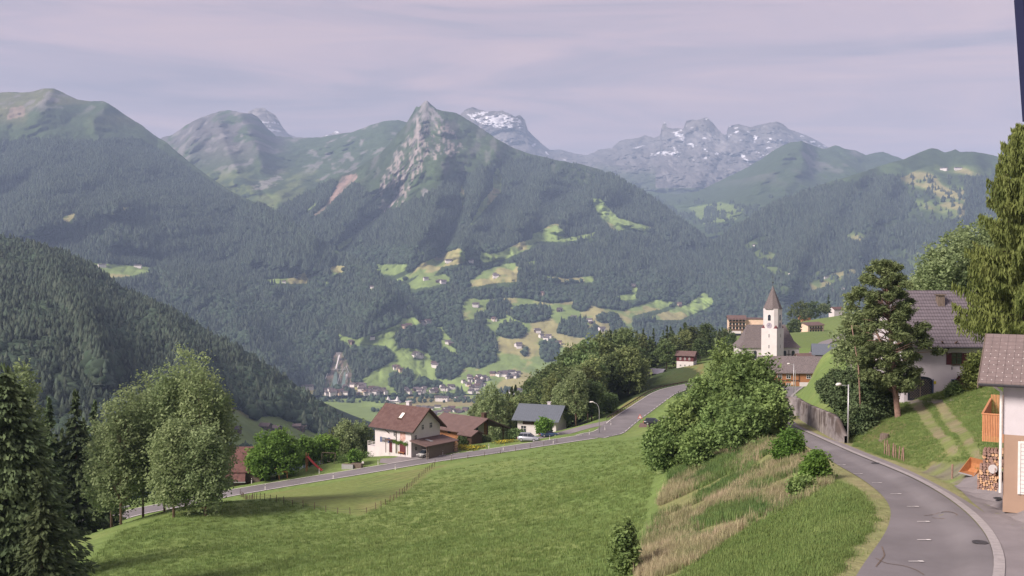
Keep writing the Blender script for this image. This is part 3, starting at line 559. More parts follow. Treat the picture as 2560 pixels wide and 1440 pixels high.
def c_cm(px, py, Q, t):
    X, Z = Q[..., 0], Q[..., 2]; c = np.empty(px.shape + (3,)); c[:] = ALP * .85
    n = fbm(X / 90, Z / 150, 5, 4); n2 = fbm(X / 35, Z / 120, 5, 14)
    c = lerp(c, ALP * 1.25, sstep(.5, .62, n)); c = lerp(c, ROCK * .7, sstep(.6, .7, n2) * sstep(480, 400, py) * .5)
    jx = px + 26 * (fbm(px / 18, py / 30, 4, 70) - .5); jy = py + 22 * (fbm(px / 18, py / 18, 4, 71) - .5)
    rk_ = inpoly(jx, jy, ROCKP); n3 = fbm(px / 6, py / 11, 5, 15, gain=.62); c = lerp(c, ROCK * .8, rk_ * sstep(.47, .54, n3) * .9); c = lerp(c, ROCK * 1.2, rk_ * (py < 300) * sstep(.3, .5, n3) * .7); c = lerp(c, (.27, .235, .21), rk_ * sstep(.55, .60, n3) * (py > 310) * .8)
    lo = inpoly(jx, jy, [(1000,470),(960,480),(850,470),(905,520),(990,540),(1060,520),(1100,480)]); c = lerp(c, ROCK, lo * sstep(.52, .6, n2) * .8)
    c = lerp(c, (.27, .24, .23), (dpoly(jx, jy, GUL) < 2.2) | (dpoly(px, py, GUL2) < 2.4)); c = lerp(c, (.27, .195, .165), inpoly(jx * .5 + px * .5, jy * .5 + py * .5, SCAR) * (.5 + .5 * sstep(.4, .55, n2)))
    c = lerp(c, MEAD * .8, (dpoly(jx, jy, [(925,560),(880,600),(850,620)]) < 3) | (dpoly(jx, jy, [(790,510),(760,540),(720,570)]) < 3)); c = lerp(c, FLOOR, forest_cm(px, py) * .85)
    return meadow_col(c, px, py, Q)
def forest_cm(px, py):
    tl = np.interp(px, [640,700,760,830,900,960,1000,1060,1100,1150,1200,1250,1300,1360,1450,1520,1600,2100], [560,520,490,455,470,535,520,500,470,440,425,405,395,405,425,440,470,500])
    f = py > tl + 30 * (fbm(px / 14, py / 26, 4, 5) - .5)
    jx = px + 8 * (fbm(px / 6, py / 8, 3, 70) - .5)
    f &= ~clear(jx, py) & ~invill(px, py); f &= ~inpoly(jx, py, SCAR) & ~inpoly(jx, py - 7, SCAR) & (dpoly(jx, py, GUL2) > 4) & (dpoly(jx, py, [(925,560),(880,600),(850,620)]) > 3) & (dpoly(jx, py, [(790,510),(760,540),(720,570)]) > 3.5)
    f &= ~inpoly(px, py, [(1380,405),(1450,425),(1490,440),(1480,470),(1420,460),(1370,430)]) | (fbm(px / 6, py / 6, 3, 8) > .62)
    return f
cm.build(c_cm)
# --- forested mountain on the left
lm = Hill("mountain", [(-400,240,6300),(-100,236,6300),(0,231,6300),(35,230,6300),(60,231,6300),(85,229,6300),(105,222,6300),(135,221,6300),(150,228,6300),(185,245,6300),(195,249,6300),(225,253,6300),(258,252,6300),(280,264,6300),(310,285,6300),(340,304,6250),(370,325,6200),(393,343,6200),(410,352,6100),(470,402,5900),(520,440,5700),(578,478,5400),(640,508,5100),(700,540,4800),(760,580,4600),(820,615,4400),(900,658,4150),(960,700,3950),(1010,745,3820),(1045,800,3700),(1075,850,3600),(1110,955,3500)],
          [(-400,1150,2600),(0,1100,2600),(500,1040,2800),(700,990,3150),(1110,985,3300)], amp=190, sc=480, jag=1.2, seed=71, aniso=.55, step=3, gain=.6, calm=.6, rows=220,
          ribs=[([(250,330),(560,470),(760,590),(950,720)], 30, -60), ([(300,515),(500,495),(640,520),(780,600)], 30, 190), ([(0,600),(200,560),(300,530)], 30, 100), ([(270,262),(230,300),(240,330)], 16, 90), ([(130,222),(90,300)], 20, 90), ([(450,700),(560,760),(640,860),(700,950)], 40, 150), ([(300,640),(400,660),(520,650),(700,690),(880,720)], 22, -110), ([(930,700),(960,760),(900,830)], 30, 100)])
def forest_lm(px, py):
    tl = np.interp(px, [-400,0,100,200,300,345,433,500,542,600,660], [350,352,350,356,350,350,400,440,470,505,522])
    f = py > tl + 18 * (fbm(px / 14, py / 20, 4, 5) - .5)
    jx = px + 8 * (fbm(px / 6, py / 8, 3, 70) - .5)
    f &= ~clear(jx, py) & ~inpoly(px, py, SKI) & ~invill(px, py)
    f &= ~(inpoly(px, py, [(240,590),(330,570),(360,640),(290,660)]) & (fbm(px / 10, py / 8, 3, 9) > .5))
    return f
SKI = [(838,880),(856,880),(880,930),(880,972),(806,972)]
def c_lm(px, py, Q, t):
    X, Z = Q[..., 0], Q[..., 2]; c = np.empty(px.shape + (3,)); c[:] = ALP
    n = fbm(X / 160, Z / 160, 5, 4); n2 = fbm(X / 60, Z / 60, 5, 14)
    c = lerp(c, (.11, .115, .05), sstep(.42, .6, n) * sstep(330, 280, py) * .9); c = lerp(c, ROCK * .9, sstep(.54, .64, n2) * sstep(300, 250, py) * (px < 260) * .8)
    c = lerp(c, (.24, .18, .15), inpoly(px + 20 * (n2 - .5), py, [(15,270),(60,265),(65,290),(20,300)]) * .7); c = lerp(c, FLOOR, forest_lm(px, py) * .85)
    c = meadow_col(c, px, py, Q); s_ = inpoly(px, py, SKI); c = lerp(c, (.11, .115, .07), s_ * 1.0); c = lerp(c, (.20, .16, .13), s_ * (fbm(px / 4, py / 14, 3, 5) > .5)); return c
lm.build(c_lm)
# --- forested mountain with ski slopes on the right
rm = Hill("mountain", [(1740,650,5000),(1780,612,5100),(1850,562,5300),(1950,502,5600),(2050,462,5800),(2150,432,5900),(2230,405,6100),(2262,398,6200),(2300,380,6200),(2330,370,6200),(2345,373,6200),(2362,381,6200),(2375,378,6200),(2388,373,6200),(2400,380,6200),(2430,379,6200),(2480,388,6200),(2520,398,6200),(2640,420,6200),(2910,440,6200)],
          [(1740,700,4800),(1860,790,4300),(2000,830,4100),(2200,870,3900),(2910,900,3400)], amp=190, sc=640, jag=1.0, seed=81, aniso=.55, step=4, rows=170,
          ribs=[([(2150,432),(2050,560),(1980,660),(1960,720)], 34, 190), ([(2262,398),(2200,500),(2150,600),(2120,700)], 30, 150), ([(2440,380),(2420,480),(2350,620),(2250,720)], 34, 160)])
RM = [[(2250,445),(2330,410),(2400,405),(2480,420),(2480,440),(2400,438),(2395,545),(2350,562),(2260,550),(2290,500),(2255,470)], [(2400,440),(2410,440),(2415,540),(2400,545)], [(2115,592),(2135,572),(2168,590),(2150,602),(2130,600)], [(2218,594),(2240,586),(2272,596),(2272,602),(2226,602)], [(1858,612),(1900,590),(1928,592),(1890,612),(1870,625)], [(1880,632),(1905,622),(1940,636),(1936,650),(1900,645)], [(1895,660),(1940,668),(1985,690),(1940,690)], [(1925,710),(1960,716),(2000,728),(1990,734),(1940,722)], [(2020,705),(2060,695),(2100,690),(2110,700),(2050,720),(2030,728)], [(2060,690),(2130,672),(2150,680),(2080,694)], [(2020,690),(2050,676),(2052,684),(2030,700)], [(2215,630),(2250,620),(2330,640),(2320,700),(2300,690),(2260,650)], [(2160,575),(2250,545),(2262,552),(2180,582)]]
def forest_rm(px, py):
    tl = np.interp(px, [1740,1950,2050,2150,2260,2400,2910], [600,505,470,450,440,440,450])
    f = py > tl + 24 * (fbm(px / 14, py / 20, 4, 5) - .5); jx = px + 9 * (fbm(px / 6, py / 8, 3, 70) - .5); jy = py + 6 * (fbm(px / 8, py / 6, 3, 71) - .5)
    f &= ~(inany(jx, jy, RM) | inany(jx, jy - 6, RM)) | (fbm(px / 7, py / 6, 3, 12) > .66); return f
def c_rm(px, py, Q, t):
    X, Z = Q[..., 0], Q[..., 2]; c = np.empty(px.shape + (3,)); c[:] = ALP * .9; n = fbm(X / 120, Z / 120, 5, 4); c = lerp(c, ALP * 1.4, sstep(.5, .62, n))
    c = lerp(c, FLOOR, forest_rm(px, py) * .85); c = lerp(c, MEAD * .6, inany(px, py, RM) * sstep(.3, .6, n)); c = lerp(c, HAY * .8, inany(px, py, RM) * sstep(.55, .62, n) * .8); return c
rm.build(c_rm)
# --- valley floor
vx = np.linspace(-2600, 1800, 120); vy = np.geomspace(1000, 4600, 110); VX, VY = np.meshgrid(vx, vy, indexing='ij')
VZ = -432 + 4 * fbm(VX / 300, VY / 300, 3, 2)
vc = np.empty(VX.shape + (3,)); vn_ = fbm(VX / 140 + 3, VY / 140, 3, 8); blk = h2(np.floor((VX + VY * .3) / 120), np.floor(VY / 170), 4)
vc[:] = MEAD * .85; vc = lerp(vc, HAY * .8, blk > .7); vc = lerp(vc, MEAD * 1.1, blk < .3)
tag(link("valley_floor", mesh_np("valley_floor", np.stack([VX, VY, VZ], -1).reshape(-1, 3), grid_faces(120, 110), M['floor'], True, vc.reshape(-1, 3))), kind='structure')
# --- near dark spur on the left
nm = Hill("hill", [(-500,520,1900),(-200,545,1850),(0,605,1800),(90,632,1780),(170,652,1750),(250,695,1720),(300,735,1700),(360,765,1680),(450,805,1640),(540,860,1600),(620,905,1550),(700,955,1500),(760,1000,1450),(810,1035,1420),(850,1060,1400),(868,1085,1390)],
          [(-500,1500,520),(0,1440,560),(500,1330,680),(868,1180,1120)], amp=60, sc=260, jag=1.0, seed=91, aniso=.6, step=4, rows=170,
          ribs=[([(100,640),(200,800),(260,950)], 30, 90), ([(380,780),(460,900),(500,1000)], 30, 70), ([(560,880),(640,960),(700,1010)], 26, 50)])
NMM = [[(545,995),(570,1000),(585,1020),(620,1035),(650,1062),(640,1120),(560,1120),(540,1040)], [(640,1040),(700,1042),(760,1070),(800,1085),(800,1150),(620,1150),(640,1080)], [(112,958),(135,945),(158,950),(162,962),(140,968)]]
def forest_nm(px, py):
    jx = px + 8 * (fbm(px / 8, py / 8, 3, 70) - .5); jy = py + 8 * (fbm(px / 8, py / 8, 3, 71) - .5); return ~inany(jx, jy, NMM) & ~inany(jx, jy - 25, NMM) & (py < 1240)
def c_nm(px, py, Q, t):
    c = np.empty(px.shape + (3,)); c[:] = FLOOR; n = fbm(Q[..., 0] / 60, Q[..., 1] / 60, 4, 3)
    c = lerp(c, MEAD * .75, inany(px, py, NMM)); c = lerp(c, HAY * .7, inany(px, py, NMM) * sstep(.5, .65, n) * .7); return c
nm.build(c_nm)

# ------------------------------------------------------------------ far woods (uncountable): low conifers and broadleaves instanced on the slopes
def far_conifer(seed, seg=6, tiers=4):
    r = random.Random(seed); V = []; Fc = []
    for k in range(tiers):
        zb = .08 + k * .21; zt = min(1.0, zb + .42); rad = .235 * (1 - k / (tiers + .6)) * r.uniform(.9, 1.15); b = len(V)
        for i in range(seg):
            a = 2 * math.pi * (i + (k % 2) * .5) / seg; q = rad * r.uniform(.75, 1.2); V.append((math.cos(a) * q, math.sin(a) * q, zb + r.uniform(-.04, .03)))
        V.append((r.uniform(-.015, .015), 0, zt))
        for i in range(seg): Fc.append((b + i, b + (i + 1) % seg, b + seg))
    return np.array(V), np.array(Fc)
def far_broad(seed):
    import bmesh
    bm = bmesh.new(); bmesh.ops.create_icosphere(bm, subdivisions=2, radius=1); r = random.Random(seed)
    for v in bm.verts:
        k = r.uniform(.72, 1.15); v.co *= k; v.co.x *= .36; v.co.y *= .36; v.co.z = v.co.z * .45 + .5
    V = np.array([v.co[:] for v in bm.verts]); Fc = np.array([[v.index for v in f.verts] for f in bm.faces]); bm.free(); return V, Fc
PROTO = []
for k in range(3): PROTO.append(bpy.data.objects.new("far_conifer", mesh_np("far_conifer", *far_conifer(k), M['far_conifer'])))
for k in range(2): PROTO.append(bpy.data.objects.new("far_broadleaf", mesh_np("far_broadleaf", *far_broad(k), M['far_leaf'])))
def instancer(name, P, scale, which, protos, wide=None, kind='stuff'):
    n = len(P); me = bpy.data.meshes.new(name); me.vertices.add(n); me.vertices.foreach_set("co", np.ascontiguousarray(P, np.float32).ravel())
    for nm_, ty, dat in (("sc", 'FLOAT_VECTOR', None), ("rz", 'FLOAT_VECTOR', None), ("wh", 'INT', None)): me.attributes.new(nm_, ty, 'POINT')
    wv = np.ones(n) if wide is None else wide
    me.attributes["sc"].data.foreach_set("vector", np.stack([scale * wv, scale * wv, scale], -1).astype(np.float32).ravel())
    rg = np.random.default_rng(5); tilt = (rg.random((n, 2)) - .5) * .12
    me.attributes["rz"].data.foreach_set("vector", np.c_[tilt, rg.random(n) * 6.283].astype(np.float32).ravel())
    me.attributes["wh"].data.foreach_set("value", np.asarray(which, np.int32))
    o = tag(link(name, me), kind=kind)
    ng = bpy.data.node_groups.new(name, 'GeometryNodeTree'); ng.interface.new_socket("Geometry", in_out='INPUT', socket_type='NodeSocketGeometry'); ng.interface.new_socket("Geometry", in_out='OUTPUT', socket_type='NodeSocketGeometry')
    gi = ng.nodes.new("NodeGroupInput"); go = ng.nodes.new("NodeGroupOutput"); jn = ng.nodes.new("GeometryNodeJoinGeometry"); ng.links.new(jn.outputs[0], go.inputs[0])
    def na(nm_, ty):
        a = ng.nodes.new("GeometryNodeInputNamedAttribute"); a.data_type = ty; a.inputs[0].default_value = nm_; return [q for q in a.outputs if q.enabled][0]
    sc_, rz_, wh_ = na("sc", 'FLOAT_VECTOR'), na("rz", 'FLOAT_VECTOR'), na("wh", 'INT')
    e2r = ng.nodes.new("FunctionNodeEulerToRotation"); ng.links.new(rz_, e2r.inputs[0])
    for k, p in enumerate(protos):
        io = ng.nodes.new("GeometryNodeInstanceOnPoints"); oi = ng.nodes.new("GeometryNodeObjectInfo"); oi.inputs['Object'].default_value = p
        cmpn = ng.nodes.new("FunctionNodeCompare"); cmpn.data_type = 'INT'; cmpn.operation = 'EQUAL'; ng.links.new(wh_, cmpn.inputs[2]); cmpn.inputs[3].default_value = k
        ng.links.new(gi.outputs[0], io.inputs['Points']); ng.links.new(cmpn.outputs[0], io.inputs['Selection']); ng.links.new(oi.outputs['Geometry'], io.inputs['Instance'])
        ng.links.new(e2r.outputs[0], io.inputs['Rotation']); ng.links.new(sc_, io.inputs['Scale']); ng.links.new(io.outputs[0], jn.inputs[0])
    md = o.modifiers.new("scatter", 'NODES'); md.node_group = ng
    return o
def wood(h, n, mask, hmin, hmax, leafp, seed, clip=None):
    rg = np.random.default_rng(seed); Q = h.Q
    a = Q[1:, :-1] - Q[:-1, :-1]; b = Q[:-1, 1:] - Q[:-1, :-1]; ar = np.linalg.norm(np.cross(a, b), axis=-1)
    cx = (h.PX[1:, 1:] + h.PX[:-1, :-1]) / 2; cy = (h.PY[1:, 1:] + h.PY[:-1, :-1]) / 2
    w = ar * mask(cx, cy) * (cx > -60) * (cx < 2620)
    if clip is not None: w = w * clip(cx, cy)
    w = w.ravel() / w.sum(); k = rg.choice(len(w), n, p=w); i, j = np.unravel_index(k, ar.shape); u, v = rg.random(n), rg.random(n)
    px = h.PX[i, j] * (1 - u) + h.PX[i + 1, j] * u; py = (h.PY[i, j] * (1 - v) + h.PY[i, j + 1] * v) * (1 - u) + (h.PY[i + 1, j] * (1 - v) + h.PY[i + 1, j + 1] * v) * u
    m = mask(px, py); px, py = px[m], py[m]; P = h.P(px, py); P[:, 2] -= 1.5; n = len(P)
    sc_ = hmin + (hmax - hmin) * rg.random(n) ** 1.3; lf = rg.random(n) < leafp(px, py); wh = np.where(lf, 3 + rg.integers(0, 2, n), rg.integers(0, 3, n))
    sc_ = np.where(lf, sc_ * .72, sc_); wide = np.where(lf, 1.1 + .5 * rg.random(n), .85 + .5 * rg.random(n))
    return instancer("forest", P, sc_, wh, PROTO, wide)
DENS = 1.0
lowleaf = lambda px, py: .04 + .8 * sstep(.42, .6, fbm(px / 45, py / 30, 4, 33)) * sstep(640, 800, py) 
wood(cm, int(72000 * DENS), forest_cm, 15, 31, lambda px, py: lowleaf(px, py) + .3 * (py > 700) + (.6 * (py > 620) * (px < 1300) * (py < 700)), 1)
wood(lm, int(60000 * DENS), forest_lm, 15, 31, lambda px, py: lowleaf(px, py) * .8, 2, lambda x, y: (y < np.interp(x, nm.r[:, 0], nm.r[:, 1], right=2000) + 20))
wood(rm, int(34000 * DENS), forest_rm, 17, 33, lambda px, py: .05 + .3 * (py > 680), 3)
wood(gr, 5000, lambda px, py: (py > 470 + 60 * fbm(px / 20, py / 20, 3, 3)) & (fbm(px / 25, py / 18, 4, 6) > .5), 18, 30, lambda px, py: .05, 4)
wood(nm, int(26000 * DENS), forest_nm, 13, 25, lambda px, py: .06 + .75 * sstep(.5, .62, fbm(px / 60, py / 50, 4, 3) + .12 * (px > 480) * (py > 930)), 5)
# trees of the valley floor
rg = np.random.default_rng(8); n = 9000; x = rg.uniform(-1500, 600, n); y = rg.uniform(1700, 3900, n)
px = 1280 + x / y * F; py = 650 + 432 / y * F
k = (fbm(x / 90, y / 200, 4, 12) > .56) & (px > 640) & (py < 1120) & ~((py > 1008) & (px < 920))
k &= ~invill(px, py)
k |= (rg.random(n) < .9) & (abs(py - 1002) < 9) & (px > 820); x, y = x[k], y[k]
instancer("forest", np.stack([x, y, 0 * x - 432], -1), rg.uniform(9, 20, len(x)), np.where(rg.random(len(x)) < .7, 3 + rg.integers(0, 2, len(x)), rg.integers(0, 3, len(x))), PROTO, rg.uniform(1, 1.6, len(x)))
# ------------------------------------------------------------------ building kit
class MB:
    def __init__(s): s.v = []; s.f = []; s.m = []; s.T = lambda p: p
    def add(s, V, Fs, m=0):
        b = len(s.v); s.v += [s.T(tuple(map(float, p))) for p in V]; s.f += [tuple(i + b for i in f) for f in Fs]; s.m += [m] * len(Fs); return s
    def box(s, x0, x1, y0, y1, z0, z1, m=0):
        return s.add([(x0,y0,z0),(x1,y0,z0),(x1,y1,z0),(x0,y1,z0),(x0,y0,z1),(x1,y0,z1),(x1,y1,z1),(x0,y1,z1)], [(0,3,2,1),(4,5,6,7),(0,1,5,4),(1,2,6,5),(2,3,7,6),(3,0,4,7)], m)
    def prism(s, poly, axis, a, b, m=0):       # polygon in the two other axes, extruded along axis
        n = len(poly); ins = lambda p, t: {0: (t, p[0], p[1]), 1: (p[0], t, p[1]), 2: (p[0], p[1], t)}[axis]
        return s.add([ins(p, a) for p in poly] + [ins(p, b) for p in poly], [tuple(range(n))[::-1], tuple(range(n, 2 * n))] + [(i, (i + 1) % n, (i + 1) % n + n, i + n) for i in range(n)], m)
    def tube(s, pts, rad, seg=8, m=0):
        b = []; P = [Vector(p) for p in pts]; n = len(P); R = rad if isinstance(rad, (list, tuple)) else [rad] * n
        for i, p in enumerate(P):
            d = (P[min(i + 1, n - 1)] - P[max(i - 1, 0)]).normalized(); a = d.orthogonal().normalized() if i == 0 else (a - d * a.dot(d)).normalized(); c = d.cross(a)
            b += [tuple(p + (a * math.cos(t) + c * math.sin(t)) * R[i]) for t in [2 * math.pi * k / seg for k in range(seg)]]
        Fs = [(i * seg + k, i * seg + (k + 1) % seg, (i + 1) * seg + (k + 1) % seg, (i + 1) * seg + k) for i in range(n - 1) for k in range(seg)]
        Fs += [tuple(range(seg))[::-1], tuple(range((n - 1) * seg, n * seg))]
        return s.add(b, Fs, m)
    def cyl(s, c, r, h, axis=2, seg=16, m=0):
        e = [0, 0, 0]; e[axis] = h / 2; c = Vector(c); return s.tube([c - Vector(e), c + Vector(e)], r, seg, m)
    def build(s, name, mats, parent=None, smooth=False, loc=None, rz=0, bevel=0):
        me = bpy.data.meshes.new(name); me.from_pydata(s.v, [], s.f); mats = mats if isinstance(mats, (list, tuple)) else [mats]
        for m in mats: me.materials.append(m)
        me.polygons.foreach_set("material_index", s.m); me.update()
        if smooth: me.polygons.foreach_set("use_smooth", [True] * len(me.polygons))
        o = link(name, me, parent, loc, rz)
        if bevel: b = o.modifiers.new("bevel", 'BEVEL'); b.width = bevel; b.segments = 2; b.limit_method = 'ANGLE'
        return o
def face_T(face, L_, W_):
    return {'F': lambda p: (p[0], -W_ / 2 - p[1], p[2]), 'B': lambda p: (-p[0], W_ / 2 + p[1], p[2]), 'R': lambda p: (L_ / 2 + p[1], p[0], p[2]), 'L': lambda p: (-L_ / 2 - p[1], -p[0], p[2])}[face]
def window(root, dims, face, u, z, w, h, mf=None, sh=None, arch=False, cross=True, deep=.05, label=None):
    """z = sill height; frame > pane; shutters beside it"""
    T = face_T(face, *dims); f = MB(); f.T = T; b = .07
    f.box(u - w/2 - b, u - w/2, 0, deep, z - b, z + h + b); f.box(u + w/2, u + w/2 + b, 0, deep, z - b, z + h + b); f.box(u - w/2, u + w/2, 0, deep, z + h, z + h + b); f.box(u - w/2 - .06, u + w/2 + .06, 0, deep + .06, z - b - .02, z)
    if cross: f.box(u - .03, u + .03, .025, deep + .004, z, z + h); f.box(u - w/2, u - .03, .025, deep + .002, z + h*.6, z + h*.6 + .05); f.box(u + .03, u + w/2, .025, deep + .002, z + h*.6, z + h*.6 + .05)
    o = f.build("window", mf or M['frame'], root); p = MB(); p.T = T
    if arch:
        pl = [(u - w/2, z), (u + w/2, z)] + [(u + w/2 * math.cos(a), z + h - w/2 + w/2 * math.sin(a)) for a in np.linspace(0, math.pi, 9)]
        p.prism(pl, 1, .005, .02)
    else: p.box(u - w/2, u + w/2, .004, .02, z, z + h)
    p.build("pane", M['glass'], o)
    if sh:
        for s_ in (-1, 1):
            q = MB(); q.T = T; c = u + s_ * (w * .75 + b); q.box(c - w * .25, c + w * .25, 0, .05, z - .03, z + h + .03); q.build("shutter", sh, root)
    return o
def gable(root, L_, W_, H, R_, mw, mr, ov=.8, og=.8, base=-2.5, split=None, mlow=None, th=.2, ridge_y=0.0, trim=None):
    """walls with gables left and right, roof ridge along x"""
    w = MB(); prof = lambda z0, z1: [(-W_/2, z0), (W_/2, z0), (W_/2, z1), (-W_/2, z1)]
    if split is None: w.prism([(-W_/2, base), (W_/2, base), (W_/2, H), (ridge_y, H + R_), (-W_/2, H)], 0, -L_/2, L_/2)
    else:
        w.prism([(-W_/2, split), (W_/2, split), (W_/2, H), (ridge_y, H + R_), (-W_/2, H)], 0, -L_/2 - .04, L_/2 + .04)
        w.box(-L_/2, L_/2, -W_/2, W_/2, base, split, 1)
    wo = w.build("wall", [mw, mlow or mw], root)
    r = MB(); k1 = R_ / (W_/2 + ridge_y); k2 = R_ / (W_/2 - ridge_y)
    e1 = (-W_/2 - ov, H - k1 * ov); e2 = (W_/2 + ov, H - k2 * ov); top = (ridge_y, H + R_)
    r.prism([e1, top, (top[0], top[1] + th * 1.25), (e1[0], e1[1] + th)], 0, -L_/2 - og, L_/2 + og)
    r.prism([(e2[0], e2[1] + th), (top[0], top[1] + th * 1.25), top, e2], 0, -L_/2 - og - .002, L_/2 + og + .002)
    ro = r.build("roof", mr, root)
    if trim:
        for s_ in (-1, 1):
            g = MB(); x = s_ * (L_/2 + og); a, b_ = (x, x + .06) if s_ > 0 else (x - .06, x)
            g.prism([(e1[0], e1[1] - .12), (top[0], top[1] - .12), (top[0], top[1] + th * 1.3), (e1[0], e1[1] + th + .03)], 0, a, b_); g.prism([(e2[0], e2[1] + th + .03), (top[0], top[1] + th * 1.3), (top[0], top[1] - .12), (e2[0], e2[1] - .12)], 0, a, b_)
            g.build("bargeboard", trim, root)
        for e_ in (e1, e2):
            g = MB(); y = e_[0] + (.08 if e_[0] > 0 else -.08); g.tube([(-L_/2 - og, y, e_[1] + .06), (L_/2 + og, y, e_[1] + .06)], .08, 6); g.build("gutter", M['metal_d'], root)
    return wo, ro
def chimney(ro, x, y, z0_, z1_, w=.7, m=None):
    c = MB(); c.box(x - w/2, x + w/2, y - w/2, y + w/2, z0_, z1_); c.box(x - w/2 - .12, x + w/2 + .12, y - w/2 - .12, y + w/2 + .12, z1_, z1_ + .12); return c.build("chimney", m or M['white2'], ro)
def rot(rz): return np.array([math.cos(rz), math.sin(rz)]), np.array([-math.sin(rz), math.cos(rz)])
def placed(name, label, cat, x, y, z, rz=0, group=None): return tag(empty(name, (x, y, z), rz), label, cat, group)
def at_corner(px, py, D, rz, dx, dy):        # root position from a known corner; dx,dy = offset of the root in local axes
    p = wpt(px, py, D); ux, uy = rot(rz); return p[0] + ux[0]*dx + uy[0]*dy, p[1] + ux[1]*dx + uy[1]*dy, p[2]

# ------------------------------------------------------------------ white house with the rust brown roof on the lower road
rz = -.68; L_, W_, H = 10.6, 8.6, 5.4
x, y, z = at_corner(1028, 1139, 211, rz, -L_/2, W_/2)
root = placed("farmhouse", "white two storey farmhouse with rust brown roof and wall painting beside the lower road", "house", x, y, z, rz)
wo, ro = gable(root, L_, W_, H, 3.7, M['white'], M['roof_brown'], ov=.75, og=1.2, trim=M['dwood'])
chimney(ro, -.4, .9, 7.9, 10.0, .9)
sk = MB(); k = 3.7 / 4.3
for (a, b_, m_, e_) in ((-.1, 1.2, 0, .32), (.12, .98, 1, .36)):
    sk.add([(a, -2.9 + (.15 if m_ else 0), 9.1 - 2.9*k + e_ + (.13 if m_ else 0)), (b_, -2.9 + (.15 if m_ else 0), 9.1 - 2.9*k + e_ + (.13 if m_ else 0)), (b_, -1.5 - (.15 if m_ else 0), 9.1 - 1.5*k + e_ - (.13 if m_ else 0)), (a, -1.5 - (.15 if m_ else 0), 9.1 - 1.5*k + e_ - (.13 if m_ else 0))], [(0, 1, 2, 3)], m_)
sk.box(-.1, 1.2, -3.0, -2.9, 6.4, 6.95); sk.build("roof_window", [M['dwood'], M['paint']], ro)
dm = (L_, W_)
window(root, dm, 'F', -2.7, 1.9, .75, 1.0, sh=None); window(root, dm, 'F', -1.85, 1.9, .75, 1.0)
for u in (-3.45, -1.1): q = MB(); q.T = face_T('F', *dm); q.box(u - .28, u + .28, 0, .05, 1.87, 2.95); q.build("shutter", M['shutter_b'], root)
window(root, dm, 'F', .55, 3.5, .55, .95); window(root, dm, 'R', -3.0, 3.0, .6, 1.0); window(root, dm, 'R', -.9, 4.9, .6, 1.0); window(root, dm, 'R', 1.5, 5.0, .8, 1.05); window(root, dm, 'R', -2.9, .9, .6, .7)
for u, w in ((-.6, .8), (2.9, 1.7)):
    d = MB(); d.T = face_T('F', *dm); d.box(u - w/2, u + w/2, 0, .07, 0, 2.1); d.build("door", M['shutter_r'], root)
p = MB(); p.T = face_T('F', *dm); p.prism([(u_, v_) for u_, v_ in [(2.1,3.1),(2.4,2.75),(2.9,2.6),(3.4,2.8),(3.7,3.2),(3.65,4.1),(3.75,4.7),(3.3,4.6),(3.1,4.85),(2.8,4.6),(2.5,4.9),(2.05,4.7),(2.2,4.0)]], 1, 0, .012)
tag(p.build("wall_painting", mat("mural", (.30, .10, .08), .9, .2, 1.6, rgb2=(.62, .50, .45)), root), "painted red and grey ornament on the house wall")
v = MB(); r = random.Random(3); v.T = face_T('F', *dm)
for _ in range(420):
    u = r.uniform(.2, 4.4); zz = 2.35 + r.gauss(0, .18) + .15 * math.sin(u * 3); d = r.uniform(.05, .35); s_ = .13; a = r.uniform(0, 3); v.add([(u - s_, d, zz - s_ * math.sin(a)), (u + s_, d + .05, zz), (u, d + .12, zz + s_)], [(0, 1, 2)])
for u in (.9, 1.5, 4.3): v.box(u - .04, u + .04, .02, .08, 0, 2.4)
v.build("vine", M['leaf_c'], root)
b = MB(); b.box(-1.3, .2, -5.3, -4.3, 2.6, 2.75); b.box(-1.25, -1.15, -5.2, -5.1, 0, 2.6); b.build("porch_roof", M['roof_brown'], root)
b = MB(); b.box(2.0, 3.6, -4.85, -4.5, .4, .5); b.box(2.1, 2.2, -4.8, -4.55, 0, .4); b.box(3.4, 3.5, -4.8, -4.55, 0, .4); tag(b.build("bench", M['wood'], None, loc=(x, y, z), rz=rz), "small wooden bench under the vine on the white farmhouse wall", "bench")
b = MB(); b.box(-6.4, -5.32, -3.2, 1.5, 2.9, 3.05); b.box(-6.4, -6.33, -3.2, 1.5, 3.05, 3.95, 1); b.box(-6.33, -5.32, -3.2, -3.13, 3.05, 3.95, 1); b.build("balcony", [M['frame'], M['wood']], root)
b = MB(); b.box(-9.4, -5.32, -2.6, 3, -2.5, .25)
b.build("terrace", M['white'], root); b = MB()
for q_ in (-9.35, -8.0, -6.7, -5.5): b.box(q_ - .04, q_ + .04, -2.58, -2.5, .25, 1.25)
for zz in (.6, .9, 1.2): b.box(-9.35, -5.35, -2.57, -2.53, zz, zz + .06)
b.build("railing", M['frame'], root)
g = MB(); g.tube([(1.1, -4.42, 5.2), (1.1, -4.42, 0)], .06, 6); g.build("downpipe", M['dwood'], root)
for i, (u, zz) in enumerate(((5.3, 4.6),)): b = MB(); b.tube([(-.9 - .8, -5.2, 4.9), (-1.0, -4.32, 3.9)], .07, 6); b.build("roof_brace", M['dwood'], root)
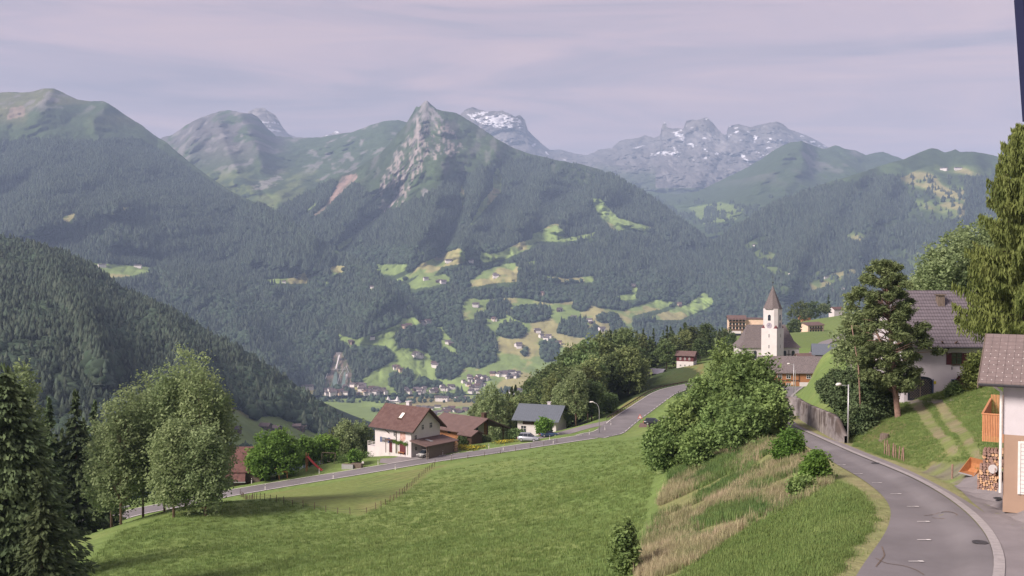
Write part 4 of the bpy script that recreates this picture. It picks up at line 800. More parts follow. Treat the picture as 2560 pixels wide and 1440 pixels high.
# carport on its gable side
cx, cy = rot(rz)
cr_ = placed("carport", "brown lean-to carport with weathered plank wall built against the white farmhouse", "carport", x, y, z - .2, rz)
b = MB(); x0 = L_/2 + .1
b.add([(x0, -4.9, 3.2), (x0 + 4.8, -4.9, 2.5), (x0 + 4.8, 4.9, 2.5), (x0, 4.9, 3.2), (x0, -4.9, 3.4), (x0 + 4.8, -4.9, 2.7), (x0 + 4.8, 4.9, 2.7), (x0, 4.9, 3.4)], [(0,3,2,1),(4,5,6,7),(0,1,5,4),(1,2,6,5),(2,3,7,6),(3,0,4,7)]); b.build("roof", M['roof_plain'], cr_)
b = MB(); b.box(x0 + 4.1, x0 + 4.2, -3.7, 4.2, -1.5, 2.5); b.build("wall", M['gwood'], cr_)
b = MB(); b.box(x0 + 4.08, x0 + 4.24, -4.2, -4.04, -1.5, 2.5); b.build("post", M['gwood'], cr_)
b = MB(); b.add([(x0 + 1.1, -1.6, 3.29), (x0 + 2.9, -1.6, 3.03), (x0 + 2.9, -.8, 3.03), (x0 + 1.1, -.8, 3.29)], [(0, 1, 2, 3)]); b.build("skylight", M['metal'], cr_)
# second house
rz2 = -.72; L2, W2 = 12.5, 9.5; p0 = wpt(1149, 1100, 231); ux, uy = rot(rz2)
r2 = placed("bungalow", "long low house with wide brown roof and open porch behind the farmhouse", "house", p0[0] - ux[0]*2.5 + uy[0]*W2/2, p0[1] - ux[1]*2.5 + uy[1]*W2/2, p0[2], rz2)
w = MB(); w.prism([(-W2/2, -2), (W2/2, -2), (W2/2, 2.6), (0, 4.5), (-W2/2, 2.6)], 0, -L2/2, L2/2 - 4.2); w.build("wall", M['wood'], r2)
w = MB(); w.box(L2/2 - 4.19, L2/2 - 4.1, -2.2, 3.6, -1, 3.2); w.build("porch_wall", M['white'], r2)
w = MB(); k = 1.9 / 4.75
w.prism([(-6.3, 2.6 - k*1.55), (0, 4.5), (0, 4.75), (-6.3, 2.8 - k*1.55)], 0, -L2/2 - 1, L2/2 + .6); w.prism([(7.6, 2.8 - k*2.85), (0, 4.75), (0, 4.5), (7.6, 2.6 - k*2.85)], 0, -L2/2 - 1.002, L2/2 + .602); ro2 = w.build("roof", M['roof_plain'], r2)
chimney(ro2, 3.5, 2.2, 3.3, 5.3, .9, M['dwood']); w = MB()
for yy in (-4.2, .4, 5.6): w = MB(); w.box(L2/2 - .1, L2/2 + .1, yy - .1, yy + .1, -1, 4.5 - abs(yy) * .4); w.build("post", M['dwood'], r2)
w = MB(); w.T = face_T('F', L2, W2); w.box(-1.2, -.3, 0, .05, 1.2, 2.0); w.build("window", M['glass'], r2); w = MB(); w.box(L2/2 - 4.1, L2/2 - 4.06, 1.0, 1.6, 1.4, 2.0); w.build("window", M['glass'], r2)
p1 = wpt(1178, 1104, 226)
r3 = placed("garden_shed", "small reddish brown garden shed with gable roof in front of the low house", "shed", p1[0], p1[1], p1[2], rz2); gable(r3, 3.4, 3.4, 1.7, .7, M['dwood'], M['roof_plain'], .5, .5, -1)
# blue grey roofed house
p1 = wpt(1356, 1083, 256)
r4 = placed("detached_house", "white house with blue grey roof half hidden by birches past the parked cars", "house", p1[0], p1[1] + 3, p1[2], -.35); gable(r4, 10, 8.5, 4.0, 2.5, M['white'], M['roof_blue'], 1.3, 1.1)
for u in (-3.4, .6): window(r4, (10, 8.5), 'F', u, .2, 1.3, 1.6)
w = MB(); w.T = face_T('F', 10, 8.5); w.box(-3.6, .8, 0, .06, 2.2, 3.7); w.build("cladding", M['dwood'], r4); chimney(r4, 1.6, 1, 5.2, 7.2, .8)
# barn on the left
p1 = wpt(595, 1222, 199)
r5 = placed("barn", "weathered barn with rust red tin roof below the walnut tree", "barn", p1[0] - 1.2, p1[1] + 5, p1[2], .06); gable(r5, 10, 8.5, 3.6, 3.4, M['gwood'], M['roof_red'], .7, .9, -3)
w = MB(); w.add([(-2.8, -4.3, 3.0), (2.2, -4.3, 3.0), (2.6, -6.9, 1.6), (-3.2, -6.9, 1.6), (-2.8, -4.3, 3.2), (2.2, -4.3, 3.2), (2.6, -6.9, 1.8), (-3.2, -6.9, 1.8)], [(0,1,2,3),(4,7,6,5),(0,4,5,1),(1,5,6,2),(2,6,7,3),(3,7,4,0)]); w.build("lean_to_roof", M['roof_red'], r5)
w = MB(); w.box(-2.5, 2.0, -6.3, -4.26, -2, 1.9); w.build("lean_to_wall", M['gwood'], r5); w = MB(); w.box(-3.3, 2.7, -7.05, -6.92, 1.58, 1.74); w.build("gutter", M['metal'], r5)
w = MB()
for i in range(5): w.box(-5.2, -2.9, -7.2 + .1 * (i % 2), -6.5, -1.2 + i * .16, -1.06 + i * .16)
tag(w.build("board_pile", M['slatwood'], None, loc=(p1[0] - 1.2, p1[1] + 5, p1[2]), rz=.06), "orange pile of boards beside the barn corner", "timber")

# ------------------------------------------------------------------ church
DC = 365; zb = -36.8
px2x = lambda px, D: (px - 1280) / F * D
ch = placed("church", "white parish church with grey shingle spire and clock tower above the village", "church", px2x(1936, DC), DC + 2, zb, 0)
th = .66; s1 = 5.8; tw = empty("tower"); tw.parent = ch; tw.rotation_euler = (0, 0, th - math.pi / 2 + .24)
t_ = MB(); t_.box(-s1/2, s1/2, -s1/2, s1/2, -3, 12.8); tb = t_.build("shaft", M['white'], tw)
octp = lambda r, ph=math.pi/8: [(r * math.cos(a + ph), r * math.sin(a + ph)) for a in [k * math.pi / 4 for k in range(8)]]
o_ = MB(); o_.prism([(sx * a, sy * b_) for sx, sy, a, b_ in ((1,-1,2.75,1.75),(1,1,2.75,1.75),(1,1,1.75,2.75),(-1,1,1.75,2.75),(-1,1,2.75,1.75),(-1,-1,2.75,1.75),(-1,-1,1.75,2.75),(1,-1,1.75,2.75))], 2, 12.8, 19.7); o_.build("belfry", M['white'], tw)
sp_ = MB(); oc = octp(3.35); oc2 = octp(2.3); n_ = len(sp_.v); sp_.add([(a, b_, 19.5) for a, b_ in oc] + [(a * .98, b_ * .98, 19.75) for a, b_ in oc] + [(a, b_, 22.0) for a, b_ in oc2] + [(0, 0, 27.9)], [(k, (k+1) % 8, 8 + (k+1) % 8, 8 + k) for k in range(8)] + [(8 + k, 8 + (k+1) % 8, 16 + (k+1) % 8, 16 + k) for k in range(8)] + [(16 + k, 16 + (k+1) % 8, 24) for k in range(8)] + [tuple(range(8))[::-1]]); sp_.build("spire", M['roof_slate'], tw)
c_ = MB(); c_.tube([(0, 0, 27.7), (0, 0, 31.6)], .07, 6); c_.tube([(-.6, 0, 30.8), (.6, 0, 30.8)], .06, 6); c_.cyl((0, 0, 28.8), .28, .5, 2, 8); c_.build("spire_cross", M['metal_d'], tw)
for sx, sy in ((1, -1), (-1, -1), (1, 1), (-1, 1)):
    q = MB(); c = (sx * 2.55, sy * 2.55); q.add([(sx * 2.9, sy * 2.9, 12.8), (sx * 1.6, sy * 2.9, 12.8), (sx * 2.9, sy * 1.6, 12.8), (sx * 2.1, sy * 2.1, 14.3)], [(0, 1, 3), (1, 2, 3), (2, 0, 3)]); q.build("corner_roof", M['shutter_r'], tw)
for fc in 'FRBL':
    T = face_T(fc, 5.5, 5.5); q = MB(); q.T = T; q.prism([(-.8, 15.3), (.8, 15.3)] + [(.8 * math.cos(a), 17.1 + .8 * math.sin(a)) for a in np.linspace(0, math.pi, 9)], 1, -.02, .03); wn = q.build("belfry_window", M['frame'], tw)
    q = MB(); q.T = T; q.prism([(-.55, 15.5), (.55, 15.5)] + [(.55 * math.cos(a), 17.1 + .55 * math.sin(a)) for a in np.linspace(0, math.pi, 9)], 1, .0, .06); q.build("louvre", M['glass'], wn)
    q = MB(); q.T = T; q.prism([(1.05 * math.cos(a), 13.75 + 1.05 * math.sin(a)) for a in np.linspace(0, 2 * math.pi, 24, False)], 1, -.02, .05); ck = q.build("clock_face", mat("clock_" + fc, (.30, .27, .32), .8, .1, 2), tw)
    q = MB(); q.T = T; q.box(-.06, .06, .05, .09, 13.75, 14.6); q.box(-.5, 0, .05, .085, 13.62, 13.76); q.build("clock_hand", M['metal_d'], ck)
    for zz in (2.2, 5.8, 9.6): q = MB(); q.T = face_T(fc, s1, s1); q.box(-.14, .14, -.02, .02, zz, zz + 1.2); q.build("slit_window", M['glass'], tw)
NL, NW, NH, NR = 21.0, 11.0, 5.6, 7.8
nv = MB(); nv.box(-NL/2, NL/2, 4, 4 + NW, -3, NH); nv.build("nave_wall", M['white'], ch)
rr0 = MB(); e_ = .7; A = [(-NL/2 - e_, 4 - e_), (NL/2 + e_, 4 - e_), (NL/2 + e_, 4 + NW + e_), (-NL/2 - e_, 4 + NW + e_)]; B = [(-NL/2 + 1.4, 5.6), (NL/2 - 1.4, 5.6), (NL/2 - 1.4, 4 + NW - 1.6), (-NL/2 + 1.4, 4 + NW - 1.6)]; R0 = [(-NL/2 + 3.6, 4 + NW/2), (NL/2 - 3.6, 4 + NW/2)]
rr0.add([(a, b_, NH - .1) for a, b_ in A] + [(a, b_, NH + 2.2) for a, b_ in B] + [(a, b_, NH + NR) for a, b_ in R0], [(0,1,5,4),(1,2,6,5),(2,3,7,6),(3,0,4,7),(4,5,9,8),(5,6,9),(6,7,8,9),(7,4,8),(0,3,2,1)]); rr0.build("nave_roof", M['roof_slate'], ch)
for u in (-8.2, -5.2, 5.4, 8.4):
    q = MB(); q.prism([(u - .55, 1.5), (u + .55, 1.5)] + [(u + .55 * math.cos(a), 3.9 + .55 * math.sin(a)) for a in np.linspace(0, math.pi, 8)], 1, 3.93, 3.99); q.build("nave_window", M['glass'], ch)
q = MB(); q.prism([(-9.2 + .5 * math.cos(a), 4.6 + .5 * math.sin(a)) for a in np.linspace(0, 2*math.pi, 12, False)], 1, 3.9, 3.98); q.build("round_window", M['glass'], ch)
q = MB(); q.box(6.75, 6.95, 3.8, 3.98, .3, 4.6); q.box(6.1, 7.6, 3.8, 3.97, 3.0, 3.2); tag(q.build("wall_cross", M['dwood'], ch), "large dark wooden cross on the church wall")

# ------------------------------------------------------------------ village buildings
p1 = wpt(1998, 968, 268)
w1 = placed("wooden_inn", "long orange brown timber house with grey shingle roof in front of the church", "house", px2x(1988, 268), 268 + 4, -33.4, -.10)
L1, W1 = 15.5, 9.0; gable(w1, L1, W1, 4.7, 3.3, M['wood'], M['roof_slate'], .7, .6)
q = MB(); q.T = face_T('F', L1, W1); q.box(1.6, L1/2 - .1, -.02, .06, -2, 1.9); q.build("plaster_wall", M['white'], w1)
for u, zz in ((3.9, 2.9), (-1.2, 2.9), (-3.4, 2.9), (-1.2, .7), (-3.4, .7), (4.8, .5)): window(w1, (L1, W1), 'F', u, zz, 1.0, .9, deep=.1)
for u in (1.5, 6.0): q = MB(); q.T = face_T('F', L1, W1); q.box(u - .1, u + .1, 0, .12, 2.0, 4.6); q.build("timber_post", M['dwood'], w1)
q = MB(); q.T = face_T('F', L1, W1); q.box(-L1/2, 1.4, 0, .1, 2.2, 2.45); q.build("timber_beam", M['dwood'], w1)
w2_ = placed("chalet", "dark timber chalet with blue grey roof and flower balcony at the village edge", "house", px2x(2084, 330), 334, -33.9, -.25); gable(w2_, 8.5, 8, 4.4, 2.3, M['dwood'], M['roof_blue'], 1.3, 1.3)
for u in (-1.5, 1.2): window(w2_, (8.5, 8), 'F', u, .4, 1.0, 1.0); window(w2_, (8.5, 8), 'F', u, 3.0, .8, .9)
q = MB(); q.T = face_T('F', 8.5, 8); q.box(-4.2, 4.2, 0, .9, 2.2, 2.35); q.box(-4.2, 4.2, .84, .9, 2.35, 3.0); q.build("balcony", M['wood'], w2_)
w3_ = placed("hillside_house", "small house with dark red upper storey over white lower storey above the wood", "house", px2x(1722, 392), 396, -41.0, -.38); gable(w3_, 6.4, 6.0, 4.9, 1.2, M['shutter_r'], M['roof_plain'], .7, .7, -2.5, split=2.6, mlow=M['white'])
for u in (-1.7, 0, 1.7): window(w3_, (6.4, 6), 'F', u, 3.2, .5, .7, deep=.08); window(w3_, (6.4, 6), 'F', u, .8, .45, .6)
w4_ = placed("cottage", "small white cottage with pale roof among the trees left of the red and white house", "house", px2x(1640, 372), 374, -43.4, -.5); gable(w4_, 6.5, 5, 2.9, 1.2, M['white'], M['metal'], .6, .6, -4); window(w4_, (6.5, 5), 'F', -1, 1, 1, 1)
# four storey lodging block
a1 = placed("apartment_block", "orange four storey lodging block with rows of dark balconies on the green slope", "apartment building", px2x(2035, 700), 706, -54.0, .50); gable(a1, 14.5, 9, 10.0, 1.6, M['cream'], M['roof_plain'], .8, .8, -4, ridge_y=1)
for zz in range(4):
    for u in range(5):
        q = MB(); q.T = face_T('F', 13.5, 9); uu = -4.8 + u * 2.4; q.box(uu - .75, uu + .75, 0, .06, .4 + zz * 2.35, 2.2 + zz * 2.35); wn = q.build("window", M['glass'], a1); q = MB(); q.T = face_T('F', 13.5, 9); q.box(uu - .8, uu + .8, .06, 1.0, .2 + zz * 2.35, .9 + zz * 2.35); q.build("balcony", M['dwood'], a1)
h1 = placed("hotel", "large cream hotel with stepped balconies and white glazed base behind the church", "hotel", px2x(1846, 640), 645, -43.8, -.15); gable(h1, 10.5, 14, 7.3, 2.0, M['cream'], M['roof_plain'], .8, .6, -3)
for zz in range(3):
    for u in range(5): q = MB(); q.T = face_T('F', 10.5, 14); uu = -4 + u * 2; q.box(uu - .7, uu + .7, 0, .06, 1.2 + zz * 2.4, 2.9 + zz * 2.4); q.build("window", M['glass'], h1); q = MB(); q.T = face_T('F', 10.5, 14); q.box(uu - .85, uu + .85, .06, .9, .9 + zz * 2.4, 1.5 + zz * 2.4); q.build("balcony", M['dwood'], h1)
q = MB(); q.box(5.25, 19, -5, 7, -4, 7.4); q.box(8.5, 12, -7, -5, -2, 3.4); q.build("wing", M['cream'], h1); q = MB(); q.box(5.3, 19.3, -5.4, 7.4, 7.4, 7.8); q.build("wing_roof", M['roof_plain'], h1)
for u in (9.5, 11): q = MB(); q.box(u - .5, u + .5, -7.06, -7, .8, 2.0); q.build("window", M['glass'], h1)
q = MB(); q.box(-9, 2, -12, -7.4, -6, -2.2, 0); q.box(-9.1, 2.1, -12.1, -7.2, -1.0, .2, 1); q.box(-9, 2, -12, -7.3, -2.2, -1.0, 2); q.build("base_storey", [M['dwood'], M['frame'], M['glass']], h1)
for nm_, lb, px_, D_, z_, l_, w_, h_, r_, mw, mr in (("hay_barn","grey wooden barn below the hotel",1860,560,-47.5,9,7,3,2,'gwood','roof_slate'), ("brown_house","brown house with flat roof on the crest above the lodging block",2092,900,-46.5,10,8,4,1.8,'white','roof_brown'), ("wooden_annex","low wooden annex on the meadow crest behind the spruces",2012,900,-51.5,9,6,3.0,.8,'wood','roof_plain'), ("wayside_shed","small white shed with brown shingle roof among the bushes over the road",2106,128,-16.2,1.9,1.8,1.5,.6,'white','roof_brown'), ("gatehouse","small white house at the churchyard corner",2010,352,-35.6,5,4,2.4,1.4,'white','roof_plain')):
    q = placed(nm_, lb, "house" if "barn" not in nm_ and "shed" not in nm_ else "shed", px2x(px_, D_), D_, z_, .3 if px_ > 1900 else -.3); gable(q, l_, w_, h_, r_, M[mw], M[mr], .6, .6, -4)
# bus shelter roofs at the junction and the bench shed
p1 = wpt(1628, 1078, 244)
bs = placed("road_shelter", "low hut with flat brown roof at the road junction", "shelter", p1[0], p1[1], p1[2] - .6, -.35); gable(bs, 4.2, 3.0, 1.7, .5, M['gwood'], M['roof_plain'], .5, .5, -1.5)

# ------------------------------------------------------------------ white house with grey tiled roof on the right
zb = float(G(2300, 996)[2]); D0 = 108
w5 = placed("manor_house", "big white house with grey tiled roof, red shutters and arched door up the grassy drive", "house", px2x(2451, D0), D0 + 5.5, -14.4, 0)
L5, W5, H5 = 15.6, 11.0, 6.15; dm = (L5, W5); _, ro = gable(w5, L5, W5, H5, 4.7, M['white2'], M['roof_tile'], 1.0, .8, -3, trim=M['dwood'])
x5 = lambda px: px2x(px, D0) - px2x(2451, D0)
q = MB(); q.T = face_T('F', *dm); q.box(-L5/2 - .02, L5/2 + .02, 0, .05, 5.25, 6.1); q.build("eave_band", M['dwood'], w5)
window(w5, dm, 'F', x5(2394), 3.55, 1.0, 1.15, mf=M['dwood'], sh=M['shutter_r']); window(w5, dm, 'F', x5(2448), 3.55, 1.0, 1.15, mf=M['dwood'], sh=M['shutter_r']); window(w5, dm, 'F', x5(2391), 1.5, .72, .42, mf=M['shutter_b'], cross=False)
u = x5(2303); q = MB(); q.T = face_T('F', *dm); pl = [(u - 1.28, -.2), (u + 1.28, -.2), (u + 1.28, 1.85)] + [(u + 1.28 * math.cos(a), 1.85 + .45 * math.sin(a)) for a in np.linspace(.3, math.pi - .3, 9)] + [(u - 1.28, 1.85)]
q.prism(pl, 1, 0, .05); dr_ = q.build("arched_door", M['glass'], w5)
q = MB(); q.T = face_T('F', *dm)
for i in range(-9, 10):
    for sgn in (-1, 1):
        a = (u + i * .27, .0); x1, x2 = a[0], a[0] + sgn * 2.0
        n_ = 8
        for j in range(n_):
            xa, xb = x1 + (x2 - x1) * j / n_, x1 + (x2 - x1) * (j + 1) / n_; za, zb_ = 2.0 * j / n_, 2.0 * (j + 1) / n_
            if abs(xa - u) < 1.2 and abs(xb - u) < 1.2: q.add([(xa - .02, .06, za), (xa + .02, .06, za), (xb + .02, .06, zb_), (xb - .02, .06, zb_)], [(0, 1, 2, 3)])
q.box(u - .04, u + .04, .05, .08, -.1, 2.2); q.build("door_lattice", M['gwood'], dr_)
q = MB(); q.T = face_T('F', *dm); q.box(u + 1.3, u + 1.4, 0, .04, 0, 2.0); q.build("door_frame", M['shutter_b'], w5)
chimney(ro, x5(2390), -1.6, 8.2, 10.6, .7, M['gwood'])
q = MB(); q.tube([(x5(2368) - .8, -6.3, 6.0), (x5(2368), -5.6, 5.0)], .08, 6); q.tube([(x5(2368) + .8, -6.3, 6.0), (x5(2368), -5.6, 5.0)], .08, 6); q.tube([(x5(2368), -5.6, 5.8), (x5(2368), -5.6, 4.6)], .09, 6); q.build("eave_bracket", M['dwood'], w5)
for px_ in (2382, 2403): q = MB(); q.T = face_T('F', *dm); q.box(x5(px_) - .03, x5(px_) + .03, 0, .06, 3.0, 3.3); q.build("wall_hook", M['metal_d'], w5)
q = MB(); q.T = face_T('F', *dm); q.box(x5(2340) - .12, x5(2340) + .12, 0, .04, 1.5, 1.8); q.build("wall_plate", M['yellow'], w5)
# ------------------------------------------------------------------ garage building at the right edge
rz = -.49; L6, W6, H6 = 10.0, 9.5, 5.85; ux, uy = rot(rz); c0 = np.array([px2x(2514, 53.2), 53.2]); ctr = c0 + ux * L6/2 + uy * W6/2; z6 = -11.95
g6 = placed("garage_building", "house at the right edge with white upper storey, ochre garage storey and brown tiled roof", "house", ctr[0], ctr[1], z6, rz); dm = (L6, W6)
_, ro = gable(g6, L6, W6, H6, 1.75, M['white2'], M['roof_tile2'], .85, 1.15, -1, split=3.0, mlow=M['orange'], trim=M['gwood'])
q = MB(); k = 1.75 / 4.75
for i in range(26):
    for j in range(13):
        x_ = -L6/2 - 1.0 + i * .45 + (.22 if j % 2 else 0); y_ = -5.4 + j * .42; z_ = H6 + (y_ + 4.75) * k + .22
        q.add([(x_ - .022, y_ - .02, z_), (x_ + .022, y_ - .02, z_), (x_, y_ + .03, z_ + .045)], [(0, 1, 2)])
q.build("snow_guards", M['paint'], ro)
q = MB(); q.T = face_T('F', *dm); q.box(-L6/2 + .8, -L6/2 + 3.8, 0, .05, 0, 2.6); gd = q.build("garage_door", M['frame'], g6)
q = MB(); q.T = face_T('F', *dm); q.box(-L6/2 + .68, -L6/2 + .8, 0, .09, 0, 2.72); q.box(-L6/2 + .68, -L6/2 + 3.92, 0, .085, 2.6, 2.72); q.build("door_frame", M['paint'], g6)
for i in range(12): q = MB() if i == 0 else q; q.T = face_T('F', *dm); q.box(-L6/2 + .82, -L6/2 + 3.78, .05, .062, .1 + i * .21, .12 + i * .21)
q.build("door_ribs", M['metal'], gd)
q = MB(); q.tube([(-L6/2 - .5, -W6/2 - .8, 5.6), (-L6/2 - .12, -W6/2 - .12, 5.2), (-L6/2 - .12, -W6/2 - .12, 0)], .075, 8); q.build("downpipe", M['paint'], g6)
b = MB(); bx0, bx1, by0, by1 = -L6/2 - 1.15, -L6/2 - .05, -W6/2 + 2.6, W6/2
b.box(bx0, bx1, by0, by1, 2.45, 2.6, 1)
for i in range(14): xx = bx0 + i * .081; b.box(xx, xx + .06, by0 - .03, by0 + .02, 2.15, 3.62)
for i in range(60): yy = by0 + i * .115; b.box(bx0 - .02, bx0 + .03, yy, yy + .08, 2.15, 3.62)
for i in range(14): xx = bx0 + i * .081; b.box(xx, xx + .05, by1 - .05, by1, 2.6, 3.9)
b.box(bx0 - .05, bx1, by0 - .06, by0 + .05, 3.62, 3.68); b.box(bx0 - .06, bx0 + .05, by0, by1, 3.62, 3.685); b.build("balcony", [M['slatwood'], M['gwood']], g6)
wl = lambda lx, ly: ctr + ux * lx + uy * ly
# firewood
def stack(name, label, cen, wx, wy, zs, rzs, seed, logr=.06):
    r = random.Random(seed); q = MB(); z_ = zs[0]
    while z_ < zs[1]:
        x_ = -wx/2 + r.uniform(0, .04)
        while x_ < wx/2:
            rr1 = logr * r.uniform(.7, 1.25); q.tube([(x_ + rr1, -wy/2 + r.uniform(-.05, .03), z_ + rr1), (x_ + rr1, wy/2, z_ + rr1)], rr1, 6, r.randint(0, 1)); x_ += rr1 * 2.05
        z_ += logr * 1.8
    return tag(q.build(name, [M['log'], M['bark_pine']], None, loc=(cen[0], cen[1], z6), rz=rzs), label, "firewood")
c1 = wl(-L6/2 - .75, -W6/2 + .2)
stack("firewood_stack", "lower crate of split firewood at the foot of the garage corner", c1, .95, .7, (.05, .8), rz, 1); stack("firewood_stack", "upper pile of short logs on the firewood crate by the downpipe", c1, .8, .5, (.82, 1.25), rz, 2, .075)
stack("firewood_stack", "row of firewood leaning behind the crate along the garage side wall", wl(-L6/2 - .6, -W6/2 + 1.3), .9, 1.0, (.05, 1.95), rz, 3, .09)
q = MB(); q.T = lambda p: (p[0], p[1], p[2]); q.cyl((0, 0, 0), .23, .03, 1, 18); tag(q.build("white_disc", M['frame'], None, loc=(c1[0] + .1, c1[1] - .4, z6 + 1.18)), "round white dish propped on the firewood", "dish")
g = G(2430, 1187); bk = placed("loader_bucket", "orange tractor loader bucket standing on the paving by the grass", "loader bucket", g[0], g[1], g[2] + .05, -1.25)
q = MB(); q.prism([(-.5, .0), (.25, .0), (.55, .22), (.62, .6), (.45, .95), (.52, .6), (.46, .28), (.22, .07), (-.5, .04)], 0, -.62, .62); q.prism([(-.5, .0), (.25, 0), (.55, .22), (.62, .6), (.45, .95)], 0, -.66, -.62); q.prism([(-.5, .0), (.25, 0), (.55, .22), (.62, .6), (.45, .95)], 0, .62, .66); q.build("shell", M['orange_paint'], bk)
q = MB(); q.box(-.58, .58, -.55, -.42, -.01, .05); q.build("cutting_edge", M['metal'], bk)
pv_ = [tuple(G(a, b_)[:2]) for a, b_ in ((2385,1216),(2420,1190),(2455,1180),(2500,1178),(2560,1190),(2760,1240),(2760,1470),(2540,1440),(2525,1394),(2505,1340),(2470,1290),(2430,1256))]
sheet("yard_paving", pv_, M['asphalt2'], .03, .6)
# retaining wall along the bend
wt = [(1992,1040,995,141),(2003,1052,1003,134),(2020,1063,1012,128),(2040,1074,1020,122),(2060,1085,1028,117),(2080,1097,1036,112),(2092,1103,1050,109.5),(2104,1106,1078,108),(2111,1108,1090,107)]
q = MB(); pts = []
for a, bb, tt, d in wt:
    p_ = G(a, bb); top = wpt(a, tt, p_[1])[2]; pts.append((p_, top))
pts = [(pts[0][0] + np.array([-1.2, 5, 0]), pts[0][1] - .3)] + pts
A_ = np.array([p for p, t in pts]); T_ = np.array([t for p, t in pts]); dd_ = np.r_[0, np.cumsum(np.hypot(*np.diff(A_[:, :2], axis=0).T))]; uu = np.linspace(0, dd_[-1], 90)
AX = np.stack([np.interp(uu, dd_, A_[:, k]) for k in range(3)], -1); TT_ = np.interp(uu, dd_, T_); AX[:, 2] -= .6; vv = np.linspace(0, 1, 22)
tg_ = np.gradient(AX[:, :2], axis=0); tg_ /= np.linalg.norm(tg_, axis=1)[:, None]; nr_ = np.stack([-tg_[:, 1], tg_[:, 0]], -1); nr_ *= np.where((nr_ @ np.array([1., .6])) > 0, 1, -1)[:, None]
WV = np.concatenate([np.stack([np.stack([AX[:, 0], AX[:, 1], AX[:, 2] * (1 - v_) + TT_ * v_], -1) for v_ in vv], 1), np.stack([AX[:, 0] + nr_[:, 0] * .4, AX[:, 1] + nr_[:, 1] * .4, TT_], -1)[:, None], np.stack([AX[:, 0] + nr_[:, 0] * .4, AX[:, 1] + nr_[:, 1] * .4, AX[:, 2]], -1)[:, None]], 1)
UU, VV = np.meshgrid(uu, np.r_[vv, 1, 1], indexing='ij'); n_ = fbm(UU * 1.6, VV * 3, 5, 3); n2_ = fbm(UU * 3.5, VV * 1.2, 4, 8)
wc = lerp(np.zeros(UU.shape + (3,)) + (.21, .19, .19), (.07, .052, .046), sstep(.42, .58, n_ + .32 * (VV - .62)) * sstep(.3, .55, VV)); wc = lerp(wc, (.34, .31, .30), sstep(.60, .68, n2_) * .6); wc = lerp(wc, (.15, .13, .125), sstep(.62, .5, n2_) * .25)
mw_ = mat("stained_concrete", (.3, .3, .3), .95, .15, 3, bump=.02, bscale=6, attr=True)
me = mesh_np("retaining_wall", WV.reshape(-1, 3), grid_faces(*UU.shape), mw_, False, wc.reshape(-1, 3)); tag(link("retaining_wall", me), "stained concrete retaining wall holding the grassy bank on the inside of the bend", "wall")
vl = np.array([wpt(*p) for p in ((2018,905,345),(2034,885,385),(2062,864,440),(2100,848,500),(2150,835,560))]); vl = dense(vl, 40); strip("village_lane", offs(vl, -2.4), offs(vl, 2.4), M['asphalt2'], off=.35)
# ------------------------------------------------------------------ trees
def leaves(name, Cn, size, m, seed, up=.35, droop=0.0, elong=1.0, dirs=None, parent=None):
    """a crown of separate leaf sprays: one small bent quad at each centre"""
    rg = np.random.default_rng(seed); n = len(Cn); s_ = size * rg.uniform(.6, 1.35, n)[:, None]
    nrm = rg.normal(size=(n, 3)); nrm[:, 2] = np.abs(nrm[:, 2]) + up; nrm /= np.linalg.norm(nrm, axis=1)[:, None]
    a = rg.normal(size=(n, 3)) if dirs is None else dirs + rg.normal(size=(n, 3)) * .25
    a[:, 2] -= droop; a -= nrm * (a * nrm).sum(1)[:, None] * (1 if dirs is None else 0); a /= np.linalg.norm(a, axis=1)[:, None] + 1e-9; b = np.cross(nrm, a); b /= np.linalg.norm(b, axis=1)[:, None] + 1e-9
    A = a * s_ * elong; B = b * s_ * .62
    V = np.stack([Cn - A, Cn + B * .9 - nrm * s_ * .1, Cn + A, Cn - B * .9 - nrm * s_ * .1], 1).reshape(-1, 3)
    Fc = np.arange(n * 4).reshape(n, 4)
    return mesh_np(name, V, Fc, m)
def blob_points(ells, n, seed, shell=.62, clump=14, spread=.35):
    """leaf centres gathered in clumps over the outer shell of several lobes"""
    rg = np.random.default_rng(seed); E = np.array(ells, float); w = E[:, 3] * E[:, 4] + E[:, 3] * E[:, 5]; w /= w.sum()
    nc = n // clump; k = rg.choice(len(E), nc, p=w); d = rg.normal(size=(nc, 3)); d /= np.linalg.norm(d, axis=1)[:, None]
    lump = 1 + .22 * np.sin(d[:, 0] * 5 + k) * np.cos(d[:, 1] * 4 + d[:, 2] * 5 + k * 2)
    r = (shell + (1 - shell) * rg.random(nc) ** .6) * lump
    c = E[k, :3] + d * E[k, 3:6] * r[:, None]
    p = np.repeat(c, clump, 0) + rg.normal(size=(nc * clump, 3)) * spread
    return p
def trunk_mb(pts, rads, limbs, seed):
    q = MB(); q.tube(pts, rads, 8)
    for a, b_, r_ in limbs: mid = (Vector(a) + Vector(b_)) / 2 + Vector((0, 0, .06 * (Vector(b_) - Vector(a)).length)); q.tube([a, mid, b_], [r_, r_ * .65, r_ * .25], 5)
    return q
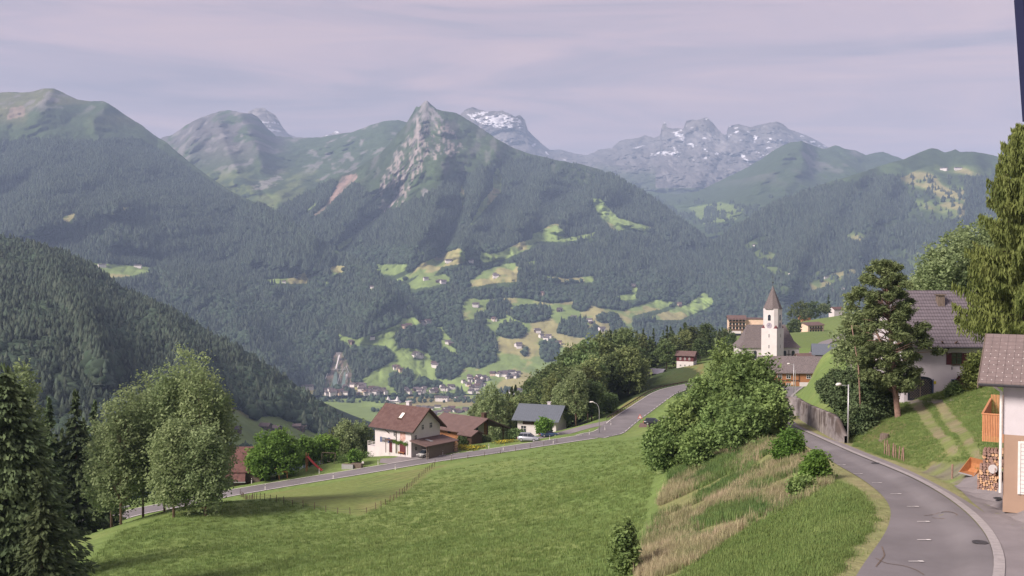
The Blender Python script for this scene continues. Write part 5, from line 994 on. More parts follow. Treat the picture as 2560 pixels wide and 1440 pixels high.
def broad_tree(name, label, cat, loc, H, R, seed, m, n=6000, leaf=.28, cz=.6, group=None, lobes=9, trunk=.16, low=.22, spread=.4, narrow=1.0, barkm=None, lean=(0, 0), shell=.62, register=None, rz=0):
    r = random.Random(seed); root = tag(empty(name, loc, rz), label, cat, group); E = []
    for i in range(lobes):
        a = 2.4 * i + r.uniform(-.4, .4); f = (i + .5) / lobes; z_ = H * (low + (1 - low) * ((.18 if low > .03 else .07) + (.66 if low > .03 else .77) * f)); env = math.sin(math.pi * min(1, max(.08, (z_ / H - low) / (1 - low) * (.86 if low > .03 else .74) + (.12 if low > .03 else .24)))) ** .7
        q = R * .52 * env * r.uniform(.75, 1.1); rad = R * .52 * r.uniform(.75, 1.15) * (.55 + .5 * env)
        E.append((math.cos(a) * q + lean[0] * f * H, math.sin(a) * q + lean[1] * f * H, z_, rad, rad, min(rad * 1.15 * narrow, H * .24)))
    E.append((lean[0] * H, lean[1] * H, H * .86, R * .42, R * .42, H * .14)); P = blob_points(E, n, seed, shell=shell, spread=spread * .8)
    P = P[P[:, 2] > H * low * .45]
    cm_ = leaves(name + "_crown", P, leaf, m, seed); link("crown", cm_, root)
    limbs = [((lean[0]*e[2]*.5, lean[1]*e[2]*.5, max(.15 * H, e[2] * .5)), (e[0], e[1], e[2]), trunk * .42) for e in E[:-1]]
    t_ = trunk_mb([(0, 0, -.6), (0, 0, H * .2), (lean[0]*H*.5, lean[1]*H*.5, H * .5), (lean[0]*H*.85, lean[1]*H*.85, H * .85)], [trunk * 1.25, trunk, trunk * .6, trunk * .15], limbs, seed)
    t_.build("trunk", barkm or M['bark'], root, True); return root
def spruce(name, label, loc, H, R, seed, m=None, n=2600, size=.42, group=None, low=.06, cat="tree", pw=.9, droop=.5, barkm=None, rz=0):
    rg = np.random.default_rng(seed); root = tag(empty(name, loc, rz), label, cat, group); P = []; D_ = []
    nb = max(30, n // 26); zs = low + (1 - low) * rg.random(nb) ** 1.25 * .98
    lay = np.round(zs * H / .55) * .55 / H; zs = .4 * zs + .6 * lay
    for k in range(nb):
        z_ = zs[k]; a = rg.uniform(0, 6.283); ln = R * max(.04, (1 - z_)) ** pw * rg.uniform(.72, 1.15) * (.75 + .25 * min(1, (z_ - low) / .08)); m_ = int(10 + 26 * ln / R)
        t = rg.random(m_) ** .7; sag = -.22 * ln * t ** 1.5 + .10 * ln * t ** 3
        w = (rg.random(m_) - .5) * .55 * ln * (1.1 - t) ** .6 * t ** .3
        P.append(np.stack([math.cos(a) * t * ln - math.sin(a) * w, math.sin(a) * t * ln + math.cos(a) * w, z_ * H + sag + rg.normal(size=m_) * .08], -1))
        D_.append(np.repeat([[math.cos(a), math.sin(a), -.25 - droop * .6]], m_, 0) + np.stack([-math.sin(a) * w, math.cos(a) * w, 0 * w], -1) * .6)
    P = np.vstack(P); D_ = np.vstack(D_)
    tip = np.stack([rg.normal(size=24) * .06 * R / 2, rg.normal(size=24) * .06 * R / 2, H * rg.uniform(.94, 1.02, 24)], -1); P = np.vstack([P, tip]); D_ = np.vstack([D_, np.repeat([[0, 0, 1.0]], 24, 0)])
    link("crown", leaves(name + "_crown", P, size, m or M['spruce'], seed, up=.9, elong=1.25, dirs=D_), root)
    trunk_mb([(0, 0, -.8), (0, 0, H * .5), (0, 0, H * .97)], [H * .014, H * .009, .03], [], seed).build("trunk", barkm or M['bark'], root, True); return root
TREEK = {}
def again(root, loc, s=1.0, rz=0.0, label=None, group=None, sxy=None):
    if root.name not in TREEK: TREEK[root.name] = [(k, []) for k in children(root)]
    c = copy_tree(root, TREEK[root.name]); c.location = tuple(float(v) for v in loc); c.rotation_euler = (0, 0, rz); k = (sxy or 1.0) * s; c.scale = (k, k, s)
    if label: c['label'] = label
    if group: c['group'] = group
    return c
def base(px_, D_, dz=0.0): x_ = px2x(px_, D_); return (x_, D_, Gz(x_, D_) + dz)
def hgt(py_top, D_, z_): return -(py_top - 650) / F * D_ - z_

# left foreground
b0 = base(10, 84); spruce("fir_tree", "huge dark fir filling the lower left corner", b0, hgt(925, 84, b0[2]), 7.6, 11, n=36000, size=.24, low=.0, pw=.72)
b0 = base(95, 74, -3); spruce("fir_tree", "lower dark fir in front of the huge corner fir", b0, hgt(1190, 74, b0[2]), 3.8, 12, n=14000, size=.2, low=.0)
b0 = base(-20, 100); spruce("spruce_tree", "tall dark spruce behind the corner fir at the left edge", b0, hgt(985, 100, b0[2]), 5.5, 13, n=9000, size=.32)
b0 = base(48, 135); broad_tree("birch_tree", "thin topped olive tree rising behind the dark corner fir", "tree", b0, hgt(898, 135, b0[2]), 3.6, 14, M['leaf_b'], 6000, .26, low=.3)
for i, (px_, D_, top, R_, lb) in enumerate(((118,150,1002,4.2,"dark spruce first to the right of the corner fir"), (185,152,985,4.8,"broad dark spruce between the corner fir and the poplars"), (232,160,1010,4.6,"dark spruce touching the left side of the poplar clump"), (205,185,1052,4.0,"shorter dark spruce behind the guard rail on the left"), (150,195,1080,4.0,"small dark spruce deep behind the guard rail"))):
    x_ = px2x(px_, D_); z_ = Gz(x_, D_) ; spruce("spruce_tree", lb, (x_, D_, z_), hgt(top, D_, z_), R_, 20 + i, n=7000, size=.36)
# poplar clump
for i, (px_, D_, top, R_, lb) in enumerate(((292,138,985,3.6,"leftmost rounded tree of the pale green poplar clump"), (348,144,952,3.5,"second pale poplar of the clump, left of the tall ones"), (402,141,922,3.5,"pale poplar between the low left part and the clump top"), (455,142,884,3.4,"tallest pale poplar at the top of the clump"), (497,140,908,3.3,"pale poplar right of the tallest one in the clump"), (530,143,975,2.9,"rightmost pale poplar of the clump, beside the barn"), (425,134,1060,3.0,"shorter poplar in front of the clump"), (268,142,1075,3.0,"low pale poplar on the left fringe of the clump"), (505,134,1075,2.9,"low poplar in front of the right side of the clump"))):
    b0 = base(px_ + 4, D_); broad_tree("poplar_tree", lb, "tree", b0, hgt(top, D_, b0[2]) * 1.05, R_ * 1.12, 40 + i, M['leaf_b'], 9500, .22, lobes=17, low=.04, narrow=1.15, spread=.5, trunk=.15, group="pale poplars in the clump by the left road", shell=.55, barkm=M['bark_pine'])
# garden of the farmhouse
b0 = base(690, 203); broad_tree("walnut_tree", "broad bright green walnut tree over the barn garden", "tree", b0, hgt(1083, 203, b0[2]), 5.6, 60, M['leaf_c'], 12000, .27, lobes=14, low=.14, spread=.4)
for i, (px_, D_, top, R_, m_, lb, nm_) in enumerate(((648,200,1125,3.2,'leaf_c',"lower light green tree against the barn roof","walnut_tree"), (765,212,1098,2.8,'leaf_c',"yellow green tree behind the red slide","fruit_tree"), (812,216,1092,3.0,'leaf_c',"bright green round tree behind the vegetable garden","fruit_tree"), (862,232,1052,3.6,'leaf_b',"grey green willow left of the farmhouse","willow_tree"), (900,236,1048,3.3,'leaf_b',"grey green willow touching the farmhouse terrace","willow_tree"), (836,238,1068,3.4,'leaf_d',"dark green tree left of the two willows","willow_tree"),
        (885,207,1130,1.1,'leaf_c',"small round bush by the raised beds","bush"), (1360,236,1048,1.9,'leaf_c',"small round street tree before the blue grey roofed house","street_tree"), (1292,236,1078,1.9,'leaf_d',"dark bush left of the silver car","bush"), (1165,226,1090,1.8,'leaf_d',"leafy shrub over the yellow flower bed","bush"), (1212,228,1096,1.1,'leaf_d',"small shrub under the porch by the grey car","bush"), (1230,262,955,4.2,'leaf_b',"tall loose birch right of the low brown roofed house","birch_tree"), (1262,270,985,3.6,'leaf_d',"green tree behind the tall loose birch","birch_tree"), (1196,275,985,3.2,'leaf_b',"small birch left of the tall loose birch","birch_tree"),
        (1405,262,960,3.6,'leaf_b',"birch left of centre in the group beside the blue grey roof","birch_tree"), (1440,258,925,3.8,'leaf_b',"tallest birch of the group beside the blue grey roof","birch_tree"), (1480,262,955,3.4,'leaf_d',"darker tree at the right of the birch group","birch_tree"), (1516,268,985,3.2,'leaf_d',"low tree between the birch group and the road bank","birch_tree"), (1385,285,930,3.6,'leaf_d',"green tree behind the birch group","birch_tree"), (1470,290,915,4,'leaf_d',"bushy tree behind the tallest birch","birch_tree"))):
    b0 = base(px_, D_); broad_tree(nm_, lb, "bush" if nm_ == "bush" else "tree", b0, hgt(top, D_, b0[2]), R_, 70 + i, M[m_], int(1500 + 1900 * R_), .26, lobes=8 if R_ < 3 else 11, low=.06 if nm_ in ("bush", "fruit_tree") else .12, spread=.36, narrow=1.1, barkm=M['bark_pine'] if nm_ == "birch_tree" else None, trunk=.05 + R_ * .035)
# ash trees on the bank, centre right
for i, (px_, D_, top, R_, lb, n_) in enumerate(((1874,112,890,4.3,"large rounded ash tree, biggest of the group hiding the bend",26000), (1815,126,842,2.6,"upright light green ash at the top of the group",9000), (1762,120,940,3.0,"ash in the middle of the group on the bank",12000), (1708,118,1000,2.8,"dark ash second from the left in the group",11000), (1665,117,1046,2.3,"lowest dark ash at the left end of the group",9000), (1922,108,968,2.3,"small ash leaning to the road at the right end of the group",8000), (1800,112,1010,2.6,"low ash in front of the middle of the group",9000), (1745,106,1075,1.8,"low leafy growth at the foot of the ash group",5000), (1860,104,1010,2.6,"low front part ash below the biggest crown",9000))):
    b0 = base(px_, D_); H_ = hgt(top, D_, b0[2]); broad_tree("ash_tree", lb, "tree", b0, H_, R_, 110 + i, M['leaf_a'], n_, .2, lobes=15, low=.02, spread=.3, narrow=1.15, shell=.66, trunk=.14, group="ash trees on the bank inside the bend")
for i, (px_, py_, H_, R_, lb, n_) in enumerate(((1974,1150,2.4,1.55,"round bright green bush beside the road edge",6000), (2038,1212,2.2,1.15,"upright bright green bush nearer on the road edge",4500), (2008,1240,1.2,.95,"low dark bush at the foot of the upright green bush",2500), (1562,1432,3.3,.95,"tall narrow shrub at the bottom of the grassy bank",6000))):
    b0 = G(px_, py_); broad_tree("roadside_bush", lb, "bush", b0, H_, R_, 130 + i, M['leaf_c'] if i < 2 else M['leaf_a'], n_, .13, lobes=9, low=.0, spread=.2, narrow=1.1, trunk=.04, shell=.6)
# conifer and bushes by the manor house
g = G(2243, 1046); D_ = g[1]; r = random.Random(4); root = tag(empty("pine_tree", g), "big old pine with bare brown trunk and clumped needles before the white house", "tree"); Hp = hgt(648, D_, g[2])
ax = lambda z_: (-(z_ / Hp) * 1.35 + .12 * math.sin(z_), 0)
E = []; limbs = []
for i in range(118):
    f = (i + .5) / 118; z_ = Hp * (.20 + .78 * f); a = 2.4 * i; env = np.interp(z_ / Hp, [.18, .3, .45, .6, .75, .88, 1.0], [2.2, 3.6, 4.6, 4.3, 3.4, 2.4, .6]); q = env * r.uniform(.35, 1.0) * (.75 if math.cos(a) > .4 and z_ > Hp * .5 else 1) * (.6 if math.cos(a) > .2 and z_ < Hp * .42 else 1)
    c = (ax(z_)[0] + math.cos(a) * q, math.sin(a) * q, z_ + r.uniform(-.3, .3)); s_ = r.uniform(.6, 1.0) * (1.1 - .35 * f); E.append((*c, s_, s_, s_ * .55)); limbs.append(((ax(z_ - .5)[0], 0, z_ - .9), c, .065))
P = blob_points(E, 66000, 5, shell=.25, clump=9, spread=.10); link("crown", leaves("pine_crown", P, .085, M['pine'], 5, up=.6, elong=2.0), root)
t_ = trunk_mb([(.15, 0, -.5), (.05, 0, .4), (ax(3)[0], 0, 3), (ax(6)[0], 0, 6), (ax(9)[0], 0, 9), (ax(12)[0], 0, 12), (ax(Hp)[0], 0, Hp)], [.42, .30, .26, .23, .18, .12, .03], limbs, 5); t_.tube([(ax(5)[0], 0, 5), (-2.3, .3, 9), (-2.5, .3, 12)], [.14, .1, .05], 7); t_.tube([(-3.6, -.5, -1), (-3.9, -.4, 5), (-4.6, -.4, 9)], [.09, .07, .03], 6); t_.build("trunk", M['bark_pine'], root, True)
for i, (px_, D_, top, R_, lb) in enumerate(((2130,118,742,2.0,"thin sparse birch left of the old pine"), (2292,128,700,2.0,"dark narrow spruce right of the old pine top"))):
    b0 = base(px_, D_)
    if i: spruce("spruce_tree", lb, b0, hgt(745, D_, b0[2]), 2.2, 150, n=5000, size=.3)
    else: broad_tree("birch_tree", lb, "tree", b0, hgt(top, D_, b0[2]), R_, 151, M['leaf_b'], 3500, .2, low=.25, barkm=M['white'], trunk=.08)
for i, (px_, py_, H_, R_, lb) in enumerate(((2085,1010,4.0,1.5,"spiky dark juniper at the left end of the thicket"), (2120,1050,5.2,2.0,"tall dark juniper behind the lamp pole"), (2165,1060,5.4,1.8,"dark evergreen shrub between lamp pole and pine"), (2200,1050,4.4,1.7,"evergreen shrub against the pine trunk"), (2145,1085,2.6,1.6,"low evergreen shrub at the lamp pole foot"), (2060,985,1.8,.9,"small evergreen shrub alone on the grass bank"))):
    b0 = G(px_, py_); broad_tree("juniper_bush", lb, "bush", b0, H_, R_, 160 + i, M['juniper'], 9000, .15, lobes=12, low=.0, spread=.26, narrow=1.5, trunk=.05, shell=.55)
for i, (px_, py_, H_, R_, m_, lb) in enumerate(((2435,975,3.6,1.5,'larch',"drooping green bush against the white house corner"), (2385,990,1.1,.7,'leaf_a',"low bushy plant at the foot of the white house wall"), (2407,968,1.0,.35,'shutter_r',"purple leaved bush beside the white house wall"))):
    b0 = G(px_, py_); broad_tree("garden_bush", lb, "bush", b0, H_, R_, 170 + i, M[m_], 4500, .13, lobes=9, low=.0, spread=.22, trunk=.04)
# larch
x_ = px2x(2558, 80); z_ = Gz(x_, 80); rg = np.random.default_rng(9); root = tag(empty("larch_tree", (x_, 80, z_)), "towering light green larch with drooping twigs over the white house roof", "tree"); Hl = hgt(300, 80, z_)
P = []; Dd = []; q = MB(); q.tube([(0, 0, -1), (0, 0, Hl * .5), (.0, 0, Hl * .98)], [.34, .2, .03], 8)
for k in range(210):
    f = rg.random() ** .85; zz = Hl * (.27 + .72 * f); a = rg.uniform(0, 6.283); ln = np.interp(zz / Hl, [.1, .3, .45, .6, .8, .93, 1], [4.8, 5.0, 4.7, 3.9, 2.6, 1.5, .4]) * rg.uniform(.6, 1.1)
    m_ = int(30 + ln * 90); t = rg.random(m_) ** .75; w = (rg.random(m_) - .5) * .5 * ln * (1.05 - t)
    dr0 = rg.random(m_) ** 1.5 * rg.uniform(.4, 1.3)
    P.append(np.stack([math.cos(a) * t * ln - math.sin(a) * w, math.sin(a) * t * ln + math.cos(a) * w, zz - .12 * ln * t + .25 * ln * t ** 3 - dr0], -1)); Dd.append(np.repeat([[0, 0, -1.0]], m_, 0) + rg.normal(size=(m_, 3)) * .18)
    if k % 2 == 0: q.tube([(0, 0, zz), (math.cos(a) * ln * .6, math.sin(a) * ln * .6, zz - .1 * ln), (math.cos(a) * ln, math.sin(a) * ln, zz + .12 * ln)], [.06, .04, .015], 5)
P = np.vstack(P); Dd = np.vstack(Dd); link("crown", leaves("larch_crown", P, .10, M['larch'], 9, up=0, elong=2.4, dirs=Dd), root); q.build("trunk", M['bark'], root, True)
for i, (px_, D_, top, R_, lb) in enumerate(((2345,150,612,3.6,"grey green tree behind the white house ridge, left one"), (2405,155,560,4.0,"taller grey green tree behind the white house ridge beside the larch"), (2310,158,668,2.8,"low tree at the left end behind the white house ridge"), (2470,150,540,4.2,"dark tree mostly hidden behind the larch"))):
    b0 = base(px_, D_); broad_tree("lime_tree", lb, "tree", b0, hgt(top, D_, b0[2]), R_, 180 + i, M['leaf_b'], 9000, .24, low=.2, lobes=12)
# ------------------------------------------------------------------ the wood on the spur: every tree its own object
sil = lambda p: np.interp(p, [1180,1240,1270,1300,1340,1400,1450,1500,1560,1620,1680,1720,1790,1850,1900], [1060,1010,975,945,915,872,850,828,812,822,806,806,806,835,850])
PS = [spruce("spruce_tree", "dark spruce standing in the wood on the spur", (0, 0, -900), 18, 3.1, 200 + i, n=2600, size=.5, group="spruces in the wood on the spur") for i in range(3)]
PB = [broad_tree("broadleaf_tree", "green broadleaf tree in the wood on the spur", "tree", (0, 0, -900), 15, 4.3, 210 + i, M['leaf_d'], 3600, .36, group="broadleaf trees in the wood on the spur", low=.1, lobes=10, spread=.5) for i in range(4)]
rgw = np.random.default_rng(77); cnt = 0; used = set()
for k in range(2200):
    D_ = rgw.uniform(268, 500); px_ = rgw.uniform(1190, 1900); x_ = px2x(px_, D_)
    lo = np.interp(px_, [1190,1300,1480,1600,1700,1760,1830,1900], [285,290,300,345,372,405,410,440])
    if D_ < lo or D_ > lo + 175: continue
    if D_ > 400 and px_ > 1850 and D_ < 440: continue
    z_ = Gz(x_, D_); top = sil(px_) + rgw.uniform(0, 60) + (35 if D_ < lo + 25 else 0); H_ = hgt(top, D_, z_)
    if any((x_ - a) ** 2 + (D_ - b_) ** 2 < 5.2 ** 2 for a, b_ in used): continue
    if H_ < 6: continue
    if px_ > 1600 and px_ < 1760 and D_ < 410: H_ = min(H_, hgt(935, D_, z_)) if D_ < 396 else H_
    if H_ < 3: continue
    if H_ > 25: H_ = rgw.uniform(19, 25)
    used.add((x_, D_)); con = rgw.random() < (.68 if D_ > lo + 45 else .10)
    src, h0 = (PS[cnt % 3], 18) if con else (PB[cnt % 4], 15); s_ = H_ / h0
    row = "on the skyline" if top < sil(px_) + 18 else ("along the front edge" if D_ < lo + 35 else "inside")
    reg = "at its left tip" if px_ < 1330 else "behind the birch group" if px_ < 1490 else "around the big round crown" if px_ < 1620 else "above the white cottage" if px_ < 1720 else "behind the red house" if px_ < 1800 else "by the church"
    kd = "dark spruce" if con else "green broadleaf tree"
    again(src, (x_, D_, z_), s_, rgw.uniform(0, 6.28), sxy=float(np.clip(1.15 / s_ ** .4, .8, 1.4)), label=kd + " " + row + " of the spur wood, " + reg, group=kd + "s " + row + " of the spur wood, " + reg); cnt += 1
    if cnt >= 250: break
print("WOOD", cnt)
b0 = base(1572, 322); broad_tree("broadleaf_tree", "big round pale green crown in front of the wood, left of the small white cottage", "tree", b0, hgt(868, 322, b0[2]), 7.4, 220, M['leaf_d'], 9000, .42, lobes=13, low=.05, spread=.55)
for p_ in PS + PB:
    for k_ in children(p_): bpy.data.objects.remove(k_)
    bpy.data.objects.remove(p_)
# trees by the hotel and on the far crest of the plateau
for i, (px_, D_, H_, R_, z_, m_, lb) in enumerate(((2000,800,16,10,-48,'leaf_d',"dark round tree on the crest left of the lodging block"), (2028,830,15,9,-48,'leaf_d',"dark round tree on the crest above the lodging block"), (1988,660,11,5,-49,'leaf_d',"round tree beside the lodging block, towards the church"), (2060,880,9,6,-46,'leaf_d',"small tree on the crest beside the brown house"), (1815,600,12,6,-52,'leaf_d',"tree at the foot of the hotel terrace"), (1845,560,10,5,-52,'leaf_d',"tree in front of the grey barn below the hotel"), (1880,430,9,4,-44,'leaf_d',"leafy tree at the left of the church nave"))):
    broad_tree("crest_tree", lb, "tree", (px2x(px_, D_), D_, z_), H_, R_, 230 + i, M[m_], 2600, .6, lobes=9, low=.05, spread=.6)
spruce("spruce_tree", "single small spruce by the brown house on the crest", (px2x(2072, 880), 880, -45), 15, 3, 240, n=900, size=.7)
# ------------------------------------------------------------------ street furniture, cars, garden things
def deline(px_, py_, lb):
    g = G(px_, py_); o = tag(empty("delineator_post", g), lb, "marker post", "white marker posts along the roads"); q = MB(); q.prism([(-.06, -.05), (.06, -.05), (.05, .06), (-.05, .06)], 2, -.1, .72); q.build("post", M['frame'], o)
    q = MB(); q.prism([(-.062, -.052), (.062, -.052), (.052, .062), (-.052, .062)], 2, .72, .90); q.build("black_band", M['metal_d'], o); q = MB(); q.prism([(-.06, -.05), (.06, -.05), (.05, .06), (-.05, .06)], 2, .90, 1.02); q.build("cap", M['frame'], o)
for a in ((629,1209,"marker post nearest the barn on the far side of the lower road"), (663,1225,"marker post opposite the barn, at the field side of the lower road"), (798,1185,"marker post below the red slide"), (833,1197,"field side marker post opposite the red slide"), (945,1162,"marker post before the farmhouse forecourt"), (988,1175,"field side marker post opposite the farmhouse forecourt"), (1107,1138,"marker post in front of the carport"), (1128,1148,"field side marker post past the forecourt"),
          (1222,1122,"marker post below the yellow flower bed"), (1258,1127,"field side marker post past the yellow flower bed"), (1374,1101,"marker post by the small street tree"), (1383,1110,"field side marker post by the small street tree"), (1473,1087,"marker post left of the curved street lamp"), (1512,1076,"marker post right of the curved street lamp"), (1527,1064,"marker post at the mouth of the side road")): deline(*a)
def lamp(px_, py_, ptop, lb, arm, style):
    g = G(px_, py_); H_ = hgt(ptop, g[1], g[2]); o = tag(empty("street_lamp", g), lb, "street lamp"); q = MB()
    if style == 'curve': q.tube([(0, 0, -.3), (0, 0, H_ * .72), (-.15, 0, H_ * .85), (-.6, 0, H_ * .95), (arm * .8, 0, H_ * .985)], [.09, .07, .06, .05, .045], 8)
    else: q.tube([(0, 0, -.3), (0, 0, H_)], [.085, .06], 8); q.tube([(0, 0, H_ - .12), (arm, 0, H_ - .05)], .035, 6)
    q.build("pole", M['metal'], o, True)
    if style != 'pole':
        q = MB(); q.tube([(arm * .7, 0, H_), (arm * .85, 0, H_ + .02), (arm * 1.15, 0, H_), (arm * 1.3, 0, H_ - .03)], [.06, .15, .15, .05], 8); q.build("lamp_head", M['frame'], o, True)
    return o
lamp(2120,1108,962,"pale street lamp standing on the bend before the juniper thicket",-.9,'arm'); lamp(1498,1083,1006,"curved street lamp at the junction of upper and lower road",-1.7,'curve')
lamp(1984,984,910,"street lamp in front of the orange timber house",-1.0,'arm')
g = G(1988,1004); o = tag(empty("sign_post", g), "thin grey post beside the street lamp near the timber house", "post"); q = MB(); q.tube([(0, 0, -.2), (0, 0, hgt(926, g[1], g[2]))], .05, 6); q.build("pole", M['metal'], o)
p_ = wpt(1982, 958, 207); q = MB(); q.box(-.33, .33, -.03, .03, -.3, .3); q.build("notice_board", M['cream'], None, loc=tuple(p_)); bpy.data.objects["notice_board"]['label'] = "small square pale notice on the lamp post before the timber house"; bpy.data.objects["notice_board"]['category'] = "sign"
def rail(name, lb, pts, h=.75, step=2.0, mt='metal', cat="guard rail"):
    P = dense(np.array(pts), 60); o = tag(empty(name, P[0]), lb, cat); c = P - P[0]; b = MB()
    A = [tuple(p + np.array([0, 0, h - .3])) for p in c]; n_ = len(A); V_ = []; F_ = []
    for i, p in enumerate(c):
        t = c[min(i + 1, n_ - 1)] - c[max(i - 1, 0)]; t /= np.linalg.norm(t[:2]) + 1e-9; nr = np.array([t[1], -t[0], 0])
        for dz, dn in ((h - .31, 0), (h - .23, .06), (h - .155, .01), (h - .08, .06), (h, 0), (h, -.03), (h - .31, -.03)): V_.append(p + nr * dn + [0, 0, dz])
    for i in range(n_ - 1):
        for k in range(7): F_.append((i * 7 + k, i * 7 + (k + 1) % 7, (i + 1) * 7 + (k + 1) % 7, (i + 1) * 7 + k))
    b.add([tuple(v_) for v_ in V_], F_); b.build("rail_beam", M[mt], o)
    d = np.r_[0, np.cumsum(np.linalg.norm(np.diff(c[:, :2], axis=0), axis=1))]
    for s_ in np.arange(0, d[-1], step):
        p = [np.interp(s_, d, c[:, k]) for k in range(3)]; q = MB(); q.box(p[0] - .05, p[0] + .05, p[1] - .05, p[1] + .05, p[2] - .4, p[2] + h - .05); q.build("post", M['metal_d'] if mt != 'metal' else M[mt], o)
hl = offs(hc, -hw - .5); hl[:, 2] = zg(hl[:, 0], hl[:, 1]); k0 = int(np.argmin(abs(hl[:, 1] - 254))); rail("guard_rail", "dark guard rail along the outer edge of the upper road", hl[k0:], .8, 2.5, 'dwood')
ll = offs(lc, -2.9); ll[:, 2] = zg(ll[:, 0], ll[:, 1]); kk = (ll[:, 0] / ll[:, 1] * F + 1280 < 330) & (ll[:, 0] / ll[:, 1] * F + 1280 > 20); rail("guard_rail", "grey steel guard rail beside the lower road at the dark spruces", ll[kk], .8, 2.0)
def fence(name, lb, pl, step, h, wires=(.35, .7), pm='bark', pr=.045, jit=.08):
    P = dense(np.array([G(a, b_) for a, b_ in pl]), 60); o = tag(empty(name, P[0]), lb, "fence"); d = np.r_[0, np.cumsum(np.linalg.norm(np.diff(P[:, :2], axis=0), axis=1))]; r = random.Random(5); tops = []
    for s_ in np.arange(0, d[-1], step):
        x_, y_ = np.interp(s_, d, P[:, 0]) - P[0, 0], np.interp(s_, d, P[:, 1]) - P[0, 1]; z_ = Gz(x_ + P[0, 0], y_ + P[0, 1]) - P[0, 2]; hh = h * r.uniform(.85, 1.12); q = MB(); q.tube([(x_, y_, z_ - .3), (x_ + r.uniform(-jit, jit), y_ + r.uniform(-jit, jit), z_ + hh)], pr, 5); q.build("post", M[pm], o); tops.append((x_, y_, z_))
    for w_ in wires: q = MB(); q.tube([(a, b_, c_ + w_ * h) for a, b_, c_ in tops], .012, 3); q.build("wire", M['metal_d'], o)
fence("pasture_fence", "low wire fence with thin posts round the corner of the mown plot", [(600,1236),(640,1247),(700,1258),(770,1272),(840,1284),(905,1292),(950,1272),(1000,1240),(1045,1200),(1088,1165)], 2.3, .95)
fence("pasture_fence", "wire fence along the meadow edge beside the lower road", [(1088,1160),(1128,1153),(1200,1143),(1280,1131),(1350,1116),(1410,1105)], 3.6, .95)
fence("pasture_fence", "four wooden posts in the grass under the old pine", [(2211,1137),(2228,1143),(2245,1150),(2264,1156)], .72, 1.15, (), 'bark_pine', .05, .12)
fence("garden_fence", "weathered rail fence between the farmhouse forecourt and garden lawn", [(905,1152),(925,1147),(945,1141)], 1.6, .95, (.4, .75, .98), 'gwood', .05, .02)
g = G(2380,1197); o = tag(empty("wooden_post", g), "single short wooden post at the edge of the paved yard", "post"); q = MB(); q.tube([(0, 0, -.2), (.02, 0, .95)], .06, 6); q.build("stake", M['bark_pine'], o)
g = G(2211,1100); broad = MB(); broad.tube([(0, 0, -.3), (0, 0, .1), (.02, 0, .55)], [.6, .42, .38], 10); o = tag(empty("tree_stump", g), "old grey tree stump in the dry grass below the pine", "tree stump"); broad.build("stump_wood", M['gwood'], o)
for px_, py_, lb in ((2190,1161,"manhole cover upper one in the bend"), (2450,1360,"manhole cover nearest the kerb at the bottom right"), (2500,1250,"drain cover in the yard")):
    g = G(px_, py_); q = MB(); q.cyl((0, 0, 0), .34, .02, 2, 18); o = tag(q.build("manhole_cover", M['metal_d'], None, loc=(g[0], g[1], g[2] + .085)), lb, "manhole cover")
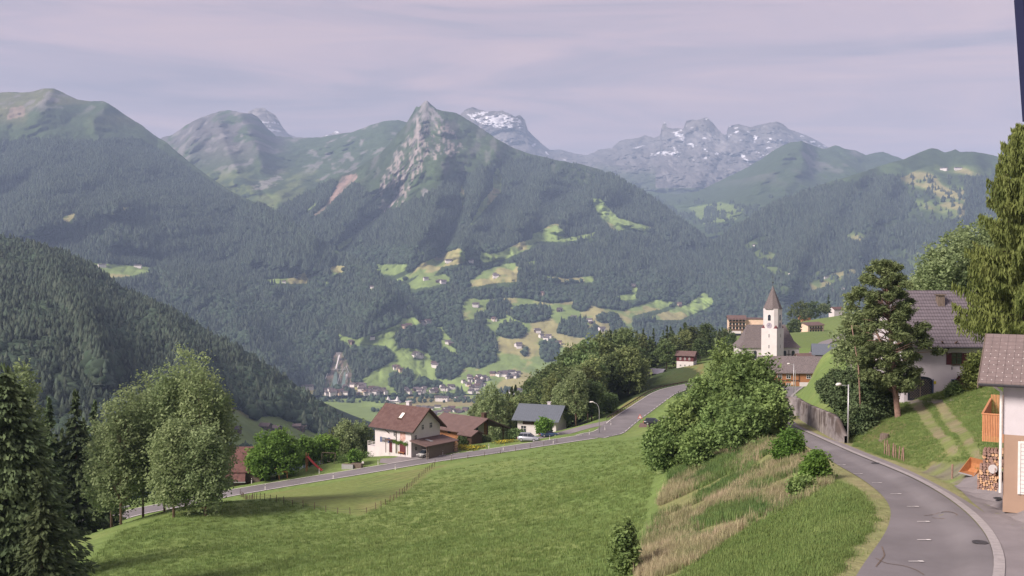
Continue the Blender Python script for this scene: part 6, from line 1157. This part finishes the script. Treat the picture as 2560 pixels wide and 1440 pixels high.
def car(lb, loc, rz_, paint, Lc=4.4, Wc=1.8, Hc=1.5, suv=False, est=False):
    o = tag(empty("parked_car", loc, rz_), lb, "car"); h = Wc / 2
    st = [(-Lc/2, .45, .72, .86), (-Lc/2 + .12, .30, .92, .94), (-Lc/2 + .9, .22, .98, 1), (-.2, .2, .95, 1), (Lc/2 - 1.25, .2, .92, 1), (Lc/2 - .35, .24, .78, .95), (Lc/2, .38, .60, .82)]
    V_ = []; F_ = []
    for x_, z0_, z1_, w_ in st: z1_ *= Hc / 1.5; V_ += [(x_, -h * w_ * .96, z0_), (x_, -h * w_, z0_ + .25), (x_, -h * w_ * .97, z1_ - .06), (x_, -h * w_ * .86, z1_), (x_, h * w_ * .86, z1_), (x_, h * w_ * .97, z1_ - .06), (x_, h * w_, z0_ + .25), (x_, h * w_ * .96, z0_)]
    for i in range(len(st) - 1):
        for k in range(8): F_.append((i * 8 + k, i * 8 + (k + 1) % 8, (i + 1) * 8 + (k + 1) % 8, (i + 1) * 8 + k))
    F_ += [tuple(range(8)), tuple(range(len(V_) - 8, len(V_)))[::-1]]; q = MB(); q.add(V_, F_); q.build("body", paint, o, True)
    zt = Hc; zb_ = .93 * Hc / 1.5; xr = -Lc/2 + (.25 if suv or est else .75); top = [(xr + .25, -h * .68, zt - .03), (Lc * .08, -h * .68, zt), (Lc * .08, h * .68, zt), (xr + .25, h * .68, zt - .03)]; bot = [(xr - .02, -h * .86, zb_), (Lc * .27, -h * .86, zb_ - .04), (Lc * .27, h * .86, zb_ - .04), (xr - .02, h * .86, zb_)]
    q = MB(); q.add(bot + top, [(0,1,5,4),(1,2,6,5),(2,3,7,6),(3,0,4,7)]); q.build("window_glass", M['glass'], o); q = MB(); q.add(top + [(a, b_, c + .045) for a, b_, c in [(xr + .3, -h*.62, zt - .02), (Lc*.06, -h*.62, zt), (Lc*.06, h*.62, zt), (xr + .3, h*.62, zt - .02)]], [(0,1,5,4),(1,2,6,5),(2,3,7,6),(3,0,4,7),(4,5,6,7)]); q.build("roof", paint, o, True)
    for t_ in (.02, -.85 if not suv else -.95):
        for s_ in (-1, 1): q = MB(); q.tube([(t_ - .05, s_ * h * .87, zb_), (t_, s_ * h * .69, zt)], .035, 4); q.build("door_pillar", paint, o)
    for sx in (-1, 1):
        for sy in (-1, 1):
            q = MB(); q.cyl((sx * Lc * .305, sy * (h - .1), .33), .33, .2, 1, 18); w_ = q.build("wheel", M['tyre'], o); q = MB(); q.cyl((sx * Lc * .305, sy * (h + .002), .33), .2, .03, 1, 12); q.build("rim", M['metal'], w_)
        q = MB()
        for sy in (-1, 1): q = MB(); q.box(sx * Lc/2 - .12, sx * Lc/2 + .01, sy * h * .6 - .16, sy * h * .6 + .16, .55, .72); q.build("headlight" if sx > 0 else "tail_light", M['frame'] if sx > 0 else M['red'], o)
    return o
SILV = carpaint('silver_paint', (.30, .32, .36)); GREY = carpaint('dark_grey_paint', (.07, .08, .09)); BLACK = carpaint('black_paint', (.02, .022, .028)); BLUE = carpaint('blue_paint', (.06, .10, .2)); WHT = carpaint('white_paint', (.6, .6, .6))
def gcar(px_, py_, *a, dz=.05, **k): g = G(px_, py_); return car(a[0], (g[0], g[1], Gz(g[0], g[1]) + dz), *a[1:], **k)
gcar(1321,1103,"silver suv parked on the gravel by the lower road",-.25,SILV,4.5,1.85,1.7,suv=True); gcar(1222,1103,"dark grey estate car under the open porch of the low house",-.1,GREY,4.6,1.8,1.5,est=True,dz=.3)
gcar(1634,1066,"black estate car parked behind the road hut",-.15,BLACK,4.6,1.8,1.5,est=True,dz=.4); gcar(1372,1092,"blue car nose on before the blue grey roofed house",.2,BLUE,4.2,1.75,1.45)
gcar(1672,1060,"white car mostly hidden by the dark ash trees",-.1,WHT)
cp_ = np.array([x, y]) ; 
fx, fy = rot(-.68); F0 = at_corner(1028, 1139, 211, -.68, -10.6/2, 8.6/2); cpx = np.array(F0[:2]) + fx * (5.3 + 2.1) + fy * (-2.4); car("small black and white car standing under the brown carport", (cpx[0], cpx[1], F0[2] - .25), -.68 - math.pi/2, WHT, 3.8, 1.65, 1.4)
# forecourt
fc = [tuple(G(a, b_)[:2]) for a, b_ in ((1153,1128),(1040,1150),(977,1160),(948,1158),(955,1142),(965,1136),(1000,1133),(1030,1138),(1066,1138),(1110,1131))]
sheet("forecourt", fc, M['asphalt2'], .06, 1.5)
# play things
g = G(800,1178); o = tag(empty("playground_slide", g, -.35), "red plastic slide on a wooden frame on the garden lawn", "slide"); q = MB()
for i in range(8):
    a0, a1 = i / 8, (i + 1) / 8; f_ = lambda t: (-2.9 + 3.3 * t, 2.6 * (1 - t) ** 1.25 + .12); (x0_, z0_), (x1_, z1_) = f_(a0), f_(a1); q.add([(x0_, -.3, z0_), (x1_, -.3, z1_), (x1_, .3, z1_), (x0_, .3, z0_), (x0_, -.34, z0_ + .22), (x1_, -.34, z1_ + .22), (x1_, .34, z1_ + .22), (x0_, .34, z0_ + .22)], [(0,1,2,3),(0,4,5,1),(3,2,6,7)])
q.build("chute", M['red'], o); q = MB(); q.tube([(-2.9, -.4, -.2), (-2.9, -.4, 3.6)], .09, 6); q.build("frame_post", M['slatwood'], o); q = MB(); q.tube([(-3.2, .5, -.2), (-2.9, .4, 3.3)], .08, 6); q.build("frame_post", M['slatwood'], o)
g = G(822,1160); o = tag(empty("swing_frame", g, -.3), "pale wooden swing frame behind the red slide", "swing"); q = MB(); q.tube([(-1.5, 0, 2.3), (1.5, 0, 2.3)], .06, 6); q.build("beam", M['gwood'], o)
for sx in (-1.5, 1.5):
    for sy in (-.7, .7): q = MB(); q.tube([(sx, sy, -.2), (sx, 0, 2.3)], .05, 6); q.build("leg", M['gwood'], o)
q = MB(); q.box(-.3, .3, -.12, .12, .5, .55); q.tube([(-.25, 0, .5), (-.25, 0, 2.3)], .012, 4); q.tube([(.25, 0, .5), (.25, 0, 2.3)], .012, 4); q.build("seat", M['gwood'], o)
g = G(706,1197); o = tag(empty("wooden_horse", g, .3), "orange brown wooden play horse under the walnut tree", "play animal"); q = MB(); q.tube([(-.9, 0, 1.5), (-.3, 0, 1.42), (.5, 0, 1.38), (1.0, 0, 1.4)], [.16, .26, .26, .2], 8); q.tube([(-.8, 0, 1.5), (-1.15, 0, 2.1)], [.14, .1], 6); q.tube([(-1.1, 0, 2.1), (-1.45, 0, 2.0)], [.13, .08], 6); q.build("body", M['slatwood'], o, True)
for sx in (-.7, .85):
    for sy in (-.25, .25): q = MB(); q.tube([(sx, sy * .5, 1.35), (sx + .1, sy, -.15)], .07, 6); q.build("leg", M['slatwood'], o)
for i, (px_, py_, w_, lb) in enumerate(((870,1172,2.3,"left grey raised garden bed in front of the vegetables"), (892,1170,2.1,"right grey raised garden bed beside the round bush"))):
    g = G(px_, py_); o = tag(empty("raised_bed", g, -.15), lb, "planter", None); q = MB(); q.box(-w_/2, w_/2, -.5, .5, -.3, .95); q.build("box", M['metal'] if i == 0 else M['gwood'], o); q = MB(); q.box(-w_/2 + .08, w_/2 - .08, -.42, .42, .95, .97); q.build("soil", M['soil'], o)
g = G(894,1168); o = tag(empty("letter_box", g + np.array([1.2, -1.0, -.1])), "letter box on a post by the garden edge", "letter box"); q = MB(); q.box(-.04, .04, -.04, .04, -.2, 1.1); q.build("post", M['gwood'], o); q = MB(); q.prism([(-.2, 1.1), (.2, 1.1), (.2, 1.35), (0, 1.5), (-.2, 1.35)], 1, -.2, .2); q.build("box", M['frame'], o)
g = G(1115,1133); o = tag(empty("waste_bin", g, -.5), "blue wheeled bin beside the carport wall", "bin"); q = MB(); q.add([(-.25, -.28, .08), (.25, -.28, .08), (.25, .28, .08), (-.25, .28, .08), (-.32, -.36, 1.0), (.32, -.36, 1.0), (.32, .36, 1.0), (-.32, .36, 1.0)], [(0,3,2,1),(4,5,6,7),(0,1,5,4),(1,2,6,5),(2,3,7,6),(3,0,4,7)]); q.build("body", M['shutter_b'], o); q = MB(); q.box(-.35, .35, -.4, .38, 1.0, 1.08); q.build("lid", M['shutter_b'], o)
stack("firewood_stack", "round pile of firewood against the shed wall right of the blue bin", G(1128,1128), 2.6, .9, (G(1128,1128)[2] - z6 - .1, G(1128,1128)[2] - z6 + 1.7), -.6, 9, .11)
def flowers(lb, pl, m, n, seed, h=.5, nm_="flower_bed"):
    W_ = np.array([G(a, b_) for a, b_ in pl]); rg = np.random.default_rng(seed); k = rg.integers(0, len(W_), n); P = W_[k] + rg.normal(size=(n, 3)) * [1.0, .7, 0]; P[:, 2] = zg(P[:, 0], P[:, 1]) + rg.random(n) * h; c = P.mean(0)
    o = tag(empty(nm_, c), lb, "flower bed"); link("blossoms", leaves("blossoms", (P - c)[: n * 2 // 3], .13, m, seed), o); link("foliage", leaves("bed_foliage", (P - c) * [1, 1, 1] - [0, 0, .1], .15, M['leaf_d'], seed + 1), o)
flowers("yellow flower bed below the leafy shrub in front of the low house", [(1148,1118),(1160,1122),(1175,1124),(1190,1120)], M['yellow'], 1500, 1); flowers("yellow flower bed beside the porch and the dark bush", [(1262,1106),(1272,1105),(1255,1108)], M['yellow'], 700, 2)
flowers("green vegetable rows behind the raised beds", [(835,1152),(850,1150),(870,1150),(885,1148),(905,1146),(860,1156)], M['leaf_c'], 2600, 3, 1.4, "vegetable_patch")
flowers("rock garden with purple plants beside the farmhouse terrace", [(905,1132),(920,1130),(940,1128),(955,1126)], M['shutter_r'], 900, 4, .5, "rock_garden")
g = G(1600,1052); o = tag(empty("warning_sign", g), "red and white triangular road works sign on the upper road verge", "sign"); q = MB(); q.add([(-.62, 0, .55), (.62, 0, .55), (0, 0, 1.65), (-.62, .04, .55), (.62, .04, .55), (0, .04, 1.65)], [(0,1,2),(3,5,4),(0,3,4,1),(1,4,5,2),(2,5,3,0)]); q.build("sign_board", M['red'], o); q = MB(); q.add([(-.38, -.01, .68), (.38, -.01, .68), (0, -.01, 1.36)], [(0,1,2)]); q.build("sign_face", M['frame'], o)
for sx in (-.4, .4): q = MB(); q.box(sx - .03, sx + .03, -.02, .06, -.1, .6); q.build("leg", M['metal'], o)
q = MB(); q.prism([(1.4565, .75), (1.4860, .40), (1.62, .40), (1.62, .75)], 1, 2.98, 3.02); q.prism([(1.4495, .75), (1.4790, .40), (1.4860, .40), (1.4565, .75)], 1, 2.975, 3.025, 1); tag(q.build("roof_bracket", [M['dwood'], M['navy']]), "dark board with blue edge reaching down at the upper right corner", "board")
# ------------------------------------------------------------------ far houses: each its own object
def far_house(Lh, Wh, Hh, Rh, mw, mr):
    q = MB(); q.prism([(-Wh/2, -3), (Wh/2, -3), (Wh/2, Hh), (0, Hh + Rh), (-Wh/2, Hh)], 0, -Lh/2, Lh/2, 0); k = Rh / (Wh/2); o_ = 1.1
    q.prism([(-Wh/2 - o_, Hh - k*o_), (0, Hh + Rh), (0, Hh + Rh + .4), (-Wh/2 - o_, Hh - k*o_ + .35)], 0, -Lh/2 - o_, Lh/2 + o_, 1); q.prism([(Wh/2 + o_, Hh - k*o_ + .35), (0, Hh + Rh + .4), (0, Hh + Rh), (Wh/2 + o_, Hh - k*o_)], 0, -Lh/2 - o_, Lh/2 + o_, 1)
    for u in np.arange(-Lh/2 + 2, Lh/2 - 1, 3): q.box(u - .6, u + .6, -Wh/2 - .06, -Wh/2 - .01, Hh - 2.2, Hh - .9, 2)
    me = bpy.data.meshes.new("village_house"); me.from_pydata(q.v, [], q.f)
    for m in (mw, mr, M['glass']): me.materials.append(m)
    me.polygons.foreach_set("material_index", q.m); me.update(); return me
FH = [far_house(12, 9, 6.0, 2.6, M['far_wall'], M['far_roof']), far_house(15, 10, 6.5, 2.8, M['far_wall'], M['far_roof']), far_house(11, 10, 4.5, 2.6, M['dwood'], M['far_roof']), far_house(24, 12, 8, 2.0, M['far_wall'], M['far_roof']), far_house(13, 10, 5.5, 3, M['cream'], M['roof_brown'])]
rgh = np.random.default_rng(12); HS = []
def hillP(px_, py_):
    c = [(VL(px_, py_)[1], None)]
    for h_ in (cm, lm):
        if h_.x0 < px_ < h_.x1 and float(h_.ry(px_)) < py_ < float(h_.fy(px_)): c.append((float(h_.D(px_, py_)), h_))
    d_ = min(c, key=lambda t: t[0])[0]; p = wpt(px_, py_, d_); p[2] += .8; return p
def put(P, lb, grp, kind=None, s=1.0, nm_="village_house"):
    o = link(nm_, FH[int(rgh.choice([0, 0, 1, 1, 2, 4])) if kind is None else kind], None, tuple(float(v) for v in P), rgh.uniform(-.9, .9)); o.scale = (s,) * 3; tag(o, lb, "house", grp)
VL = lambda px_, py_: (px2x(px_, 432 / ((py_ - 650) / F)), 432 / ((py_ - 650) / F), -431)
for cx_, cy_, rx, ry_, n_, nm_ in ((835,985,30,8,20,"left edge of the valley village"), (930,984,36,11,44,"main valley village above the tent roof"), (885,972,30,8,14,"upper row of the valley village"), (1058,979,45,7,22,"middle part of the valley village"), (1190,955,32,14,30,"terrace hamlet right of the meadows"), (1265,938,34,9,20,"hamlet at the foot of the right woods"), (1120,972,20,5,6,"meadow edge in the valley"), (1080,1030,90,10,34,"riverside quarter behind the farmhouse roof"), (1190,978,20,6,8,"lower part of the terrace hamlet"), (1295,985,20,8,6,"valley houses beside the loose birch")):
    for _ in range(n_):
        a, r_ = rgh.uniform(0, 6.283), math.sqrt(rgh.random()); px_, py_ = cx_ + math.cos(a) * r_ * rx, cy_ + math.sin(a) * r_ * ry_
        P = hillP(px_, py_)
        put(P, "tiny white house with dark roof in the " + nm_, "houses in the " + nm_, s=rgh.uniform(.95, 1.4))
for i, (px_, py_, n_, lb) in enumerate(((1010,818,3,"white farmhouses on the meadow edge above the round wood"), (1060,808,6,"row of small houses climbing above the round wood"), (1045,892,5,"white houses on the green knoll over the village"), (998,925,4,"farmhouses left of the dark grove"), (1085,915,3,"farmhouses right of the dark grove"), (935,849,1,"lone white farmhouse on the pale meadow"), (885,858,3,"farm buildings at the left meadow tip"), (1128,858,3,"farmhouses between two woods"), (1195,765,3,"white farm on the brown meadow"), (1120,658,2,"chapel like white house on the upper lit meadow"), (1175,657,2,"farm right of the upper lit meadow"), (1100,707,4,"farm buildings below the upper meadows"), (1235,690,3,"farmhouses on the middle upper meadow"), (1290,625,2,"farm beside the brown upper field"), (1398,777,3,"white farmhouse on the terrace meadow"), (1430,797,2,"farm on the right terrace meadow"), (1475,808,2,"farm near the narrow wood"), (1340,830,3,"farmhouses under the hay field"), (1370,845,3,"farm cluster beside the long lane"), (1300,866,4,"farm row on the lower right meadow"), (1395,862,3,"farm at the corner of the hay meadow"), (1585,718,2,"bright white house alone in the right woods"), (1700,765,2,"farm on the small clearing behind the church wood"), (1545,563,5,"hamlet at the foot of the high alpine meadow"), (1460,593,2,"farm on the high clearing"), (1235,800,2,"barns in the wood clearing"), (1505,830,2,"farm at the wood edge"), (1060,700,1,"hut under the upper meadow"), (1355,738,1,"orange house inside the right woods"))):
    for k_ in range(n_): put(hillP(px_ + rgh.normal() * (2 + 5 * (n_ > 2)), py_ + rgh.normal() * 2), lb if n_ == 1 else "one of the " + lb.replace("farmhouse on", "farmhouses on"), "far " + lb, s=rgh.uniform(1.1, 1.6), nm_="farmhouse")
for px_, py_, h_, lb in ((345,669,lm,"white hut on the long left meadow"), (255,667,lm,"hut at the left end of the long left meadow"), (710,707,lm,"small white barn on the middle clearing"), (930,720,lm,"house at the gorge edge"), (2360,426,rm,"long white mountain station on the ski meadow"), (2395,425,rm,"mountain restaurant beside the long station"), (2385,470,rm,"lift hut on the ski slope"), (1885,615,rm,"hut in the side valley"), (1950,640,rm,"house in the side valley bottom"), (2090,722,rm,"white building in the valley behind the church spire"), (2065,696,rm,"pale building above the side valley road"), (1975,688,rm,"house on the side valley meadow")):
    put(h_.P(px_, py_), lb, None, 3 if "long" in lb or "building" in lb else 0, 1.6 if py_ < 500 else 1.1, "mountain_hut")
for k_ in range(12): px_, py_ = 2088 + rgh.normal() * 16, 725 + rgh.normal() * 3; put(rm.P(px_, py_), "tiny pale house in the far village behind the church", "houses in the far village behind the church")
for px_, py_, s_, lb in ((664,1069,1.0,"long dark roofed farm below the spur wood, left one"), (690,1073,.9,"dark roofed farm in the middle of the spur meadow"), (742,1067,.8,"dark barn of the right spur farm group"), (758,1066,.7,"grey roofed barn at the right end of the spur farms"), (752,1072,.7,"low barn in front of the right spur farm group"), (690,1097,1.0,"farm behind the walnut tree on the slope"), (578,1026,.6,"hut at the spur meadow top"), (170,957,.5,"small white hut in the dark spur wood"), (590,1075,.8,"barn beside the spur lane")):
    o = link("spur_farmhouse", FH[2 if py_ > 1000 else 0], None, tuple(float(v) for v in nm.P(px_, py_ + 4)), rgh.uniform(-.4, .4)); o.scale = (s_,) * 3; tag(o, lb, "house")
# ski jump
P0, P1 = lm.P(843, 972), lm.P(849, 882); o = tag(empty("ski_jump", P1), "ski jump with white ramp on the wooded slope above the village", "ski jump")
Q = lambda a, b_, up=0: tuple(np.array(lm.P(a, b_)) + [0, -8, up] - P1)
q = MB(); q.tube([Q(850,898,14), Q(845,912,8), Q(841,925,4)], 2.6, 6); q.build("inrun", M['frame'], o); q = MB(); b_ = Q(847, 897); q.box(b_[0] - 4, b_[0] + 4, b_[1] - 3, b_[1] + 3, b_[2] - 5, b_[2] + 22); q.box(b_[0] - 7, b_[0] + 9, b_[1] - 3.5, b_[1] + 3.5, b_[2] + 17, b_[2] + 22); q.build("tower", M['conc'], o)
for pl in ([(826,924),(866,924)], [(822,928),(806,972)], [(864,918),(850,940),(842,972)], [(866,915),(872,930),(858,968)]): q = MB(); q.tube([Q(a, c_, 2) for a, c_ in pl], 1.0, 4); q.build("side_board", M['metal'], o)
for a, c_, w_ in ((836,948,9), (858,950,6)): q = MB(); A = [Q(a - w_ * .3 + 5, 930, 1.5), Q(a + w_ * .3 + 5, 930, 1.5), Q(a + w_, 974, 1.5), Q(a - w_, 974, 1.5)]; q.add(A, [(0, 1, 2, 3)]); q.build("landing_slope", mat("mats", (.12, .17, .15), .8, .2, .1), o)
q = MB(); A = Q(868, 945); q.box(A[0] - 3, A[0] + 3, A[1] - 3, A[1] + 3, A[2], A[2] + 14); q.build("judges_tower", M['white'], o)
put(lm.P(768, 974), "pale long building left of the ski jump", None, 3, 1.5, "sports_hall"); put(lm.P(810, 978), "white building at the ski jump foot", None, 1, 1.0, "sports_hall")
# membrane roof of the bath
P = np.array(VL(981, 1009)); o = tag(empty("tent_pavilion", P), "white peaked membrane roof in the valley behind the farmhouse chimney", "tent"); q = MB(); nX, nY = 25, 9; V_ = []
for i in range(nX):
    for j in range(nY):
        u, v_ = i / (nX - 1), j / (nY - 1); pk = max(math.exp(-((u - .22) / .09) ** 2), math.exp(-((u - .78) / .09) ** 2)); h_ = (7 + 13 * pk * math.sin(math.pi * v_) ** .8) * min(1, 6 * u * (1 - u) + .25) ; V_.append(((u - .5) * 50, (v_ - .5) * 28, h_))
q.add(V_, [(i * nY + j, (i + 1) * nY + j, (i + 1) * nY + j + 1, i * nY + j + 1) for i in range(nX - 1) for j in range(nY - 1)]); q.build("membrane", M['frame'], o, True); q = MB(); q.box(-21, 21, -11, 11, 0, 4.5); q.build("hall", M['far_wall'], o)
put(VL(1105, 1005), "long pale green flat hall in the valley right of the tent roof", None, 3, 1.6, "sports_hall"); put(VL(1150, 1003), "long white hall behind the riverside trees", None, 3, 1.3, "sports_hall")
for pl in ([(2310,1292),(2345,1284),(2385,1285),(2396,1291),(2372,1299),(2330,1297)], [(2190,1400),(2215,1412),(2260,1418),(2290,1428),(2310,1441)], [(2205,1370),(2212,1392),(2190,1420)]):
    P = dense(np.array([G(a, b_) for a, b_ in pl]), 40); line_ = np.stack([offs(P, -.03), offs(P, .03)], 1); line_[..., 2] = zg(line_[..., 0], line_[..., 1]) + .066
    tag(link("road_marking", mesh_np("tar_line", line_.reshape(-1, 3), grid_faces(40, 2)[:, ::-1], M['soil'])), kind='structure')
# ------------------------------------------------------------------ grass
def tuft(nb, h, w, seed, spread):
    r = random.Random(seed); V_ = []; F_ = []
    for _ in range(nb):
        x_, y_ = r.gauss(0, spread), r.gauss(0, spread); a = r.uniform(0, 6.283); ln = h * r.uniform(.6, 1.15); bx, by = math.cos(a) * ln * .3, math.sin(a) * ln * .3; k = len(V_); c, s_ = math.cos(a + 1.57) * w, math.sin(a + 1.57) * w
        V_ += [(x_ - c, y_ - s_, -.04), (x_ + c, y_ + s_, -.04), (x_ + bx * .4 + c * .7, y_ + by * .4 + s_ * .7, ln * .6), (x_ + bx * .4 - c * .7, y_ + by * .4 - s_ * .7, ln * .6), (x_ + bx, y_ + by, ln), (x_ + bx, y_ + by, ln)]
        F_ += [(k, k + 1, k + 2, k + 3), (k + 3, k + 2, k + 4, k + 5)]
    return np.array(V_), np.array(F_)
TT = [bpy.data.objects.new("grass_tuft", mesh_np("tall_tuft", *tuft(22, .62, .013, k, .2), M['tall'])) for k in range(3)] + [bpy.data.objects.new("grass_tuft", mesh_np("green_tuft", *tuft(24, .5, .016, 30 + k, .22), M['tall_green'])) for k in range(2)]
TS = [bpy.data.objects.new("grass_tuft", mesh_np("short_tuft", *tuft(20, .20, .014, 9 + k, .2), M['short'])) for k in range(3)]
def in_world(poly, n, seed):
    rg = np.random.default_rng(seed); pl = np.array(poly); a, b_ = pl.min(0), pl.max(0); x_ = rg.uniform(a[0], b_[0], n); y_ = rg.uniform(a[1], b_[1], n); k = inpoly(x_, y_, poly); return x_[k], y_[k], rg
def groundz(x_, y_):
    return zg(x_, y_) + (fbm(x_ / 9, y_ / 9, 4, 3) - .5) * .5 * sstep(20, 60, y_) * sstep(.5, 5, dr_near(x_, y_))
def dr_near(x_, y_):
    d = np.full(np.shape(x_), 1e9)
    for c, hwid, bl in RD:
        for q_ in range(0, len(c), 2): d = np.minimum(d, np.hypot(x_ - c[q_, 0], y_ - c[q_, 1]) - hwid[q_])
    return d
x_, y_, rg = in_world(bankp, 26000, 3); k = (fbm(x_ / 7, y_ / 7, 4, 8) > .40) & (dr_near(x_, y_) > .3); x_, y_ = x_[k], y_[k]
instancer("tall_grass", np.stack([x_, y_, groundz(x_, y_)], -1), rg.uniform(.55, 1.25, len(x_)), np.where(fbm(x_ / 5, y_ / 9, 4, 41) + .25 * rg.random(len(x_)) > .66, 3 + rg.integers(0, 2, len(x_)), rg.integers(0, 3, len(x_))), TT)
mead = wp([(180,1439),(300,1330),(500,1262),(700,1248),(905,1296),(1090,1180),(1400,1114),(1600,1098),(1640,1180),(1600,1370),(1560,1439),(1540,1520),(150,1520)]); x_, y_, rg = in_world(mead, 70000, 4)
w_ = np.clip(1 - (y_ - 70) / 130, .15, 1); k = rg.random(len(x_)) < w_; x_, y_ = x_[k], y_[k]; instancer("meadow_grass", np.stack([x_, y_, groundz(x_, y_)], -1), rg.uniform(.6, 1.5, len(x_)), rg.integers(0, 3, len(x_)), TS)
mead2 = wp([(1700,1439),(1760,1390),(1860,1330),(1960,1275),(2080,1200),(2150,1230),(2200,1300),(2190,1390),(2140,1439),(2130,1560),(1560,1560)]); x_, y_, rg = in_world(mead2, 26000, 5); k = dr_near(x_, y_) > .1; x_, y_ = x_[k], y_[k]; instancer("verge_grass", np.stack([x_, y_, groundz(x_, y_)], -1), rg.uniform(.45, 1.1, len(x_)), rg.integers(0, 3, len(x_)), TS)
x_, y_, rg = in_world(hillp, 30000, 6); k = (dr_near(x_, y_) > .2) & ~inpoly(x_, y_, pv_) & ~inpoly(x_, y_, wp([(2265,995),(2300,1000),(2350,1070),(2405,1135),(2375,1145),(2320,1080)])) & ~inpoly(x_, y_, wp([(2325,1000),(2355,1000),(2405,1060),(2465,1155),(2435,1155),(2365,1070)])) & ~inpoly(x_, y_, wp([(2330,1155),(2445,1150),(2460,1195),(2400,1220),(2290,1180)])); x_, y_ = x_[k], y_[k]; instancer("slope_grass", np.stack([x_, y_, groundz(x_, y_)], -1), rg.uniform(.35, .8, len(x_)), rg.integers(0, 3, len(x_)), TS)
# ------------------------------------------------------------------ the air between here and the mountains
import bmesh
bm = bmesh.new(); bmesh.ops.create_cube(bm, size=1)
hm = bpy.data.materials.new("haze_air"); hm.use_nodes = True; t = hm.node_tree; t.nodes.remove(t.nodes["Principled BSDF"])
pv = t.nodes.new("ShaderNodeVolumePrincipled"); pv.inputs['Density'].default_value = HAZE; pv.inputs['Color'].default_value = (.50, .68, 1.0, 1); pv.inputs['Anisotropy'].default_value = 0.0
t.links.new(pv.outputs[0], t.nodes["Material Output"].inputs['Volume'])
me = bpy.data.meshes.new("haze"); bm.to_mesh(me); bm.free(); me.materials.append(hm)
hz = tag(link("haze", me), kind='stuff'); hz.scale = (17000, 18500, 2000); hz.location = (0, 18500 / 2 - 1200, 2000 / 2 - 640)
